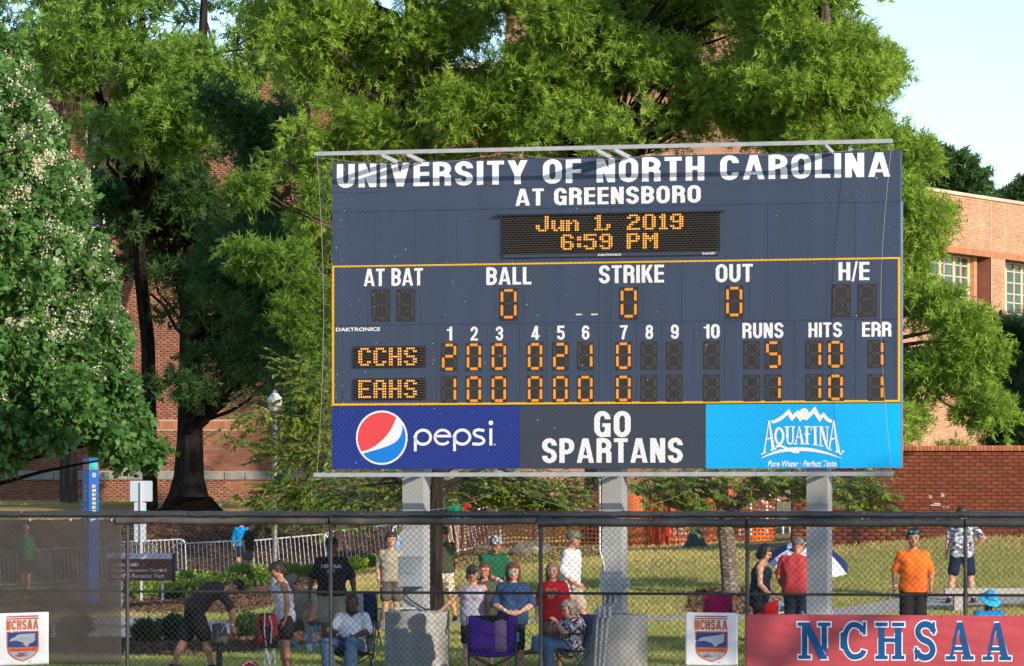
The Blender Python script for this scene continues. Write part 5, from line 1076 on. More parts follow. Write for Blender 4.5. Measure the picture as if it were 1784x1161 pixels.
def cloth(px0,px1,py0,py1,off,m,name,label,cat,nu=40,nv=24,amp=.008,seed=1,thick=.003,corners=None):
    """hanging rectangular cloth, slightly rippled; returns (thing, put)"""
    r=np.random.default_rng(seed); ph=r.random(6)*6
    A,B=FP(px0,880),FP(px1,880); z0,z1=fz(py1,(px0+px1)/2),fz(py0,(px0+px1)/2)
    if corners: zc=[fz(c,p_) for c,p_ in zip(corners,(px0,px1,px1,px0))]  # tl,tr,br,bl
    else: zc=[z1,z1,z0,z0]
    def put(s,t,w=0): # s,t in 0..1
        q=A.lerp(B,s); zt=zc[0]*(1-s)+zc[1]*s; zb=zc[3]*(1-s)+zc[2]*s; q.z=zb*(1-t)+zt*t
        rip=amp*(math.sin(s*7+t*3+ph[0])+.6*math.sin(s*17-t*9+ph[1])+.5*math.sin(t*13+s*5+ph[2])+.35*math.sin((s+t)*31+ph[3]))*(.35+.65*math.sin(math.pi*min(1,max(0,s)))**.5)
        return q+FN*(off+rip+w)
    V=[];Fc=[]
    for i in range(nu+1):
        for j in range(nv+1): V.append(put(i/nu,j/nv))
    b=len(V)
    for i in range(nu+1):
        for j in range(nv+1): V.append(put(i/nu,j/nv,-thick))
    id_=lambda i,j,k=0:k*b+i*(nv+1)+j
    for i in range(nu):
        for j in range(nv): Fc.append([id_(i,j),id_(i+1,j),id_(i+1,j+1),id_(i,j+1)]); Fc.append([id_(i,j,1),id_(i,j+1,1),id_(i+1,j+1,1),id_(i+1,j,1)])
    for i in range(nu): Fc.append([id_(i,0),id_(i,0,1),id_(i+1,0,1),id_(i+1,0)]); Fc.append([id_(i,nv),id_(i+1,nv),id_(i+1,nv,1),id_(i,nv,1)])
    for j in range(nv): Fc.append([id_(0,j),id_(0,j+1),id_(0,j+1,1),id_(0,j,1)]); Fc.append([id_(nu,j),id_(nu,j,1),id_(nu,j+1,1),id_(nu,j+1)])
    base=put(.5,0)
    if label: t=thing(name,label,cat,tuple(base))
    else: t=None
    me=mesh_np('cloth',np.array([tuple(v) for v in V]),Fc,m,True)
    o=link('cloth' if t else name,me,t)
    if t: o.matrix_parent_inverse=Matrix.Translation(-Vector(t.location))
    return t,put,o
t,_,o=cloth(-60,213,906,1157,.045,screenmat(),'windscreen','see-through black windscreen hanging on the far left fence panel','windscreen',60,30,.012,3)
def attt(o,t): o.parent=t; o.matrix_parent_inverse=Matrix.Translation(-Vector(t.location)); return o
for s in [.42,.55,.68,.81,.94]:
    q=FP(-60+273*s,908,.05); attt(MB().tube([q,q+Vector((0,0,.03))],.006,5).obj('tie',m_white,t),t)
m_bw=mat('banner_white_vinyl',(.62,.63,.66),.5,c2=(.57,.58,.62),scale=2,bump=.2,bscale=3)
m_rd=mat('print_rust_red',(.46,.11,.045),.5); m_rd2=mat('print_maroon',(.28,.07,.075),.5); m_bl=mat('print_blue',(.02,.045,.17),.5); m_gy=mat('print_grey',(.27,.29,.34),.5)
def shield_banner(px0,px1,py0,py1,off,corners,label,seed,L0):
    t,put,o=cloth(px0,px1,py0,py1,off,m_bw,'banner',label,'banner',24,24,.005,seed,corners=corners)
    # artwork coordinates: measured over a 850 x 1070 sheet whose left edge is L0
    x=lambda a:L0+a; PT=lambda a,b,w=0:put((a)/1050,1-b/1070,.003+w)
    def fl(): return Flat(lambda u,v,w:PT(u,v,w))
    def rect(f,a,b,c,d,n=8):
        for i in range(n): f.poly([(a+(c-a)*i/n,d),(a+(c-a)*(i+1)/n,d),(a+(c-a)*(i+1)/n,b),(a+(c-a)*i/n,b)])
    for y in (65,110): f=fl(); rect(f,190,y,850,y+24); attt(f.obj('rule_stripe',m_rd2),t)
    text_strokes(lambda:fl(),'NCHSAA',190,850,350,148,m_rd,None,.22,.05,.2,lambda o:attt(o,t))
    def shieldpts(k): # outline in sheet coords
        L=[(200+k,375+k),(855-k,375+k),(857-k,700),(840-k,790)]
        L+=bez((835-k,800),(790-k*.8,880),(690-k*.6,960-k*.5),(530,1000-k*1.15),10)[1:]+bez((530,1000-k*1.15),(370+k*.6,960-k*.5),(260+k*.8,880),(222+k,800),10)[1:]+[(205+k,700)]
        return L
    def shp(pts,m,w,nm):
        f=Flat(lambda u,v,ww:PT(u,v,w+ww)); 
        c=(530,620); k=len(pts)
        for i in range(k):
            a,b=pts[i],pts[(i+1)%k]
            for q in range(3): # radial strips follow the ripple
                l=lambda p,s:(c[0]+(p[0]-c[0])*s,c[1]+(p[1]-c[1])*s)
                f.poly([l(a,q/3),l(a,(q+1)/3),l(b,(q+1)/3),l(b,q/3)][::-1] if q else [c,l(a,1/3),l(b,1/3)][::-1])
        attt(f.obj(nm,m),t)
    shp(shieldpts(0),m_rd,.0012,'shield'); 
    shp([(225,400),(830,400),(830,700),(225,700)],m_bl,.0045,'shield_field')
    low=[(252,800),(806,800)]+bez((806,805),(750,880),(660,940),(530,972),8)[1:]+bez((530,972),(400,940),(310,880),(252,805),8)[1:-1]
    f=Flat(lambda u,v,w:PT(u,v,.0050+w)); f.poly(low[::-1]); attt(f.obj('shield_base',m_gy),t)
    state=[(248,580),(300,520),(380,490),(430,440),(790,430),(780,475),(800,490),(770,515),(790,560),(740,610),(660,640),(630,690),(590,690),(530,610),(450,590),(400,570),(320,575)]
    f=Flat(lambda u,v,w:PT(u,v,.0085+w)); f.poly(state[::-1]); attt(f.obj('state_outline',m_gy),t)
    for txt,a,b,c,d,m in (('NORTH CAROLINA HIGH SCHOOL',262,795,775,735,m_rd2),('ATHLETIC',430,630,850,815,m_bl),('ASSOCIATION',380,680,895,860,m_bl),('TM',655,700,1010,990,m_bl)):
        attt(bfont(txt,a,b,c,d,lambda u,v,w:PT(u,v,.0085),'small_print',m,None,.02),t)
    f=fl(); f.poly([(625+8*math.cos(k),490+8*math.sin(k)) for k in range(6)]); f.v=[v+FN*.010 for v in f.v]; attt(f.obj('star_mark',m_rd),t)
    for (a,b) in ((22,22),(1028,22),(22,1048),(1028,1048)): q=PT(a,b,.002); attt(MB().lathe([(.008,-.0),(.008,.004)],(0,0,0),8).obj('grommet',m_blk),t).matrix_parent_inverse=Matrix.Identity(4); bpy.data.objects[-1] if 0 else None
    for ch in [c for c in t.children if c.name.startswith('grommet')]: pass
    gi=[c for c in t.children if c.name.split('.')[0]=='grommet']
    for c,(a,b) in zip(gi,((22,22),(1028,22),(22,1048),(1028,1048))): c.location=PT(a,b,.002)-Vector(t.location); c.rotation_euler=(math.pi/2,0,0)
    return t,put
shield_banner(1195,1286.5,1067,1159,.05,[1067,1068,1160,1159.5],'square white banner with red and blue shield crest, hung left of the long red banner',4,240)
shield_banner(-2,87.5,1069,1159,.075,[1069,1066,1157,1160],'square white banner with shield crest on the windscreen in the lower left corner',9,140)
# long red banner with outlined block letters
m_bred=mat('banner_red_vinyl',(.44,.062,.078),.42,c2=(.37,.05,.065),scale=1.6,detail=5,spec=.5,bump=.25,bscale=2.2)
t,put,o=cloth(1299,1990,1070,1176,.05,m_bred,'banner','long red banner with large blue white-edged serif letters along the right of the fence','banner',160,24,.005,6,corners=[1070,1074,1180,1176])
A0,A1=FP(1299,880),FP(1990,880); Wb=(A1-A0).length
m_blt=mat('letter_blue',(.006,.07,.21),.5); m_wout=mat('letter_edge_white',(.66,.72,.80),.5)
def serif(ch):
    """slab serif capitals: polygons in a unit-height box"""
    a=.2; S=[]; 
    def st(p,hw=None,closed=False,r=0): S.append(('s',rnd(p,r,closed),closed,hw or a/2))
    def sf(x,y,w_=.34): S.append(('s',[(x-w_/2,y),(x+w_/2,y)],False,.05))
    if ch=='N': w=.92; st([(.2,0),(.2,1)],.075); st([(.76,0),(.76,1)],.075); S.append(('p',[(.10,1),(.34,1),(.86,0),(.62,0)])); sf(.2,.05,.36); sf(.76,.95,.36); S.append(('s',[(.0,.95),(.3,.95)],False,.05))
    elif ch=='C': w=.78; st([(.68,.72),(.66,.93),(.14,.93),(.14,.07),(.7,.07),(.7,.25)],.072,r=.42); S.append(('p',[(.02,.3),(.21,.22),(.21,.78),(.02,.7)])); st([(.72,.66),(.72,1)],.04); 
    elif ch=='H': w=.92; st([(.2,0),(.2,1)],.1); st([(.72,0),(.72,1)],.1); st([(.2,.52),(.72,.52)],.055); [sf(x,y,.38) for x in (.2,.72) for y in (.05,.95)]
    elif ch=='S': w=.72; st([(.62,.74),(.6,.94),(.12,.94),(.12,.56),(.6,.46),(.6,.06),(.1,.06),(.08,.26)],.085,r=.26); st([(.63,.68),(.63,1)],.035); st([(.06,0),(.06,.33)],.035)
    elif ch=='A': w=.96; S.append(('p',[(.40,1),(.56,1),(.86,0),(.62,0)])); S.append(('p',[(.40,1),(.49,1),(.22,0),(.11,0)])); st([(.24,.3),(.70,.3)],.05); sf(.17,.05,.32); sf(.74,.05,.38)
    return w,S
for ch,x0,x1,y0,y1 in (('N',1391,1447,1084.3,1148),('C',1464.6,1511,1083.5,1149),('H',1526,1577.5,1084.5,1148.5),('S',1594,1633,1083.5,1149.5),('A',1648.7,1699.3,1084,1149.3),('A',1712.7,1764.5,1085,1150)):
    s0=(FP(x0,880)-A0).length/Wb; s1=(FP(x1,880)-A0).length/Wb; zf=lambda py,px:(Zp(py,fd(px)))
    zb0=fz(1176+4*s0,x0); zt0=fz(1070+4*s0,x0); tb=(fz(y1,x0)-zb0)/(zt0-zb0); tt=(fz(y0,x0)-zb0)/(zt0-zb0); w_,S=serif(ch)
    for nm,m,gr,dz in (('letter_edge',m_wout,.035,.003),('letter',m_blt,0,.0075)):
        f=Flat(lambda u,v,w,dz=dz:put(u,v,dz+w)); fx=lambda p:(s0+(p[0]/w_)*(s1-s0),tb+p[1]*(tt-tb))
        for stt in S:
            if stt[0]=='p':
                pts=stt[1]; 
                if gr:
                    cx=sum(p[0] for p in pts)/4; cy=sum(p[1] for p in pts)/4; pts=[(p[0]+(gr*1.1 if p[0]>cx else -gr*1.1),p[1]+(gr if p[1]>cy else -gr)) for p in pts]
                n=5  # slice so that it follows the ripple
                a_,b_,c_,d_=pts; l=lambda p,q,t_:(p[0]+(q[0]-p[0])*t_,p[1]+(q[1]-p[1])*t_)
                for i in range(n): f.poly([l(a_,d_,i/n),l(b_,c_,i/n),l(b_,c_,(i+1)/n),l(a_,d_,(i+1)/n)][::-1],fx)
                f.lay=(f.lay+1)%5
            else:
                pts=stt[1]
                if gr and not stt[2]:
                    def ext(p,q): d_=math.dist(p,q); return (p[0]+(p[0]-q[0])/d_*gr,p[1]+(p[1]-q[1])/d_*gr)
                    pts=[ext(pts[0],pts[1])]+pts[1:-1]+[ext(pts[-1],pts[-2])]
                f.stroke(pts,stt[3]+gr,stt[2],fx)
        attt(f.obj(nm,m),t)
for s in (.006,.165,.33,.5,.66,.83): q=put(s,.975,.004); attt(MB().tube([q,q+FN*.004],.008,8).obj('grommet',m_blk),t)

# ---------------- street furniture and things behind the fence ----------------
m_galv=mat('galvanised_tube',(.66,.66,.66),.4,metal=.1,c2=(.55,.56,.57),scale=20,spec=.6)
# crowd barriers
def barrier_proto():
    t=thing('crowd_barrier','x','barrier'); r=.02; W_,Hh=2.1,1.05; fr=[(-W_/2,0,.12)]+[(-W_/2,0,Hh-.14),(-W_/2+.04,0,Hh-.04),(-W_/2+.14,0,Hh),(W_/2-.14,0,Hh),(W_/2-.04,0,Hh-.04),(W_/2,0,Hh-.14)]+[(W_/2,0,.12)]
    MB().tube(fr,r,8,closed=False).obj('frame',m_galv,t,smooth=True)
    MB().tube([(-W_/2,0,.16),(W_/2,0,.16)],r*.9,8).obj('bottom_rail',m_galv,t,smooth=True)
    bm=MB().tube([(0,0,.16),(0,0,Hh)],.009,5).mesh('bar',m_galv,True)
    n=18
    for i in range(n): link('bar',bm,t,loc=(-W_/2+W_*(i+1)/(n+1),0,0))
    for s in (-1,1): MB().tube([(s*(W_/2-.25),-.28,.02),(s*(W_/2-.25),-.05,.16),(s*(W_/2-.25),.05,.16),(s*(W_/2-.25),.28,.02)],.014,6).obj('foot',m_galv,t,smooth=True)
    return t
def copy_tree(o,parent=None):
    c=o.copy(); COL.objects.link(c); c.parent=parent
    for ch in list(o.children): copy_tree(ch,c)
    return c
bp=barrier_proto(); used=False
bl=[(20,128,'barrier at the far left, behind the man in the green tee'),(118,128.4,'barrier behind the windscreen, left of the emergency tower'),(205,129,'barrier behind the windscreen, right of the emergency tower'),(258,130.5,'barrier right behind the brown sign'),(374,126,'barrier with a low foot rail, just left of the couple leaning on it'),(508,127,'barrier right of the lamp post, behind the crouching man'),(640,129,'barrier behind the man in the black printed shirt'),(762,125,'barrier mostly hidden by the left scoreboard post'),(812,119,'last barrier at the right, in front of the red and green visitors')]
for i,(px,d,l) in enumerate(bl):
    o=bp if not used else copy_tree(bp); used=True; g=G(px,d); w_=2.1; gl,gr_=G(px-65,d),G(px+65,d); o.location=g; o['label']='steel crowd '+l; o['group']='steel crowd barriers standing in a line'
    a=math.atan2(gr_.z-gl.z,gr_.x-gl.x); o.rotation_euler=(0,-a,[.05,-.05,.1,0,-.12,.03,-.05,.2,.5][i])
# emergency call tower
m_eb=mat('tower_blue',(.006,.10,.40),.35,c2=(.005,.085,.34),scale=1,spec=.5); d=110; g=G(158,d); x0=Xp(143.5,d); x1=Xp(172.5,d); w_=x1-x0; zt=Zp(798,d)
t=thing('emergency_call_tower','tall blue emergency call tower with yellow vertical lettering and a teal beacon','emergency tower',tuple(g)); A=math.radians(38)
R_=Matrix.Rotation(A,3,'Z'); s_=w_/(abs(math.cos(A))+abs(math.sin(A)))
def tbox(z0,z1,s,nm,m): 
    o=MB().box((0,0,(z0+z1)/2),(s,s,z1-z0),Matrix.Rotation(A,3,'Z')).obj(nm,m,t); return o
H=zt-g.z; tbox(-.1,H-.27,s_,'column',m_eb); tbox(H-.07,H,s_*1.01,'cap',m_eb); tbox(H-.268,H-.072,s_*.93,'beacon_housing',mat('beacon_glass',(.10,.16,.16),.2,c2=(.25,.24,.2),scale=3)); tbox(H-.2,H-.11,s_*.62,'inner',m_eb) if 0 else None
MB().lathe([(.03,H-.26),(.07,H-.2),(.07,H-.13),(.03,H-.09)],(R_@Vector((0,-s_*.42,0))),12).obj('beacon',mat('beacon_teal',(.0,.35,.33),.3,emis=((.0,.75,.6),.35)),t)
m_ye=mat('tower_yellow',(.75,.50,.02),.5)
def face_text(txt,face,zt_,dz,hw,name='letter'):
    n=R_@Vector((0,-1,0)) if face==0 else R_@Vector((-1,0,0)); n=n if n.y<0 else -n; uu=Vector((-n.y,n.x,0)); uu=uu if uu.x>0 else -uu
    z=zt_
    for ch in txt:
        if ch!=' ':
            text_strokes(lambda:Flat(lambda u,v,w:n*(s_/2+.003+w)+uu*u+Vector((0,0,v))),ch,-hw,hw,z-dz*.62,z,m_ye,t,.2)
        z-=dz
ff=[R_@Vector((0,-1,0)),R_@Vector((-1,0,0))]
zl=Zp(845,d)-g.z
face_text('UNCG POLICE',1,zl,.128*.82,.035); face_text('EMERGENCY',0,zl,.128*.82*.92,.045)
n=R_@Vector((0,-1,0)); q=n*(s_/2+.004); MB().tube([q+Vector((0,0,Zp(828,d)-g.z)),q+n*.004+Vector((0,0,Zp(828,d)-g.z))],.06,14).obj('speaker_disc',mat('tower_badge',(.25,.33,.5),.5),t)
# sign seen from behind
d=109; g=G(243,d); t=thing('road_sign','unpainted back of a rounded sign on a square steel post, narrow plate below','sign',tuple(g)); m_al=mat('sign_aluminium',(.42,.47,.52),.5,metal=.3)
def rrect(w_,h_,r,n=4):
    out=[]
    for cx,cy,a0 in ((w_/2-r,h_/2-r,0),(-w_/2+r,h_/2-r,90),(-w_/2+r,-h_/2+r,180),(w_/2-r,-h_/2+r,270)): out+=[(cx+r*math.cos(math.radians(a0+90*i/n)),cy+r*math.sin(math.radians(a0+90*i/n))) for i in range(n+1)]
    return out
def plate(w_,h_,z,y,m,nm,x=0,r=.03):
    p=rrect(w_,h_,r); k=len(p); mb=MB(); v=[(x+a,y,z+b) for a,b in p]+[(x+a,y+.006,z+b) for a,b in p]; mb.add(v,[list(range(k))[::-1],list(range(k,2*k))]+[[i,(i+1)%k,k+(i+1)%k,k+i] for i in range(k)]); return mb.obj(nm,m,t)
s=d/F
plate(39*s,36*s,Zp(856,d)-g.z,.035,m_al,'sign_plate',Xp(246,d)-g.x); plate(21*s,69*s,Zp(910,d)-g.z,.035,m_al,'lower_plate',Xp(244,d)-g.x)
MB().box((Xp(246.5,d)-g.x,0,(Zp(840,d)-g.z)/2),(.055,.055,Zp(840,d)-g.z)).obj('post',mat('sign_post_steel',(.55,.56,.56),.4,metal=.3),t)
# lamp posts
def lamp(px,d,ytop,lab,base=.0):
    g=G(px,d); t=thing('street_lamp',lab,'street lamp',tuple(g),group='acorn street lamps'); s=d/F; z=lambda py:Zp(py,d)-g.z
    MB().lathe([(.16,0),(.16,.06),(.11,.12),(.10,.45),(.075,.52),(.055,.6),(.05,z(ytop+44))],(0,0,0),12).obj('post',mat('lamp_post_paint',(.17,.175,.18),.5,spec=.5),t,smooth=True)
    MB().lathe([(.06,z(ytop+44)),(.11,z(ytop+42)),(.12,z(ytop+38)),(.09,z(ytop+37))],(0,0,0),14).obj('collar',mat('lamp_collar',(.05,.05,.055),.5),t,smooth=True)
    gm=mat('lamp_globe_glass',(.62,.64,.62),.15,c2=(.45,.47,.46),scale=5,stretch=(1,1,4),spec=.8)
    MB().lathe([(.11,z(ytop+37)),(.14,z(ytop+31)),(.165,z(ytop+20)),(.165,z(ytop+17))],(0,0,0),20).obj('globe',gm,t,smooth=True)
    MB().lathe([(.175,z(ytop+17)),(.17,z(ytop+14)),(.10,z(ytop+9)),(.09,z(ytop+7)),(.05,z(ytop+5)),(.055,z(ytop+2.5)),(.02,z(ytop))],(0,0,0),20).obj('crown_cap',mat('lamp_cap_pale',(.55,.57,.56),.25,spec=.7),t,smooth=True)
lamp(479,110,680,'acorn-globe street lamp standing among the long-leaved sapling left of the scoreboard')
g=G(1212,104); lamp(1212,104,690,'street lamp with flared black foot before the orange netting, its top hidden')
MB().lathe([(.30,0),(.29,.06),(.2,.16),(.17,.3),(.09,.42),(.07,.5)],(0,0,0),14).obj('flared_base',mat('lamp_collar',(.05,.05,.055),.5),bpy.data.objects['street_lamp.001'],smooth=True)
# brown campus sign
d=106; t=thing('campus_sign','brown campus sign board with pale top edge and white lettering, half behind the windscreen','sign',tuple(G(245,d))); g=t.location; x0,x1=Xp(186,d)-g.x,Xp(300,d)-g.x; z=lambda py:Zp(py,d)-g.z
MB().box(((x0+x1)/2,0,(z(974)+z(1012))/2),(x1-x0,.1,z(974)-z(1012))).obj('board',mat('sign_brown',(.12,.04,.03),.6),t)
MB().box(((x0+x1)/2,0,(z(964)+z(974))/2+.001),(x1-x0,.1,z(964)-z(974)-.003)).obj('top_edge',mat('sign_top_pale',(.50,.50,.60),.6),t)
MB().box((x1+.035,.02,(z(965)+z(1014))/2),(.066,.12,z(965)-z(1014))).obj('end_post',m_navyd,t)
for px in (212,283): MB().tube([(Xp(px,d)-g.x,.03,-.1),(Xp(px,d)-g.x,.03,z(1012)-.001)],.03,8).obj('leg',m_galv,t)
for txt,a,b,c,e in (('Softball Field',196,241.5,980,987),('Spartan Recreation Courts &',196,291,990.5,998),('and HPER Recreation Track',196,287,1000,1007)):
    bfont(txt,Xp(a,d)-g.x,Xp(b,d)-g.x,z(e),z(c),lambda u,v,w:Vector((u,-.0525,v)),'lettering',mat('sign_lettering',(.6,.58,.56),.6),t,.012)
# orange safety netting with posts
def onet():
    t=thing('safety_fence','orange plastic safety netting on thin posts, one panel bunched and folded','safety fence'); V=[];Fc=[]; pitch=.085
    r=random.Random(3)
    line=[(800,118),(870,112),(960,109.5),(1060,107.5),(1150,106.8),(1250,106.6),(1352,106.2)]
    def at(s): # s along px
        return np.interp(s,[l[0] for l in line],[l[1] for l in line])
    def pos(px,h): d=at(px)+.08*math.sin(px*.09)+.05*math.sin(px*.031+h*4); x=Xp(px,d); top=1.18+.1*math.sin(px*.045); return Vector((x,d,gzf(x,d)+.02+h*top))
    px=800
    cols=[]; 
    while px<1352: cols.append(px); px+=pitch/ (at(px)/F)
    nr=13
    def quad(a,b,c,e): k=len(V); V.extend([a,b,c,e]); Fc.append([k,k+1,k+2,k+3])
    for i in range(len(cols)-1):
        a,b=cols[i],cols[i+1]; w_=(b-a)*.36
        for j in range(nr): # vertical strands
            quad(pos(a,j/nr),pos(a+w_,j/nr),pos(a+w_,(j+1)/nr),pos(a,(j+1)/nr))
        for j in range(nr+1):
            h0=j/nr; h1=h0+.032; quad(pos(a+w_,h0),pos(b,h0),pos(b,h1),pos(a+w_,h1))
    V2=[v for v in V]; o=link('netting',mesh_np('netting',np.array([tuple(v) for v in V]),np.array(Fc),mat('safety_orange',(.90,.16,.02),.5,c2=(.80,.11,.015),scale=3)),t); o['kind']='stuff'
    for px in (805,868,930,965,1020,1090,1128,1180,1245,1300,1350):
        b=pos(px,0); MB().tube([b+Vector((0,.03,-.1)),b+Vector((r.uniform(-.05,.05),.03,1.4))],.016,6).obj('post',mat('stake_dark',(.06,.05,.045),.8),t)
    # bunched panel
    V=[];Fc=[]; n=26
    for i in range(n+1):
        px=1128+ (1170-1128)*i/n; 
        for j in range(9): p=pos(px,j/8*.98); p.y-=.06+.10*math.sin(i*1.9+j*.35)*(.4+.6*j/8); p.x+=.03*math.sin(j*1.1+i*.7); V.append(tuple(p))
    for i in range(n):
        for j in range(8): Fc.append([i*9+j,(i+1)*9+j,(i+1)*9+j+1,i*9+j+1])
    link('folded_netting',mesh_np('folded_netting',np.array(V),Fc,mat('safety_orange_solid',(.80,.10,.01),.5,c2=(.6,.07,.01),scale=6),True),t)
onet()
# pale paving and steps with handrail behind the netting
t=thing('stair_handrail','grey steel handrail beside concrete steps behind the orange netting','handrail'); rp_=lambda px,py,d=113:P(px,py,d)
for pts in ([(1315,842),(1336,862),(1364,876),(1364,945)],[(1315,862),(1336,880),(1364,894)],[(1336,862),(1336,930)],[(1308,850),(1308,935)],[(1376,846),(1376,935)],[(1290,850),(1290,935)]): MB().tube([rp_(*p) for p in pts],.028,7).obj('rail',m_galv,t,smooth=True)
t=thing('concrete_steps','pale concrete steps and block behind the orange netting','steps')
for i in range(6): a,b=Xp(1285+8*i,114),Xp(1345,114); z=2.0+.16*i; MB().box(((a+b)/2,114+.3*i,z-.4),(b-a,.3,.96)).obj('step',m_conc,t)
MB().box((Xp(1170,112),112,2.1),(.8,.5,.6)).obj('block',m_conc,t)
# boulders
def boulder(px,d,sx,sz,label,seed,col):
    r=np.random.default_rng(seed); g=G(px,d); t0=thing('boulder',label,'boulder',tuple(g),group='boulders on the mulch'); import bmesh
    bm=bmesh.new(); bmesh.ops.create_icosphere(bm,subdivisions=3,radius=1); 
    pl_=[(unit(r.normal(size=3)),.55+.35*r.random()) for _ in range(14)]
    for v in bm.verts:
        c=np.array(v.co); 
        for n_,d_ in pl_:
            k=c@n_
            if k>d_: c=c-n_*(k-d_)
        c+=.03*np.sin(c[[1,2,0]]*9+seed); v.co=(c[0]*sx,c[1]*sx*.6,(c[2]*sz+sz*.55))
    me=bpy.data.meshes.new('rock'); bm.to_mesh(me); bm.free(); me.materials.append(col); link('rock',me,t0)
m_rock=mat('boulder_grey',(.17,.155,.12),.95,c2=(.09,.08,.065),scale=2.5,detail=9,bump=.6,bscale=6,c3=(.34,.29,.2),scale3=1.5,con3=(.5,.6)); m_rock2=mat('boulder_tan',(.22,.15,.09),.95,c2=(.13,.09,.06),scale=3,detail=8,bump=.5,bscale=7)
boulder(928,104.5,.50,.24,'large tilted grey boulder left of the man in the white shirt',2,m_rock); boulder(850,106,.5,.2,'flat tan boulder left of the man in the green polo shirt',5,m_rock2); boulder(880,101,.35,.12,'low flat dark stone between the two boulders',8,m_rock2)
# park bench slabs at the right
t=thing('bench','backless aluminium bench on the lawn, behind the man in the orange tee','bench',tuple(G(1640,77.5))); g=t.location; k=77.5/F
MB().box((.15,0,.42),(1.75,.26,.04)).obj('seat',mat('bench_aluminium',(.34,.37,.40),.5,metal=.3),t)
for sx in (-.45,.75): MB().tube([(sx,-.15,0),(sx,0,.40),(sx,.15,0)],.025,6).obj('leg',m_galv,t)
t=thing('bench','pale concrete bench slab by the path at the right edge','bench',tuple(G(1745,88.2))); MB().box((0,0,.36),(2.1,.35,.1)).obj('seat',m_conc,t)
for sx in (-.8,.8): MB().box((sx,0,.155),(.15,.3,.31)).obj('leg',m_conc,t)
print('props',round(time.time()-T0,1))
# ---------------- people: smooth implicit bodies meshed as one surface ----------------
def mesh_sdf(prims,h,post=None,pad=.03):
    """prims: (a,b,ra,rb,k) round cones joined smoothly; surface nets"""
    A=np.array([p[0] for p in prims],float);B=np.array([p[1] for p in prims],float);RA=np.array([max(p[2],p[3]) for p in prims])
    lo=np.minimum(A,B).min(0)-RA.max()-pad; hi=np.maximum(A,B).max(0)+RA.max()+pad; n=np.ceil((hi-lo)/h).astype(int)+1
    D=np.full(n,.5,np.float32); ax=[lo[i]+h*np.arange(n[i],dtype=np.float32) for i in range(3)]
    for (a,b,ra,rb,k) in prims:
        a=np.asarray(a,float);b=np.asarray(b,float); R=max(ra,rb)+k+3*h; l=np.maximum(((np.minimum(a,b)-R-lo)/h).astype(int),0); u=np.minimum(((np.maximum(a,b)+R-lo)/h).astype(int)+2,n)
        x=ax[0][l[0]:u[0],None,None];y=ax[1][None,l[1]:u[1],None];z=ax[2][None,None,l[2]:u[2]]; ba=b-a; L=max(ba@ba,1e-9)
        t=np.clip(((x-a[0])*ba[0]+(y-a[1])*ba[1]+(z-a[2])*ba[2])/L,0,1)
        d=np.sqrt((x-a[0]-t*ba[0])**2+(y-a[1]-t*ba[1])**2+(z-a[2]-t*ba[2])**2)-(ra+(rb-ra)*t)
        S=D[l[0]:u[0],l[1]:u[1],l[2]:u[2]]; q=np.clip(.5+.5*(S-d)/k,0,1); D[l[0]:u[0],l[1]:u[1],l[2]:u[2]]=S+(d-S)*q-k*q*(1-q)
    if post is not None:
        X,Y,Z=np.meshgrid(*ax,indexing='ij',sparse=True); D=post(D,X,Y,Z)
    D=np.asarray(D,np.float32); D[0]=D[-1]=.1; D[:,0]=D[:,-1]=.1; D[:,:,0]=D[:,:,-1]=.1
    ins=D<0; c=[ins[i:n[0]-1+i,j:n[1]-1+j,k:n[2]-1+k] for i in (0,1) for j in (0,1) for k in (0,1)]
    anyi=c[0].copy();alli=c[0].copy()
    for q in c[1:]: anyi|=q; alli&=q
    cell=anyi&~alli; idx=np.argwhere(cell); m=len(idx)
    if m==0: return np.zeros((0,3)),np.zeros((0,4),int)
    cid=np.full(cell.shape,-1,np.int32); cid[tuple(idx.T)]=np.arange(m)
    off=np.array([(i,j,k) for i in (0,1) for j in (0,1) for k in (0,1)]); vals=np.stack([D[tuple((idx+o).T)] for o in off],1)
    edges=[(a,b) for a in range(8) for b in range(a+1,8) if np.abs(off[a]-off[b]).sum()==1]; acc=np.zeros((m,3));cnt=np.zeros(m)
    for a,b in edges:
        va,vb=vals[:,a],vals[:,b]; s=(va<0)!=(vb<0); t=np.where(s,va/np.where(s,va-vb,1),0); p=off[a]+(off[b]-off[a])*t[:,None]; acc+=p*s[:,None]; cnt+=s
    V=lo+(idx+acc/cnt[:,None])*h; Q=[]
    for axis in range(3):
        sl0=[slice(None)]*3;sl1=[slice(None)]*3; sl0[axis]=slice(0,-1);sl1[axis]=slice(1,None); ch=ins[tuple(sl0)]!=ins[tuple(sl1)]; e=np.argwhere(ch); 
        a1,a2=(axis+1)%3,(axis+2)%3; e=e[(e[:,a1]>0)&(e[:,a2]>0)&(e[:,a1]<n[a1]-1)&(e[:,a2]<n[a2]-1)]
        d1=np.zeros(3,int);d1[a1]=1;d2=np.zeros(3,int);d2[a2]=1
        q=np.stack([cid[tuple((e-d1-d2).T)],cid[tuple((e-d2).T)],cid[tuple(e.T)],cid[tuple((e-d1).T)]],1); fl=ins[tuple(e.T)]; q=np.where(fl[:,None],q,q[:,::-1]); Q.append(q)
    return V,np.concatenate(Q)
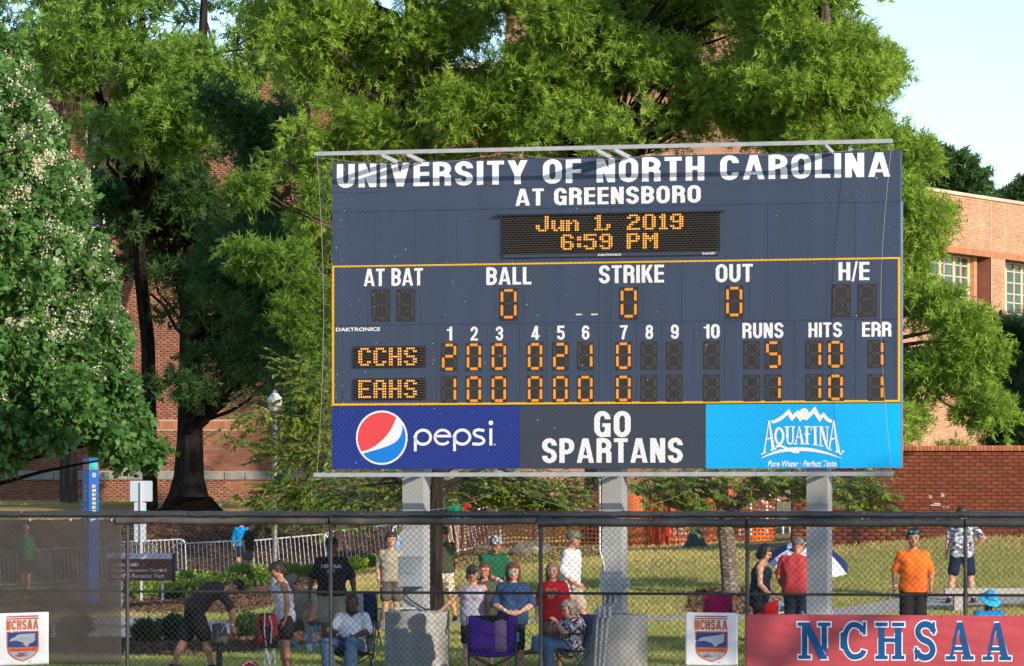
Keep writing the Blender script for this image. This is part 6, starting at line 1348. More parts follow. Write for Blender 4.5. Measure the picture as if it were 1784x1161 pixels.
def skinmat(name,c):
    if name in MATS: return MATS[name]
    m=mat(name,c,.55,spec=.3); nt=m.node_tree; a=N(nt,'ShaderNodeAttribute',attribute_name='skin'); mx=N(nt,'ShaderNodeMix',data_type='RGBA',blend_type='MULTIPLY'); mx.inputs[0].default_value=1; mx.inputs[6].default_value=(*c,1); nt.links.new(a.outputs['Color'],mx.inputs[7]); nt.links.new(mx.outputs[2],nt.nodes['Principled BSDF'].inputs['Base Color']); nt.nodes['Principled BSDF'].inputs['Subsurface Weight'].default_value=.0; return m
SK={'fair':(.52,.27,.18),'tan':(.44,.21,.12),'ruddy':(.50,.22,.14),'brown':(.115,.052,.032),'deep':(.07,.034,.022),'olive':(.36,.18,.105)}
def V3(*a): return np.array(a,float)
def person(label,px,d,h=1.75,yaw=0,skin='fair',g=1.0,sw=1.0,lean=0,J=None,seat=None,look=(0,0),shirt=None,bottom=None,hair=None,cap=None,glasses=None,shoes=None,belly=0,extras=None,res=.0145,z0=None,bend=.5,head_k=1.0,group=None,fem=False,x_off=0,hands=None,bands=()):
    sw=.96+(sw-1)*.35; g=1+(g-1)*.55; head_k*=1.05; s=h/1.75; base=G(px,d); 
    if z0 is not None: base.z+=z0
    t=thing('person',label,'person',tuple(base),math.radians(yaw),group)
    j=dict(pel=V3(0,0,.95),chest=V3(0,0,1.27),neck=V3(0,.01,1.475),head=V3(0,-.025,1.625),
      hip_l=V3(-.09,0,.92),hip_r=V3(.09,0,.92),kn_l=V3(-.10,-.015,.50),kn_r=V3(.10,-.015,.50),an_l=V3(-.11,.02,.085),an_r=V3(.11,.02,.085),
      sh_l=V3(-.172*sw,0,1.395),sh_r=V3(.172*sw,0,1.395),el_l=V3(-.25*sw,.03,1.135),el_r=V3(.25*sw,.03,1.135),wr_l=V3(-.265*sw,-.05,.90),wr_r=V3(.265*sw,-.05,.90))
    if lean:
        a=math.radians(lean); p0=j['pel']
        for k in ('chest','neck','head','sh_l','sh_r','el_l','el_r','wr_l','wr_r'):
            f=a*(1 if k!='chest' else .75); q=j[k]-p0; y,z=q[1],q[2]; j[k]=p0+V3(q[0],y*math.cos(f)-z*math.sin(f),z*math.cos(f)+y*math.sin(f))
    if J:
        for k,v in J.items():
            if k in j: j[k]=V3(*v)
    toe={}
    for sd in 'lr':
        k='toe_'+sd; a=j['an_'+sd]; toe[sd]=V3(*J[k]) if J and k in J else a+V3((-.03 if sd=='l' else .03),-.17,-.055)
    for k in j: j[k]=j[k]*s
    for k in toe: toe[k]=toe[k]*s
    g_=g*s
    up=(j['neck']-j['pel']); up/=np.linalg.norm(up); X=V3(1,0,0); sh=j['sh_r']-j['sh_l']; sh/=np.linalg.norm(sh); fw=np.cross(up,sh); fw=-fw if (fw@V3(0,-1,0)<0 and abs(lean)<100 and not J) else fw
    fw=np.cross(sh,up)*1.0; 
    if np.dot(fw,np.cross(sh,up))<0: fw=-fw
    fw=np.cross(up,sh); fw/=np.linalg.norm(fw)     # for a figure facing -y: up=z, sh=+x -> fw=+y ; so front is -fw
    fr=-fw
    P_=[]; k0=.035
    cb=.085*g_
    P_+= [(j['hip_l'],j['hip_r'],.098*g_,.098*g_,.04),(j['pel']-sh*.055*g_,j['chest']-sh*.075*g_,.098*g_,.108*g_,.05),(j['pel']+sh*.055*g_,j['chest']+sh*.075*g_,.098*g_,.108*g_,.05)]
    if belly: P_.append((j['pel']*.55+j['chest']*.45+fr*.05*s,j['pel']*.65+j['chest']*.35+fr*.06*s,(.11+belly)*s,(.11+belly)*s,.06))
    if fem: P_+= [(j['chest']-sh*.07*s+fr*.07*s+up*.02*s,)*2+(.068*g_,.068*g_,.04),(j['chest']+sh*.07*s+fr*.07*s+up*.02*s,)*2+(.068*g_,.068*g_,.04)]
    P_+= [(j['chest']+up*.09*s-sh*.06*s,j['sh_l']-up*.015,.085*g_,.058*g_,.05),(j['chest']+up*.09*s+sh*.06*s,j['sh_r']-up*.015,.085*g_,.058*g_,.05),(j['chest']+up*.1*s,j['neck'],.09*g_,.055*s,.05)]
    body=list(P_); arms=[];legs=[]
    for sd in 'lr':
        legs+= [(j['hip_'+sd],j['kn_'+sd],.092*g_,.056*g_,.035),(j['kn_'+sd],j['kn_'+sd]*.55+j['an_'+sd]*.45+(fw*.0),.055*g_,.056*g_,.03),(j['kn_'+sd]*.6+j['an_'+sd]*.4+V3(0,.012,0),j['an_'+sd],.05*g_,.036*s,.03),
           (j['an_'+sd]-V3(0,0,.03*s),toe[sd],.036*s,.028*s,.02),(j['an_'+sd]-V3(0,0,.03*s)+(j['an_'+sd]-toe[sd])*.22,j['an_'+sd]-V3(0,0,.035*s),.033*s,.033*s,.02)]
        arms+= [(j['sh_'+sd],j['el_'+sd],.053*g_,.040*g_,.03),(j['el_'+sd],j['el_'+sd]*.65+j['wr_'+sd]*.35,.040*g_,.041*g_,.02),(j['el_'+sd]*.6+j['wr_'+sd]*.4,j['wr_'+sd],.039*g_,.026*s,.02)]
        # hand
        fa=j['wr_'+sd]-j['el_'+sd]; fa/=np.linalg.norm(fa); sg=-1 if sd=='l' else 1
        hd=V3(*hands[sd][0]) if hands and sd in hands else fa+V3(0,-.25,-.1); hd/=np.linalg.norm(hd)
        pn=V3(*hands[sd][1]) if hands and sd in hands else V3(-sg*.9,-.2,0); pn=pn-hd*(pn@hd); pn/=np.linalg.norm(pn); lat=np.cross(pn,hd)*sg; curl=hands[sd][2] if hands and sd in hands and len(hands[sd])>2 else .35
        w0=j['wr_'+sd]
        for o in (-.024,-.008,.008,.024): arms.append((w0+lat*o*.5*s,w0+(hd*.082+lat*o)*s,.017*s,.0135*s,.012))
        for o,ln in zip((-.028,-.0095,.0095,.028),(.056,.07,.076,.068)):
            k1=w0+(hd*.082+lat*o)*s; d1=hd*math.cos(curl)+pn*math.sin(curl); k2=k1+d1*ln*.5*s; d2=hd*math.cos(curl*2.4)+pn*math.sin(curl*2.4); arms.append((k1,k2,.0110*s,.0102*s,.004)); arms.append((k2,k2+d2*ln*.5*s,.0102*s,.0092*s,.004))
        tb=w0+(hd*.022+lat*.026)*s; d1=hd*.65+lat*.7+pn*.3; d1/=np.linalg.norm(d1); t1=tb+d1*.034*s; d2=hd*.9+lat*.25+pn*.35; d2/=np.linalg.norm(d2); arms+= [(tb,t1,.014*s,.0115*s,.008),(t1,t1+d2*.032*s,.0112*s,.009*s,.004)]
    # head frame
    yl,pt=math.radians(look[0]),math.radians(look[1]); hf=fr.copy() if abs(lean)<60 else fr.copy()
    hu=(j['head']-j['neck']); hu=hu/np.linalg.norm(hu); hu=.5*hu+.5*V3(0,0,1) if abs(lean)<50 else hu; hu/=np.linalg.norm(hu); hr=sh.copy(); hf=np.cross(hr,hu); hf=hf if hf@fr>0 else -hf
    Ry=lambda v,a:hf0*0
    def rot(v,axis,a): return v*math.cos(a)+np.cross(axis,v)*math.sin(a)+axis*(axis@v)*(1-math.cos(a))
    hf,hr=rot(hf,hu,yl),rot(hr,hu,yl); hf,hu=rot(hf,hr,-pt),rot(hu,hr,-pt)   # pt<0 looks down
    hc=j['head']; S_=s*head_k; H=lambda x,y,z:hc+(hr*x+hf*y+hu*z)*S_      # y forward
    neck=[(j['neck']-up*.03*s,hc-hu*.03*S_-hf*.015,.055*s,.05*s,.025)]
    head=[(H(0,-.022,.03),H(0,.008,.035),.088*S_,.083*S_,.02),(H(0,.035,-.02),H(0,.045,-.062),.060*S_,.043*S_,.03),(H(-.025,.03,-.045),H(.025,.03,-.045),.045*S_,.045*S_,.025),
       (H(0,.088,.012),H(0,.106,-.024),.010*S_,.015*S_,.010),(H(-.03,.082,.028),H(.03,.082,.028),.012*S_,.012*S_,.012),(H(-.018,.088,-.056),H(.018,.088,-.056),.008*S_,.008*S_,.008),(H(0,.078,-.088),)*2+(.018*S_,.018*S_,.015)]
    for x in (-1,1): head+= [(H(x*.084,-.008,.012),H(x*.088,-.018,-.024),.014*S_,.011*S_,.006),(H(x*.04,.055,-.012),)*2+(.03*S_,.03*S_,.02)]
    V,Q=mesh_sdf(body+legs+arms+neck+head,res)
    # colours painted on the skin: brows, eyes, lips, nostril shade, scalp stubble
    loc=np.stack([(V-hc)@hr,(V-hc)@hf,(V-hc)@hu],1)/S_; C=np.ones((len(V),4)); r_=np.random.default_rng(len(label))
    def paint(cx,cz,rx,rz,col,ymin=.045):
        k=(((loc[:,0]-cx)/rx)**2+((loc[:,2]-cz)/rz)**2<1)&(loc[:,1]>ymin); C[k,:3]=col
    for x in (-.033,.033): paint(x,.012,.019,.011,(.30,.26,.26)); paint(x,.034,.022,.007,(.38,.30,.26))
    paint(0,-.056,.026,.0095,(.80,.42,.42)); C[:,:3]*=(1-.06*np.sin(V@np.array([[13.],[17],[11]])))
    ck=(np.abs(loc[:,0])>.035)&(np.abs(loc[:,0])<.07)&(np.abs(loc[:,2]+.02)<.022)&(loc[:,1]>.03); C[ck,:3]*=(1.05,.88,.86)
    b=link('body',mesh_np('body',V,Q,skinmat('skin_'+skin,SK[skin]),True,vcol=np.clip(C,0,1)),t)
    seed_=abs(hash(label))%97 if False else sum(map(ord,label))%97
    def wrink(D,X,Y,Z,a=.0045,f=1.0): return D+a*(np.sin(X*31*f+Z*13+2.2*np.sin(Z*11+seed_))*np.sin(Z*23*f+Y*19+1.7*np.sin(X*9+seed_))+.5*np.sin(Z*47+X*23+seed_)*np.sin(Y*37+X*11))
    def cloth_part(prims,name,m,cuts=(),res_=None,k=None,cutsph=(),w=.0045):
        def post(D,X,Y,Z):
            D=wrink(D,X,Y,Z,w)
            for p0,n_ in cuts: D=np.maximum(D,(X-p0[0])*n_[0]+(Y-p0[1])*n_[1]+(Z-p0[2])*n_[2])
            for c_,rr_ in cutsph: D=np.maximum(D,rr_-np.sqrt((X-c_[0])**2+(Y-c_[1])**2+(Z-c_[2])**2))
            return D
        V,Q=mesh_sdf(prims,res_ or res*1.4,post); 
        if len(V)==0: return None
        return link(name,mesh_np(name,V,Q,m,True),t)
    infl=lambda P,e,e2=None:[(a,b_,ra+e,rb+(e2 if e2 is not None else e),k_) for a,b_,ra,rb,k_ in P]
    if shirt:
        m,sl,hem,ty=shirt.get('m'),shirt.get('sleeve',.75),shirt.get('hem',.06),shirt.get('type','tee'); e=shirt.get('loose',.02)*s
        pr=infl([p for p in body if not (np.allclose(p[1],j['sh_l']-up*.015) or np.allclose(p[1],j['sh_r']-up*.015) or np.allclose(p[1],j['neck']))],e)+infl([p for p in body if (np.allclose(p[1],j['sh_l']-up*.015) or np.allclose(p[1],j['sh_r']-up*.015) or np.allclose(p[1],j['neck']))],e*.35); pr.append((j['pel']-sh*.05*g_-up*hem*s,j['pel']-sh*.05*g_+up*.12*s,.105*g_+e,.10*g_+e,.04)); pr.append((j['pel']+sh*.05*g_-up*hem*s,j['pel']+sh*.05*g_+up*.12*s,.105*g_+e,.10*g_+e,.04))
        pr=[p for p in pr if not (np.allclose(p[0],j['hip_l']) and np.allclose(p[1],j['hip_r']))] if shirt.get('nohip') else pr
        if ty!='tank':
            for sd in 'lr':
                a,b_=j['sh_'+sd],j['el_'+sd]; wr=j['wr_'+sd]
                if sl<=1: q=a+(b_-a)*sl; pr.append((a,q,.055*g_+e*.25,(.046*g_+e*.6),.03))
                else:
                    pr.append((a,b_,.055*g_+e*.25,.043*g_+e*.7,.03)); q=b_+(wr-b_)*(sl-1); pr.append((b_,q,.044*g_+e*.8,.040*g_+e*.5,.02))
        cuts=[(j['pel']-up*hem*s,-up)]
        if ty=='tank':
            cs=[(j['neck']+fr*.05*s+up*.01*s,.105*s),(j['sh_l']-sh*.055*s+up*.0,.088*s),(j['sh_r']+sh*.055*s,.088*s)]
        else: cs=[(j['neck']+up*.045*s+fr*.02*s,.078*s)]
        if shirt.get('nocut'): cuts=[]
        cloth_part(pr,shirt.get('name','shirt'),m,cuts,cutsph=cs,w=.0085)
        if shirt.get('collar'): 
            pts=[j['neck']+up*.0+(hr_*math.cos(a)*.072+fr*math.sin(a)*.07)*s+up*(.012-.03*max(0,math.sin(a)))*s for a in [i*math.pi/8 for i in range(17)] for hr_ in (sh,)]
            MB().tube([Vector(p) for p in pts],.017*s,6).obj('collar',shirt.get('collar_m',m),t,smooth=True)
    if bottom:
        m,ln,e=bottom['m'],bottom.get('len',.55),bottom.get('loose',.022)*s; pr=[(j['hip_l'],j['hip_r'],.102*g_+e*.6,.102*g_+e*.6,.04),(j['pel']-sh*.05*g_,j['pel']-sh*.06*g_+up*.06*s,.098*g_+e*.4,.098*g_+e*.3,.04),(j['pel']+sh*.05*g_,j['pel']+sh*.06*g_+up*.06*s,.098*g_+e*.4,.098*g_+e*.3,.04)]
        for sd in 'lr':
            a,b_,c_=j['hip_'+sd],j['kn_'+sd],j['an_'+sd]
            if ln<=1: q=a+(b_-a)*ln; pr.append((a,q,.095*g_+e*.5,.092*g_*(1-ln)+.060*g_*ln+e*1.25,.03))
            else: 
                q=b_+(c_-b_)*min(1,(ln-1)); pr+=[(a,b_,.095*g_+e*.5,.062*g_+e*.8,.03),(b_,q,.062*g_+e*.8,bottom.get('cuff',.052)*s+e*.5,.03)]
        cloth_part(pr,bottom.get('name','shorts' if ln<=1.1 else 'trousers'),m,[(j['pel']+up*.12*s,up)],w=.005)
    if shoes:
        pr=[]
        for sd in 'lr':
            a=j['an_'+sd]; pr+= [(a-V3(0,0,.035*s)-(toe[sd]-a)*.2,toe[sd]-V3(0,0,.0),.044*s,.036*s,.02),(a-V3(0,0,.01*s),a-V3(0,0,.03*s),.043*s,.045*s,.02)]
        cloth_part(pr,'shoes',shoes,w=.001)
    if hair:
        m=hair['m']; st_=hair.get('style','short'); th=hair.get('th',.012)
        pr=[(H(0,-.024,.034),H(0,.004,.042),(.088+th)*S_,(.085+th)*S_,.02)]
        if st_!='short': pr.append((H(0,-.05,-.02),H(0,-.055,-.05),.075*S_,.065*S_,.03))
        if st_=='long': pr+= [(H(x*.075,-.01,.02),H(x*.085,-.02,-.13),.036*S_,.03*S_,.02) for x in (-1,1)]+[(H(0,-.06,0),H(0,-.07,-.14),.07*S_,.055*S_,.03)]
        if st_=='pony': pr+= [(H(0,-.115,.03),H(0,-.16,-.06),.028*S_,.02*S_,.015)]
        if st_=='bun': pr+= [(H(0,-.12,.06),)*2+(.042*S_,.042*S_,.02)]
        if st_=='bob': pr+= [(H(x*.07,-.01,.02),H(x*.078,0,-.06),.038*S_,.034*S_,.02) for x in (-1,1)]+[(H(0,-.06,0),H(0,-.065,-.07),.07*S_,.065*S_,.03)]
        face=H(0,.115,-.015)
        def posth(D,X,Y,Z):
            D=D+.004*np.sin(X*90+Z*40)*np.sin(Z*55+Y*80); lx=(X-hc[0])*hr[0]+(Y-hc[1])*hr[1]+(Z-hc[2])*hr[2]; ly=(X-hc[0])*hf[0]+(Y-hc[1])*hf[1]+(Z-hc[2])*hf[2]; lz=(X-hc[0])*hu[0]+(Y-hc[1])*hu[1]+(Z-hc[2])*hu[2]
            box=np.minimum(ly/S_-(.03 if st_ in('short','pony','bun') else .035),(hair.get('line',.062))-lz/S_)*S_       # keep hair out of the face
            D=np.maximum(D,box)
            if st_ in ('short',): D=np.maximum(D,np.minimum(-lz/S_-.03,.2)*S_)
            return D
        V,Q=mesh_sdf(pr,res*1.0,posth); link('hair',mesh_np('hair',V,Q,m,True),t)
    if cap:
        m=cap['m']
        if cap.get('style')=='bucket': pr=[(H(0,-.02,.05),H(0,0,.055),.100*S_,.098*S_,.02)]
        else: pr=[(H(0,-.02,.045),H(0,.008,.05),.096*S_,.092*S_,.02)]
        cloth_part(pr,'cap',m,[(H(0,0,.035),-hu)],w=.001)
        sgn=-1 if cap.get('back') else 1; mb=MB(); n=12
        if cap.get('style')=='bucket':
            mb.lathe([(.10*S_,.0),(.165*S_,-.045*S_),(.17*S_,-.05*S_),(.165*S_,-.052*S_),(.095*S_,-.006)],(0,0,0),24); M=Matrix((Vector(hr),Vector(hf),Vector(hu))).transposed(); mb.v=[tuple(Vector(H(0,-.01,.05))+M@Vector(v)) for v in mb.v]
        else:
            R0,R1=.088*S_,.088*S_; top=[];bot=[]
            for i in range(n+1):
                a=math.radians(-72+144*i/n); ins=V3(math.sin(a)*.088,math.cos(a)*.088*sgn,0); out=V3(math.sin(a)*.086,(math.cos(a)*.088+.072*math.cos(a)**.5 if math.cos(a)>0 else 0)*sgn,-.016-.0*abs(math.sin(a)))
                top.append(H(ins[0],ins[1],.042)); bot.append(H(out[0],out[1],.034))
            v=[tuple(q) for q in top+bot]+[tuple(q+hu*.006) for q in top+bot]; m_=n+1; f=[]
            for i in range(n): f+= [[i,i+1,m_+i+1,m_+i],[2*m_+i,3*m_+i,3*m_+i+1,2*m_+i+1],[m_+i,m_+i+1,3*m_+i+1,3*m_+i]]
            mb.add(v,f)
        mb.obj('brim',cap.get('brim_m',m),t,smooth=True)
    if glasses:
        mb=MB()
        for x in (-1,1):
            c_=H(x*.033,.098,.012); ring=[c_+(hr*.024*math.cos(a)+hu*.017*math.sin(a)-hf*.006*abs(math.cos(a)))*S_ for a in [k*math.pi/5 for k in range(10)]]; mb.add([tuple(q) for q in ring]+[tuple(q+hf*.005) for q in ring],[list(range(10)),list(range(10,20))[::-1]]+[[k,10+k,10+(k+1)%10,(k+1)%10] for k in range(10)])
            mb.tube([H(x*.055,.092,.016),H(x*.092,-.02,.018)],.003,4)
        mb.tube([H(-.012,.10,.016),H(.012,.10,.016)],.003,4); gy=glasses.get('up',0)
        if gy: mb.v=[tuple(np.array(v)+hu*gy*S_-hf*.02) for v in mb.v]
        mb.obj('sunglasses',glasses['m'],t)
    for sd in bands:
        w0=j['wr_'+sd]; el=j['el_'+sd]; a=w0+(el-w0)*.12;b_=w0+(el-w0)*.19; MB().tube([a,b_],.033*s,10).obj('wristband',mat('wristband_pale',(.65,.75,.85),.5),t,smooth=True)
    return t,j,dict(up=up,sh=sh,fr=fr,H=H,s=s)
def fab(name,c,c2=None,**k): return mat('cloth_'+name,c,.85,c2=c2 or tuple(x*.8 for x in c),scale=k.pop('scale',6),bump=.03,bscale=120,spec=.15,**k)
F_blk=fab('black',(.018,.017,.017)); F_char=fab('charcoal',(.035,.03,.028)); F_khaki=fab('khaki',(.36,.29,.20)); F_taupe=fab('taupe',(.34,.28,.23)); F_sand=fab('sand_tee',(.33,.30,.22)); F_grn=fab('forest_green',(.015,.10,.055)); F_olive=fab('olive',(.05,.065,.035))
F_white=fab('white',(.62,.63,.65)); F_lav=fab('lavender_grey',(.36,.34,.42)); F_blue=fab('marled_navy',(.018,.04,.10),(.028,.06,.14)); F_red=fab('red',(.42,.012,.02)); F_red2=fab('washed_red',(.50,.055,.06)); F_or=fab('orange',(.85,.17,.025),(.75,.14,.02)); F_jean=fab('denim',(.05,.11,.20),(.09,.16,.26),scale=9); F_dj=fab('dark_denim',(.018,.028,.05),(.03,.045,.07)); F_nav=fab('navy',(.012,.02,.045)); F_cy=fab('bright_blue',(.0,.22,.58)); F_cyh=fab('sky_blue_hat',(.03,.36,.66)); F_gsh=fab('grey_shorts',(.10,.09,.085)); F_grn2=fab('kelly_green',(.01,.22,.10))
F_camo=mat('camo_white_grey',(.60,.62,.66),.8,c2=(.05,.055,.075),scale=11,detail=2,contrast=(.49,.51),stretch=(1,1,2),c3=(.22,.24,.30),scale3=14,con3=(.54,.56)); F_camoc=mat('camo_cap',(.5,.52,.55),.8,c2=(.05,.055,.07),scale=26,detail=2,contrast=(.48,.52)); F_flor=mat('floral_white_maroon',(.55,.52,.55),.8,c2=(.10,.02,.035),scale=17,detail=2,contrast=(.5,.53),c3=(.02,.02,.035),scale3=21,con3=(.56,.58)); F_camsh=mat('camo_shorts',(.42,.36,.26),.85,c2=(.62,.58,.5),scale=18,detail=2,contrast=(.5,.53),c3=(.20,.16,.11),scale3=20,con3=(.56,.58))
H_blk=mat('hair_black',(.010,.008,.008),.5,spec=.5); H_brn=mat('hair_brown',(.055,.028,.015),.5,c2=(.03,.016,.01),scale=30,stretch=(1,1,.2)); H_auburn=mat('hair_auburn',(.12,.05,.022),.5,c2=(.07,.03,.014),scale=30,stretch=(1,1,.2)); H_bld=mat('hair_blonde',(.26,.17,.085),.5,c2=(.15,.09,.045),scale=26,stretch=(1,1,.2)); H_gry=mat('hair_grey',(.16,.15,.14),.6,c2=(.09,.085,.08),scale=30)
C_khk=fab('cap_khaki',(.17,.165,.12)); C_char=fab('cap_charcoal',(.06,.055,.052)); C_taupe=fab('cap_taupe',(.24,.18,.15)); C_wht=fab('cap_white',(.55,.52,.46)); C_blk=fab('cap_black',(.012,.012,.014)); S_dk=mat('shoe_dark',(.02,.02,.022),.5); S_wh=mat('shoe_pale',(.5,.5,.5),.5); S_bl=mat('shoe_blue',(.01,.06,.4),.5)
G_tl=mat('lens_teal',(.0,.35,.38),.1,spec=.9); G_bl=mat('lens_blue_black',(.005,.03,.07),.1,spec=.9); G_or=mat('lens_amber',(.28,.06,.03),.1,spec=.9); G_bk=mat('lens_black',(.01,.01,.01),.1,spec=.9)
def chest_print(t,info,j,txts,m,back=False):
    """small lettering lying just off the shirt"""
    sh,up,fr=info['sh'],info['up'],info['fr']*(-1 if back else 1); sr=sh if not back else -sh; s=info['s']; bodyv=[c for c in t.children if c.name.split('.')[0] in ('shirt','tee')][0].data
    co=np.empty(len(bodyv.vertices)*3,np.float32); bodyv.vertices.foreach_get('co',co); co=co.reshape(-1,3); cu=(co-j['chest'])@sr; cv=(co-j['chest'])@up; cw=(co-j['chest'])@fr
    def put(u,v,w): k=(np.abs(cu-u)<.02)&(np.abs(cv-v)<.02); z=cw[k].max() if k.any() else .14; return Vector(j['chest']+sr*u+up*v+fr*(z+.006+w))
    for (txt,u0,u1,v0,v1) in txts: bfont(txt,u0*s,u1*s,v0*s,v1*s,put,'print',m,t,.03)
# --- standing and walking figures, back to front ---
TP=time.time()
person('person in a kelly green tee and tan pants beyond the last barrier at centre left',791,121,1.72,150,'tan',shirt=dict(m=F_grn2),bottom=dict(m=fab('tan',(.36,.22,.12)),len=2),shoes=S_dk,hair=dict(m=H_brn),res=.02)
person('person in a red tee partly behind the green-clad visitor beyond the barriers',803,121.5,1.7,170,'tan',shirt=dict(m=F_red),bottom=dict(m=fab('tan2',(.30,.2,.13)),len=.8),shoes=S_dk,hair=dict(m=H_brn),res=.02)
person('person in bright blue, mostly hidden behind the black-tee person at the barrier',421,129.5,1.65,20,'fair',shirt=dict(m=F_cy,sleeve=1.6),bottom=dict(m=F_nav,len=.6),hair=dict(m=H_brn),cap=dict(m=C_wht),shoes=S_wh,res=.02)
person('young person in black tee and dark shorts by the barrier left of the lamp post',432,124.5,1.60,60,'tan',shirt=dict(m=F_blk),bottom=dict(m=F_gsh,len=.55),hair=dict(m=H_brn,th=.02),shoes=S_wh,lean=8,J=dict(an_l=(-.16,.12,.085),kn_l=(-.12,.02,.5)),res=.018)
person('man in a green tee and pale cap seen through the black windscreen at far left',44,126,1.72,35,'tan',g=1.15,shirt=dict(m=F_grn2,hem=.14),bottom=dict(m=F_nav,len=.9),cap=dict(m=C_wht),hair=dict(m=H_gry),shoes=S_wh,J=dict(wr_r=(.30,-.28,1.0),el_r=(.25,-.02,1.12)),res=.018)
person('man in an olive tee, pale camo shorts and tie-dye cap by the dark spotted trunk',772,87.8,1.74,-160,'tan',g=1.05,shirt=dict(m=F_olive),bottom=dict(m=F_camsh,len=.85),cap=dict(m=F_camoc,back=True),hair=dict(m=H_brn),shoes=S_dk,J=dict(an_l=(-.16,.22,.1),kn_l=(-.12,.06,.5)))
person('person in pale blue almost hidden behind the left scoreboard post',701,92,1.78,-20,'fair',shirt=dict(m=fab('pale_blue',(.3,.42,.6))),bottom=dict(m=F_gsh,len=.8),hair=dict(m=H_brn),shoes=S_wh,res=.016)
person('teenage boy in a faded sand tee and grey shorts beside the left scoreboard post',681,85.5,1.72,8,'fair',g=.92,shirt=dict(m=F_sand,loose=.028,hem=.08),bottom=dict(m=F_gsh,len=.78,loose=.03),hair=dict(m=H_brn,th=.022),J=dict(el_l=(-.235,.05,1.14),wr_l=(-.22,-.03,.90)),bands='l')
t,j,info=person('broad man in a black tee printed CENTRAL, light shorts and dark cap',578,77,1.86,0,'brown',g=1.22,sw=1.18,shirt=dict(m=F_blk,loose=.028,hem=.08,sleeve=.85),bottom=dict(m=fab('stone_shorts',(.27,.27,.20)),len=.85,loose=.035),cap=dict(m=C_blk),hair=dict(m=H_blk),shoes=S_dk,belly=.02,J=dict(el_l=(-.31,.03,1.14),wr_l=(-.33,-.04,.92),el_r=(.31,.03,1.14),wr_r=(.34,-.04,.91)))
chest_print(t,info,j,[('CENTRAL',-.16,.16,.02,.075),('EST',-.06,.06,-.045,-.005)],mat('shirt_print_pale',(.45,.5,.55),.8))
person('older man in a green polo shirt and camo cap standing behind the women',857,79.5,1.78,22,'ruddy',shirt=dict(m=F_grn,collar=True,sleeve=.9,loose=.026),bottom=dict(m=F_nav,len=.8),cap=dict(m=F_camoc),hair=dict(m=H_gry),shoes=S_dk,lean=12,look=(-5,-2),J=dict(el_l=(-.20,-.16,1.12),wr_l=(-.02,-.42,1.02),el_r=(.25,-.12,1.10),wr_r=(.10,-.40,1.0),sh_l=(-.18,-.1,1.40),sh_r=(.17,-.1,1.40)),bands='l',hands=dict(l=((.5,-.5,-.6),(.3,-.6,-.3),.5)))
t,j,info=person('man in a white long-sleeved shirt, beige shorts and khaki cap walking right',993,80.5,1.80,62,'ruddy',g=1.06,shirt=dict(m=F_white,sleeve=1.45,loose=.03,hem=.13),bottom=dict(m=fab('beige_shorts',(.42,.34,.27)),len=.9,loose=.03),cap=dict(m=C_khk),hair=dict(m=H_gry),shoes=S_wh,lean=4,J=dict(el_l=(-.24,.02,1.12),wr_l=(-.20,-.16,.93),an_r=(.1,-.30,.10),kn_r=(.1,-.16,.50),an_l=(-.1,.34,.16),kn_l=(-.09,.04,.50)),bands='l')
person('woman in a black tank top with wavy black hair and glasses, by the fence post',1323,75.5,1.70,75,'fair',g=1.1,fem=True,shirt=dict(m=F_nav,type='tank',hem=.2,loose=.03),bottom=dict(m=F_char,len=2,cuff=.075),hair=dict(m=H_blk,style='bob',th=.026),glasses=dict(m=G_bk),shoes=S_dk,lean=6,look=(0,-16),J=dict(el_l=(-.24,-.06,1.12),wr_l=(-.24,-.24,.93),el_r=(.22,-.06,1.14),wr_r=(.20,-.22,.95)),bands='l')
person('man in a washed red tee seen from behind, beside the right scoreboard post',1388,76,1.82,168,'ruddy',g=1.22,sw=1.12,shirt=dict(m=F_red2,loose=.032,hem=.12,sleeve=.8),bottom=dict(m=F_dj,len=2,cuff=.08),hair=dict(m=H_gry,th=.005),shoes=S_dk,lean=12,look=(0,-18),J=dict(el_l=(-.27,-.02,1.16),wr_l=(-.22,-.22,.98),el_r=(.28,-.04,1.14),wr_r=(.24,-.24,.96),sh_l=(-.21,-.1,1.40),sh_r=(.21,-.1,1.40)))
person('man in a plain orange tee and black shorts, sunglasses up on his hair',1591,74.6,1.86,0,'olive',g=1.0,sw=1.0,z0=.09,shirt=dict(m=F_or,loose=.03,hem=.11,sleeve=.88),bottom=dict(m=F_blk,len=.9,loose=.032),hair=dict(m=H_blk,th=.016),glasses=dict(m=G_tl,up=.095),shoes=S_dk,bands='l',J=dict(el_l=(-.27,.03,1.14),wr_l=(-.27,-.02,.90),el_r=(.27,.03,1.14),wr_r=(.25,-.06,.90)))
person('man in a grey and white camouflage tee seen from behind, hand on hip',1676,89.5,1.80,176,'fair',g=1.1,sw=1.12,shirt=dict(m=F_camo,loose=.03,hem=.12,sleeve=.8),bottom=dict(m=F_nav,len=.8,loose=.03),hair=dict(m=H_brn),shoes=S_dk,J=dict(el_l=(-.38,.10,1.18),wr_l=(-.24,.02,1.02),el_r=(.25,-.02,1.14),wr_r=(.28,-.06,.9),an_l=(-.20,.02,.085),an_r=(.24,.05,.085),kn_l=(-.15,-.01,.5),kn_r=(.17,0,.5)))
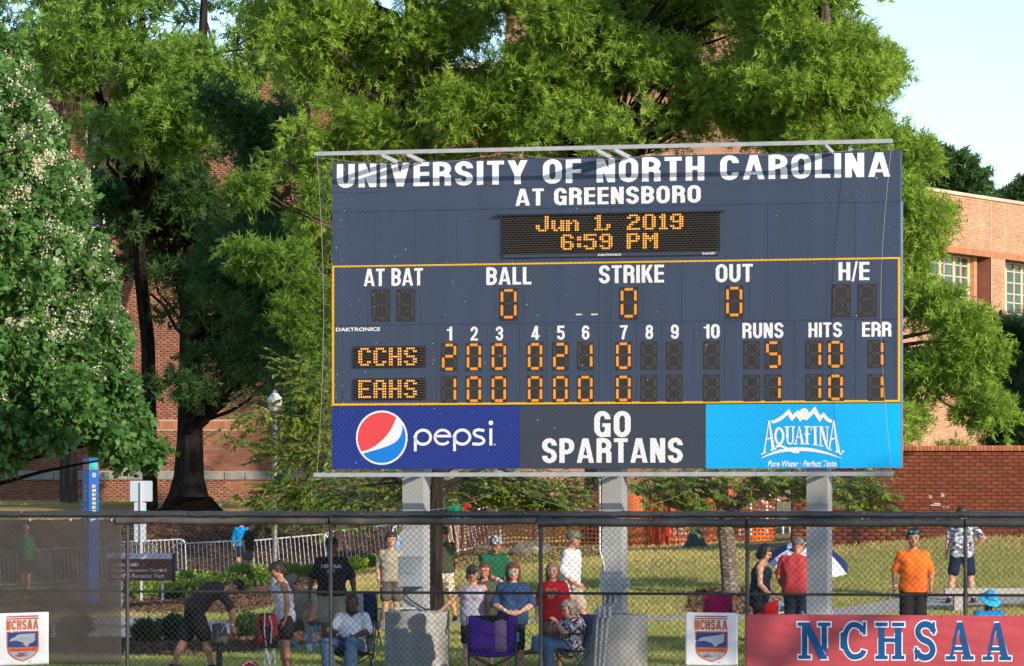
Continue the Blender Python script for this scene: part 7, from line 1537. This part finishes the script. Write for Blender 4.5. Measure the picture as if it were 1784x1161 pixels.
# --- the group of women ---
t,j,info=person('woman in a navy tee and mirrored teal sunglasses standing behind the purple chair',894,69.6,1.62,0,'fair',g=1.26,sw=1.12,fem=True,head_k=1.04,shirt=dict(m=F_blue,loose=.032,hem=.15,sleeve=.92),bottom=dict(m=F_blk,len=1.35,loose=.012),hair=dict(m=H_auburn,style='long',th=.02),glasses=dict(m=G_tl),shoes=S_dk,J=dict(el_l=(-.30,-.03,1.12),wr_l=(-.08,-.27,1.0),el_r=(.30,-.03,1.12),wr_r=(.10,-.27,1.0)),bands='l',hands=dict(l=((1,-.3,-.15),(.1,.9,-.3),.4),r=((-1,-.35,-.1),(-.1,.9,-.3),.4)))
person('woman in an olive grey tee and amber sunglasses behind the lavender-clad woman',844,71.3,1.58,-4,'ruddy',g=1.05,fem=True,shirt=dict(m=fab('olive_grey',(.075,.075,.058)),sleeve=.9,loose=.028),bottom=dict(m=F_blk,len=1.1),hair=dict(m=H_auburn,style='long'),glasses=dict(m=G_or),shoes=S_dk)
person('woman in a lavender tank top and grey cap, hand on the round footing',824,69.9,1.59,-8,'fair',g=1.06,fem=True,shirt=dict(m=F_lav,type='tank',hem=.16,loose=.026),bottom=dict(m=F_blk,len=.85,loose=.02),cap=dict(m=C_char),hair=dict(m=H_gry,style='bob'),glasses=dict(m=G_bl),shoes=S_dk,J=dict(el_l=(-.33,-.02,1.22),wr_l=(-.50,-.05,1.04),wr_r=(.22,.05,.92)),hands=dict(l=((-1,0,-.25),(0,0,-1),.2)))
t,j,info=person('blonde woman in a red tee with gold print behind the seated woman',963,70.7,1.60,-6,'fair',g=1.1,fem=True,head_k=1.02,shirt=dict(m=F_red,loose=.03,sleeve=1.2,hem=.12),bottom=dict(m=fab('brown_shorts',(.10,.06,.05)),len=.9),hair=dict(m=H_bld,style='long'),shoes=S_dk)
chest_print(t,info,j,[('STATE',-.09,.09,.03,.075)],mat('shirt_print_gold',(.55,.25,.10),.8)); chest_print(t,info,j,[('@',-.06,.06,-.09,.01)],MATS['shirt_print_gold'])
# --- bending, crouching and seated people ---
person('man in a charcoal tee and black shorts bent far forward over his gear',338,71.5,1.74,96,'tan',g=1.2,sw=1.08,shirt=dict(m=F_char,loose=.03,hem=.1,sleeve=.8),bottom=dict(m=F_blk,len=.9,loose=.04),hair=dict(m=H_brn,th=.004),cap=dict(m=C_blk,back=True),shoes=S_dk,lean=62,look=(0,-10),
  J=dict(el_l=(-.21,-.56,.90),wr_l=(-.16,-.55,.66),el_r=(.21,-.58,.92),wr_r=(.14,-.58,.66),an_l=(-.14,-.26,.085),kn_l=(-.13,-.16,.5),an_r=(.12,.30,.085),kn_r=(.11,.12,.50)),bands='l')
person('girl in a white tank top with tied hair and bowed head, holding a red backpack',497,69.2,1.66,-72,'tan',g=.95,fem=True,shirt=dict(m=F_white,type='tank',hem=.13,loose=.024),bottom=dict(m=F_char,len=.62,loose=.03),hair=dict(m=H_brn,style='bun'),shoes=S_dk,lean=9,look=(0,-32),J=dict(el_r=(.2,-.02,1.12),wr_r=(.17,-.04,.86),el_l=(-.22,.02,1.14),wr_l=(-.2,-.13,.90)))
person('man in a taupe tee and cap crouching beside the blue straps',532,79.2,1.98,-28,'tan',g=1.15,sw=1.1,shirt=dict(m=F_taupe,loose=.03,nocut=True,sleeve=.8),bottom=dict(m=F_gsh,len=.8),cap=dict(m=C_taupe),hair=dict(m=H_brn,th=.004),shoes=mat('shoe_slate',(.06,.09,.12),.6),look=(-25,-30),
  J=dict(pel=(0,.15,.42),chest=(0,-.02,.70),neck=(-.02,-.14,.86),head=(-.06,-.24,.96),hip_l=(-.09,.14,.40),hip_r=(.09,.14,.40),kn_l=(-.24,-.26,.30),kn_r=(.20,-.28,.50),an_l=(-.22,.10,.09),an_r=(.16,-.12,.09),sh_l=(-.2,-.11,.80),sh_r=(.2,-.09,.82),el_l=(-.30,-.28,.62),wr_l=(-.36,-.32,.42),el_r=(.34,-.28,.66),wr_r=(.32,-.38,.44)))
def seated(label,px,d,yaw,**k):
    J=dict(pel=(0,.12,.50),chest=(0,.20,.82),neck=(0,.19,1.03),head=(0,.15,1.18),hip_l=(-.1,.1,.48),hip_r=(.1,.1,.48),kn_l=(-.17,-.36,.50),kn_r=(.17,-.36,.50),an_l=(-.15,-.38,.09),an_r=(.15,-.38,.09),sh_l=(-.185,.19,.97),sh_r=(.185,.19,.97),el_l=(-.27,.06,.72),el_r=(.27,.06,.72),wr_l=(-.10,-.14,.62),wr_r=(.10,-.14,.62)); J.update(k.pop('J',{}))
    return person(label,px,d,k.pop('h',1.78),yaw,J=J,**k)
seated('man in a white polo shirt and jeans seated with folded hands',608,68.8,-12,skin='deep',g=1.12,shirt=dict(m=F_white,collar=True,collar_m=F_blk,sleeve=.92,loose=.026,nocut=True),bottom=dict(m=F_jean,len=2,cuff=.085,loose=.028),hair=dict(m=H_blk,th=.004),shoes=S_bl,belly=.02,bands='l',J=dict(chest=(0,.23,.77),neck=(0,.21,.95),head=(0,.16,1.085),sh_l=(-.18,.2,.89),sh_r=(.18,.2,.89),el_l=(-.27,.06,.70),el_r=(.27,.06,.70),kn_l=(-.24,-.34,.52),an_l=(-.20,-.30,.09),kn_r=(.13,-.36,.54),an_r=(.10,-.36,.09)),z0=-.03)
seated('grey-blonde woman in a floral top and jeans seated with one leg crossed',982,69.3,-62,skin='fair',g=1.1,fem=True,shirt=dict(m=F_flor,sleeve=.7,loose=.03,nocut=True),bottom=dict(m=F_jean,len=2,cuff=.07,loose=.02),hair=dict(m=mat('hair_ash',(.22,.19,.15),.5,c2=(.13,.11,.09),scale=26),style='bob',th=.022),glasses=dict(m=G_bk),shoes=fab('shoe_brown',(.08,.05,.035)),look=(0,-6),bands='l',
  h=1.66,z0=-.02,J=dict(chest=(0,.19,.76),neck=(0,.14,.93),head=(0,.08,1.05),sh_l=(-.17,.14,.87),sh_r=(.17,.14,.87),kn_l=(-.10,-.40,.60),an_l=(.14,-.55,.46),kn_r=(.14,-.36,.50),an_r=(.12,-.30,.09),el_r=(.20,-.10,.68),wr_r=(.03,-.14,.86),el_l=(-.25,-.08,.68),wr_l=(-.06,-.16,.82)))
seated('person in a bright blue shirt and wide sky-blue hat seated low',1735,70.5,30,skin='deep',g=1.1,h=1.72,shirt=dict(m=F_cy,loose=.03,nocut=True),bottom=dict(m=F_nav,len=2),cap=dict(m=F_cyh,style='bucket'),hair=dict(m=H_blk,th=.004),look=(0,-28),shoes=S_dk,z0=-.10)
seated('person sunk in a low maroon chair mostly hidden by the right scoreboard post',1437,77.5,75,skin='tan',g=1.0,h=1.7,shirt=dict(m=F_nav,loose=.02,nocut=True),bottom=dict(m=F_nav,len=.8),hair=dict(m=H_brn),shoes=S_dk,z0=-.14,res=.018)
print('people',round(time.time()-TP,1))
# ---------------- folding chairs, bags, umbrella ----------------
m_tube=mat('chair_tube_black',(.015,.015,.017),.4,spec=.5)
def quadcloth(name,P4,m,parent,n=8,sag=.03,dirv=(0,0,-1),label=None,thick=.006):
    """fabric panel between four corners with a sag"""
    P4=[Vector(p) for p in P4]; V=[];Fc=[]; nn=(P4[1]-P4[0]).cross(P4[3]-P4[0]).normalized()*thick; dv=Vector(dirv)
    for k in (0,1):
        for i in range(n+1):
            for j in range(n+1):
                s,t_=i/n,j/n; q=P4[0].lerp(P4[1],s).lerp(P4[3].lerp(P4[2],s),t_)+dv*sag*math.sin(math.pi*s)*math.sin(math.pi*t_)**.5+nn*k+dv*.004*math.sin(i*2.3+j*1.7); V.append(tuple(q))
    M=(n+1)**2; I=lambda i,j,k=0:k*M+i*(n+1)+j
    for i in range(n):
        for j in range(n): Fc.append([I(i,j),I(i,j+1),I(i+1,j+1),I(i+1,j)]); Fc.append([I(i,j,1),I(i+1,j,1),I(i+1,j+1,1),I(i,j+1,1)])
    for i in range(n): Fc+= [[I(i,0),I(i+1,0),I(i+1,0,1),I(i,0,1)],[I(i,n),I(i,n,1),I(i+1,n,1),I(i+1,n)],[I(0,i),I(0,i,1),I(0,i+1,1),I(0,i+1)],[I(n,i),I(n,i+1),I(n,i+1,1),I(n,i,1)]]
    return link(name,mesh_np(name,np.array(V),Fc,m,True),parent,label)
def camp_chair(label,px,d,yaw,back_cols,seat_m,arm_m=None,w_=.56,hb=.92,hs=.44,stripe=None,cup=False,z0=0):
    g=G(px,d); g.z+=z0; t=thing('folding_chair',label,'folding chair',tuple(g),math.radians(yaw),group='folding camp chairs'); W=w_/2
    for sx in (-1,1):
        for a,b,nm in (((sx*W,-.25,.02),(sx*W,.22,hs-.02),'leg'),((sx*W,.25,.02),(sx*W,-.22,hs+.18),'leg')): MB().tube([a,b],.011,7).obj(nm,m_tube,t,smooth=True)
        MB().tube([(sx*W,.2,.30),(sx*(W+.02),.30,hb)],.011,7).obj('back_post',m_tube,t,smooth=True)
        quadcloth('armrest',[(sx*W-.035,-.26,hs+.20),(sx*W+.035,-.26,hs+.20),(sx*W+.035,.26,hs+.22),(sx*W-.035,.26,hs+.22)],arm_m or seat_m,t,4,.01)
        MB().tube([(sx*W,-.26,.02),(sx*W,-.26,.05)],.02,8).obj('foot',m_tube,t)
    for y in (-.25,.25): MB().tube([(-W,y,.04),(W,y,hs-.04)],.010,6).obj('cross_brace',m_tube,t,smooth=True); MB().tube([(W,y,.04),(-W,y,hs-.04)],.010,6).obj('cross_brace',m_tube,t,smooth=True)
    quadcloth('seat',[(-W,-.24,hs),(W,-.24,hs),(W,.22,hs-.05),(-W,.22,hs-.05)],seat_m,t,8,.05)
    n=len(back_cols)
    for i,(f0,f1,m) in enumerate(back_cols): quadcloth('backrest',[(-W+2*W*f0,.20,hs+.0),(-W+2*W*f1,.20,hs+.0),(-W+2*W*f1,.30,hb),(-W+2*W*f0,.30,hb)],m,t,6,.03,(0,1,0))
    if stripe: quadcloth('top_band',[(-W+.02,.275,hb-.10),(W-.02,.275,hb-.10),(W-.02,.30,hb+.005),(-W+.02,.30,hb+.005)],stripe,t,6,.02,(0,1,0))
    if cup: MB().lathe([(.035,0),(.04,.12),(.042,.125)],(-W-.0,-.2,hs+.14),12).obj('cup',mat('can_teal',(.0,.35,.5),.3),t,smooth=True)
    return t
F_pur=fab('purple',(.075,.022,.30)); F_pur2=fab('purple_pale',(.24,.16,.34)); F_nvc=fab('navy_canvas',(.015,.03,.10)); F_gstripe=fab('grey_stripe',(.38,.40,.38)); F_pk=fab('magenta',(.55,.01,.14)); F_bk=F_blk
camp_chair('empty purple camp chair with a black top band, in front of the women',858,67.9,178+0,[(0,.18,F_pur),(.18,.45,F_pur2),(.45,1,F_pur)],F_pur,F_pur,.66,.93,.42,F_blk,True)
camp_chair('large navy camp chair with a grey centre stripe behind the seated man',631,79.5,172,[(0,.38,F_nvc),(.38,.62,F_gstripe),(.62,1,F_nvc)],F_nvc,F_nvc,.56,.92,.42)
camp_chair('dark folding chair under the man in the white polo shirt',610,68.75,-12,[(0,.0001,F_bk),(.0001,1,fab('plaid_grey',(.10,.12,.16)))],F_bk,F_bk,.58,.80,.42,z0=-.03)
camp_chair('dark blue-backed camp chair under the woman in the floral top',985,69.3,-62,[(0,1,fab('slate_blue',(.05,.09,.15)))],F_bk,F_bk,.56,.90,.42)
camp_chair('magenta camp chair showing above the white crest banner',1252,76.5,175,[(0,1,F_pk)],F_pk,F_pk,.42,.88,.42)
camp_chair('low maroon camp chair half hidden by the right scoreboard post',1441,77.6,75,[(0,1,fab('maroon',(.16,.02,.03)))],fab('maroon',(.16,.02,.03)),None,.5,.85,.30)
camp_chair('low chair under the person with the sky-blue hat',1738,70.5,30,[(0,1,fab('dark_green',(.01,.10,.06)))],F_bk,None,.56,.72,.32)
# folded red chair held by the woman in black
t=thing('folded_chair','half-folded bright red canvas chair with white straps beside the woman in black','folding chair',tuple(G(1343,75.0)),0.2)
mr=fab('bright_red',(.62,.015,.015)); k=75/F
quadcloth('canvas',[(-.12,0,.42),(.10,0,.42),(.12,.02,.86),(-.10,.04,.80)],mr,t,8,.05,(0,-1,0)); quadcloth('canvas',[(-.18,.05,.30),(.0,.05,.30),(.0,.08,.72),(-.20,.10,.66)],mr,t,8,.04,(0,-1,0)); quadcloth('arm_sling',[(.1,0,.60),(.26,0,.56),(.27,0,.60),(.1,0,.66)],mr,t,4,.01)
for a,b in (((-.2,-.03,.57),(.16,-.03,.64)),((.10,-.03,.5),(.14,-.03,.84)),((.14,-.03,.64),(.05,-.03,.42))): MB().tube([a,b],.010,6).obj('strap',mat('strap_cream',(.6,.58,.5),.7),t,smooth=True)
for a,b in (((-.12,.02,0),(.1,.02,.82)),((.14,.03,0),(-.1,.03,.8))): MB().tube([a,b],.011,6).obj('leg',m_tube,t,smooth=True)
# umbrella
d=76.9; g=P(1412,1000,d); t=thing('umbrella','navy and white golf umbrella open behind the man in the washed red tee','umbrella',(g.x,g.y,gzf(g.x,d)),0); R=.68; ax=Vector((.12,-.35,1)).normalized(); apex=Vector((-.0,0,Zp(947,d)-gzf(g.x,d)))
q=ax.to_track_quat('Z','Y'); Mx=q.to_matrix(); F_un=fab('umbrella_navy',(.02,.035,.13)); F_uw=fab('umbrella_white',(.62,.66,.74))
for i in range(8):
    for (r0,r1,odd) in ((0,.55,0),(.55,1,1)):
        V=[];Fc=[]; n=5
        for a in range(n+1):
            for b in range(n+1):
                rr_=r0+(r1-r0)*a/n; th=(i+b/n)*math.pi/4; sc=1-.05*math.sin(math.pi*b/n)*rr_; V.append(tuple(apex+Mx@Vector((R*rr_*math.cos(th)*sc,R*rr_*math.sin(th)*sc,-.34*rr_**2))))
        for a in range(n):
            for b in range(n): Fc.append([a*(n+1)+b,(a+1)*(n+1)+b,(a+1)*(n+1)+b+1,a*(n+1)+b+1])
        link('canopy_panel',mesh_np('canopy_panel',np.array(V),Fc,(F_un,F_uw)[(i+odd)%2],True),t)
MB().tube([apex+Mx@Vector((0,0,.05)),apex+Mx@Vector((0,0,-.95))],.008,6).obj('shaft',m_tube,t,smooth=True)
for i in range(8): th=i*math.pi/4; MB().tube([apex+Mx@Vector((0,0,-.36)),apex+Mx@Vector((R*.5*math.cos(th),R*.5*math.sin(th),-.10))],.003,4).obj('rib',m_tube,t)
# dark cooler cart between the two at the right
t=thing('cooler','dark cooler box with a pale lid, beside the man in the washed red tee','cooler',tuple(G(1362,79))); MB().box((0,0,.30),(.62,.4,.60)).obj('box',mat('cooler_dark',(.03,.04,.055),.5),t); MB().box((0,0,.645),(.66,.44,.08)).obj('lid',mat('cooler_lid',(.12,.22,.32),.4),t); MB().tube([(-.3,-.22,.5),(.3,-.22,.5)],.012,6).obj('handle',m_galv,t)
# backpacks
def bag(name,label,px,d,zc,size,m,straps,yaw=0,seed=1,m2=None):
    g=G(px,d); t=thing(name,label,'bag',tuple(g),yaw); sx,sy,sz=size
    V,Q=mesh_sdf([((-sx*.25,0,zc-sz*.3),(-sx*.2,0,zc+sz*.25),sx*.42,sx*.34,.05),((sx*.25,0,zc-sz*.3),(sx*.2,0,zc+sz*.25),sx*.42,sx*.34,.05),((0,-sy*.3,zc-sz*.25),(0,-sy*.3,zc),sx*.28,sx*.25,.04)],.012,lambda D,X,Y,Z:D+.007*np.sin(X*40+seed)*np.sin(Z*30+Y*20)); link('sack',mesh_np('sack',V,Q,m,True),t)
    if m2: V,Q=mesh_sdf([((0,-sy*.5,zc-sz*.3),(0,-sy*.5,zc-sz*.05),sx*.22,sx*.2,.04)],.012); link('pocket',mesh_np('pocket',V,Q,m2,True),t)
    for p in straps: MB().tube(p,.010,6).obj('strap',mat('strap_grey',(.35,.36,.38),.7),t,smooth=True)
    return t
m_rp=mat('backpack_red_black',(.30,.01,.015),.7,c2=(.015,.012,.013),scale=5,detail=2,contrast=(.5,.53))
bag('backpack','red and black backpack with grey drawcords hanging from the girl hand',465,68.9,.72,(.26,.22,.5),m_rp,[[(-.02,-.14,.95),(-.03,-.16,.7),(0,-.15,.45),(.01,-.1,.15)],[(.04,-.13,.9),(.08,-.15,.75),(.06,-.15,.5)]],m2=F_bk)
t=thing('stool','folded steel-legged stool standing under the red backpack','stool',tuple(G(470,68.7)))
for a,b in (((-.09,0,0),(-.06,0,.45)),((.09,0,0),(.06,0,.45)),((-.05,.1,0),(.05,.1,.45)),((.05,-.06,0),(-.05,-.06,.45))): MB().tube([a,b],.012,6).obj('leg',m_galv,t,smooth=True)
MB().box((0,0,.455),(.2,.2,.02)).obj('seat',F_bk,t)
bag('gear_bag','grey and brown catcher gear bag under the hands of the bending man',382,71.3,.56,(.20,.18,.34),mat('gear_bag_camo',(.20,.17,.13),.8,c2=(.06,.055,.05),scale=9,detail=2,contrast=(.48,.52)),[[(.02,-.12,.8),(.1,-.14,.7),(.04,-.12,.58)]],seed=4)
MB().tube([(0,0,0),(0,.02,.42)],.045,8).obj('stand',mat('stand_brown',(.05,.03,.025),.7),bpy.data.objects['gear_bag'])
bag('duffel_bag','crimson duffel bag lying on the grass near the girl with the backpack',435,68.6,.13,(.24,.2,.16),fab('crimson',(.30,.01,.03)),[[(-.1,-.1,.2),(0,-.12,.26),(.1,-.1,.2)]],seed=7)
# blue strap sling chair and paper cup by the crouching man
t=thing('blue_straps','tangle of bright blue carry straps with black clips beside the crouching man','straps',tuple(G(542,78.6)))
mc_=mat('strap_bright_blue',(.0,.30,.62),.5)
for pts in ([(-.05,0,.42),(-.10,0,.2),(-.02,0,.0)],[(0,0,.42),(-.06,.02,.18),(.02,0,.02)],[(.06,0,.44),(.03,0,.2),(.05,0,.0)],[(-.16,-.05,.02),(-.3,-.02,.14),(-.42,0,.18)],[(.08,0,.42),(.09,0,.25),(.07,0,.02)]): MB().tube(pts,.012,6).obj('strap',mc_,t,smooth=True)
MB().box((.0,0,.44),(.12,.05,.08)).obj('clip',m_tube,t)
t=thing('paper_cup','white paper cup standing on the mulch by the blue straps','cup',tuple(G(539,77.6))); MB().lathe([(.035,0),(.048,.12),(.05,.124)],(0,0,0),14).obj('cup_body',mat('paper_white',(.6,.58,.52),.7),t,smooth=True); MB().lathe([(.052,.1245),(.052,.134),(.045,.14)],(0,0,0),14).obj('lid',mat('paper_white',(.6,.58,.52),.7),t,smooth=True)
# small white stone on the far lawn
boulder(378,139.5,.16,.10,'small pale stone on the dark lawn by the big oak',11,mat('stone_pale',(.4,.4,.4),.9))
# dry leaves and clippings on the lawn and mulch
r=np.random.default_rng(77); n=5000; y=67+r.random(n)*35; x=(r.random(n)*2-1)*.11*y; C=np.c_[x,y,gz(x,y)+.02]; V,Q=leaf_quads(C,unit(r.normal(size=(n,3))*np.array([[1,1,.2]])),unit(r.normal(size=(n,3))*.3+np.array([[0,0,1]])),.03+.03*r.random(n),.008+.008*r.random(n)); tag(link('fallen_leaves',mesh_np('fallen_leaves',V,Q,leafmat('dead_leaf',(.14,.08,.03),.1,.8,(.34,.24,.12)),tone=r.random(n))),'scattered dry brown leaves on the lawn and mulch','leaves',kind='stuff')
print('done',round(time.time()-T0,1), sum(sum(len(p)-2 for p in []) + len(m.loops)-2*len(m.polygons) for m in bpy.data.meshes))

import collections
cc=collections.Counter()
for m in bpy.data.meshes: cc[m.name.split('.')[0]]+=len(m.loops)-2*len(m.polygons)
print('done',cc.most_common(14))
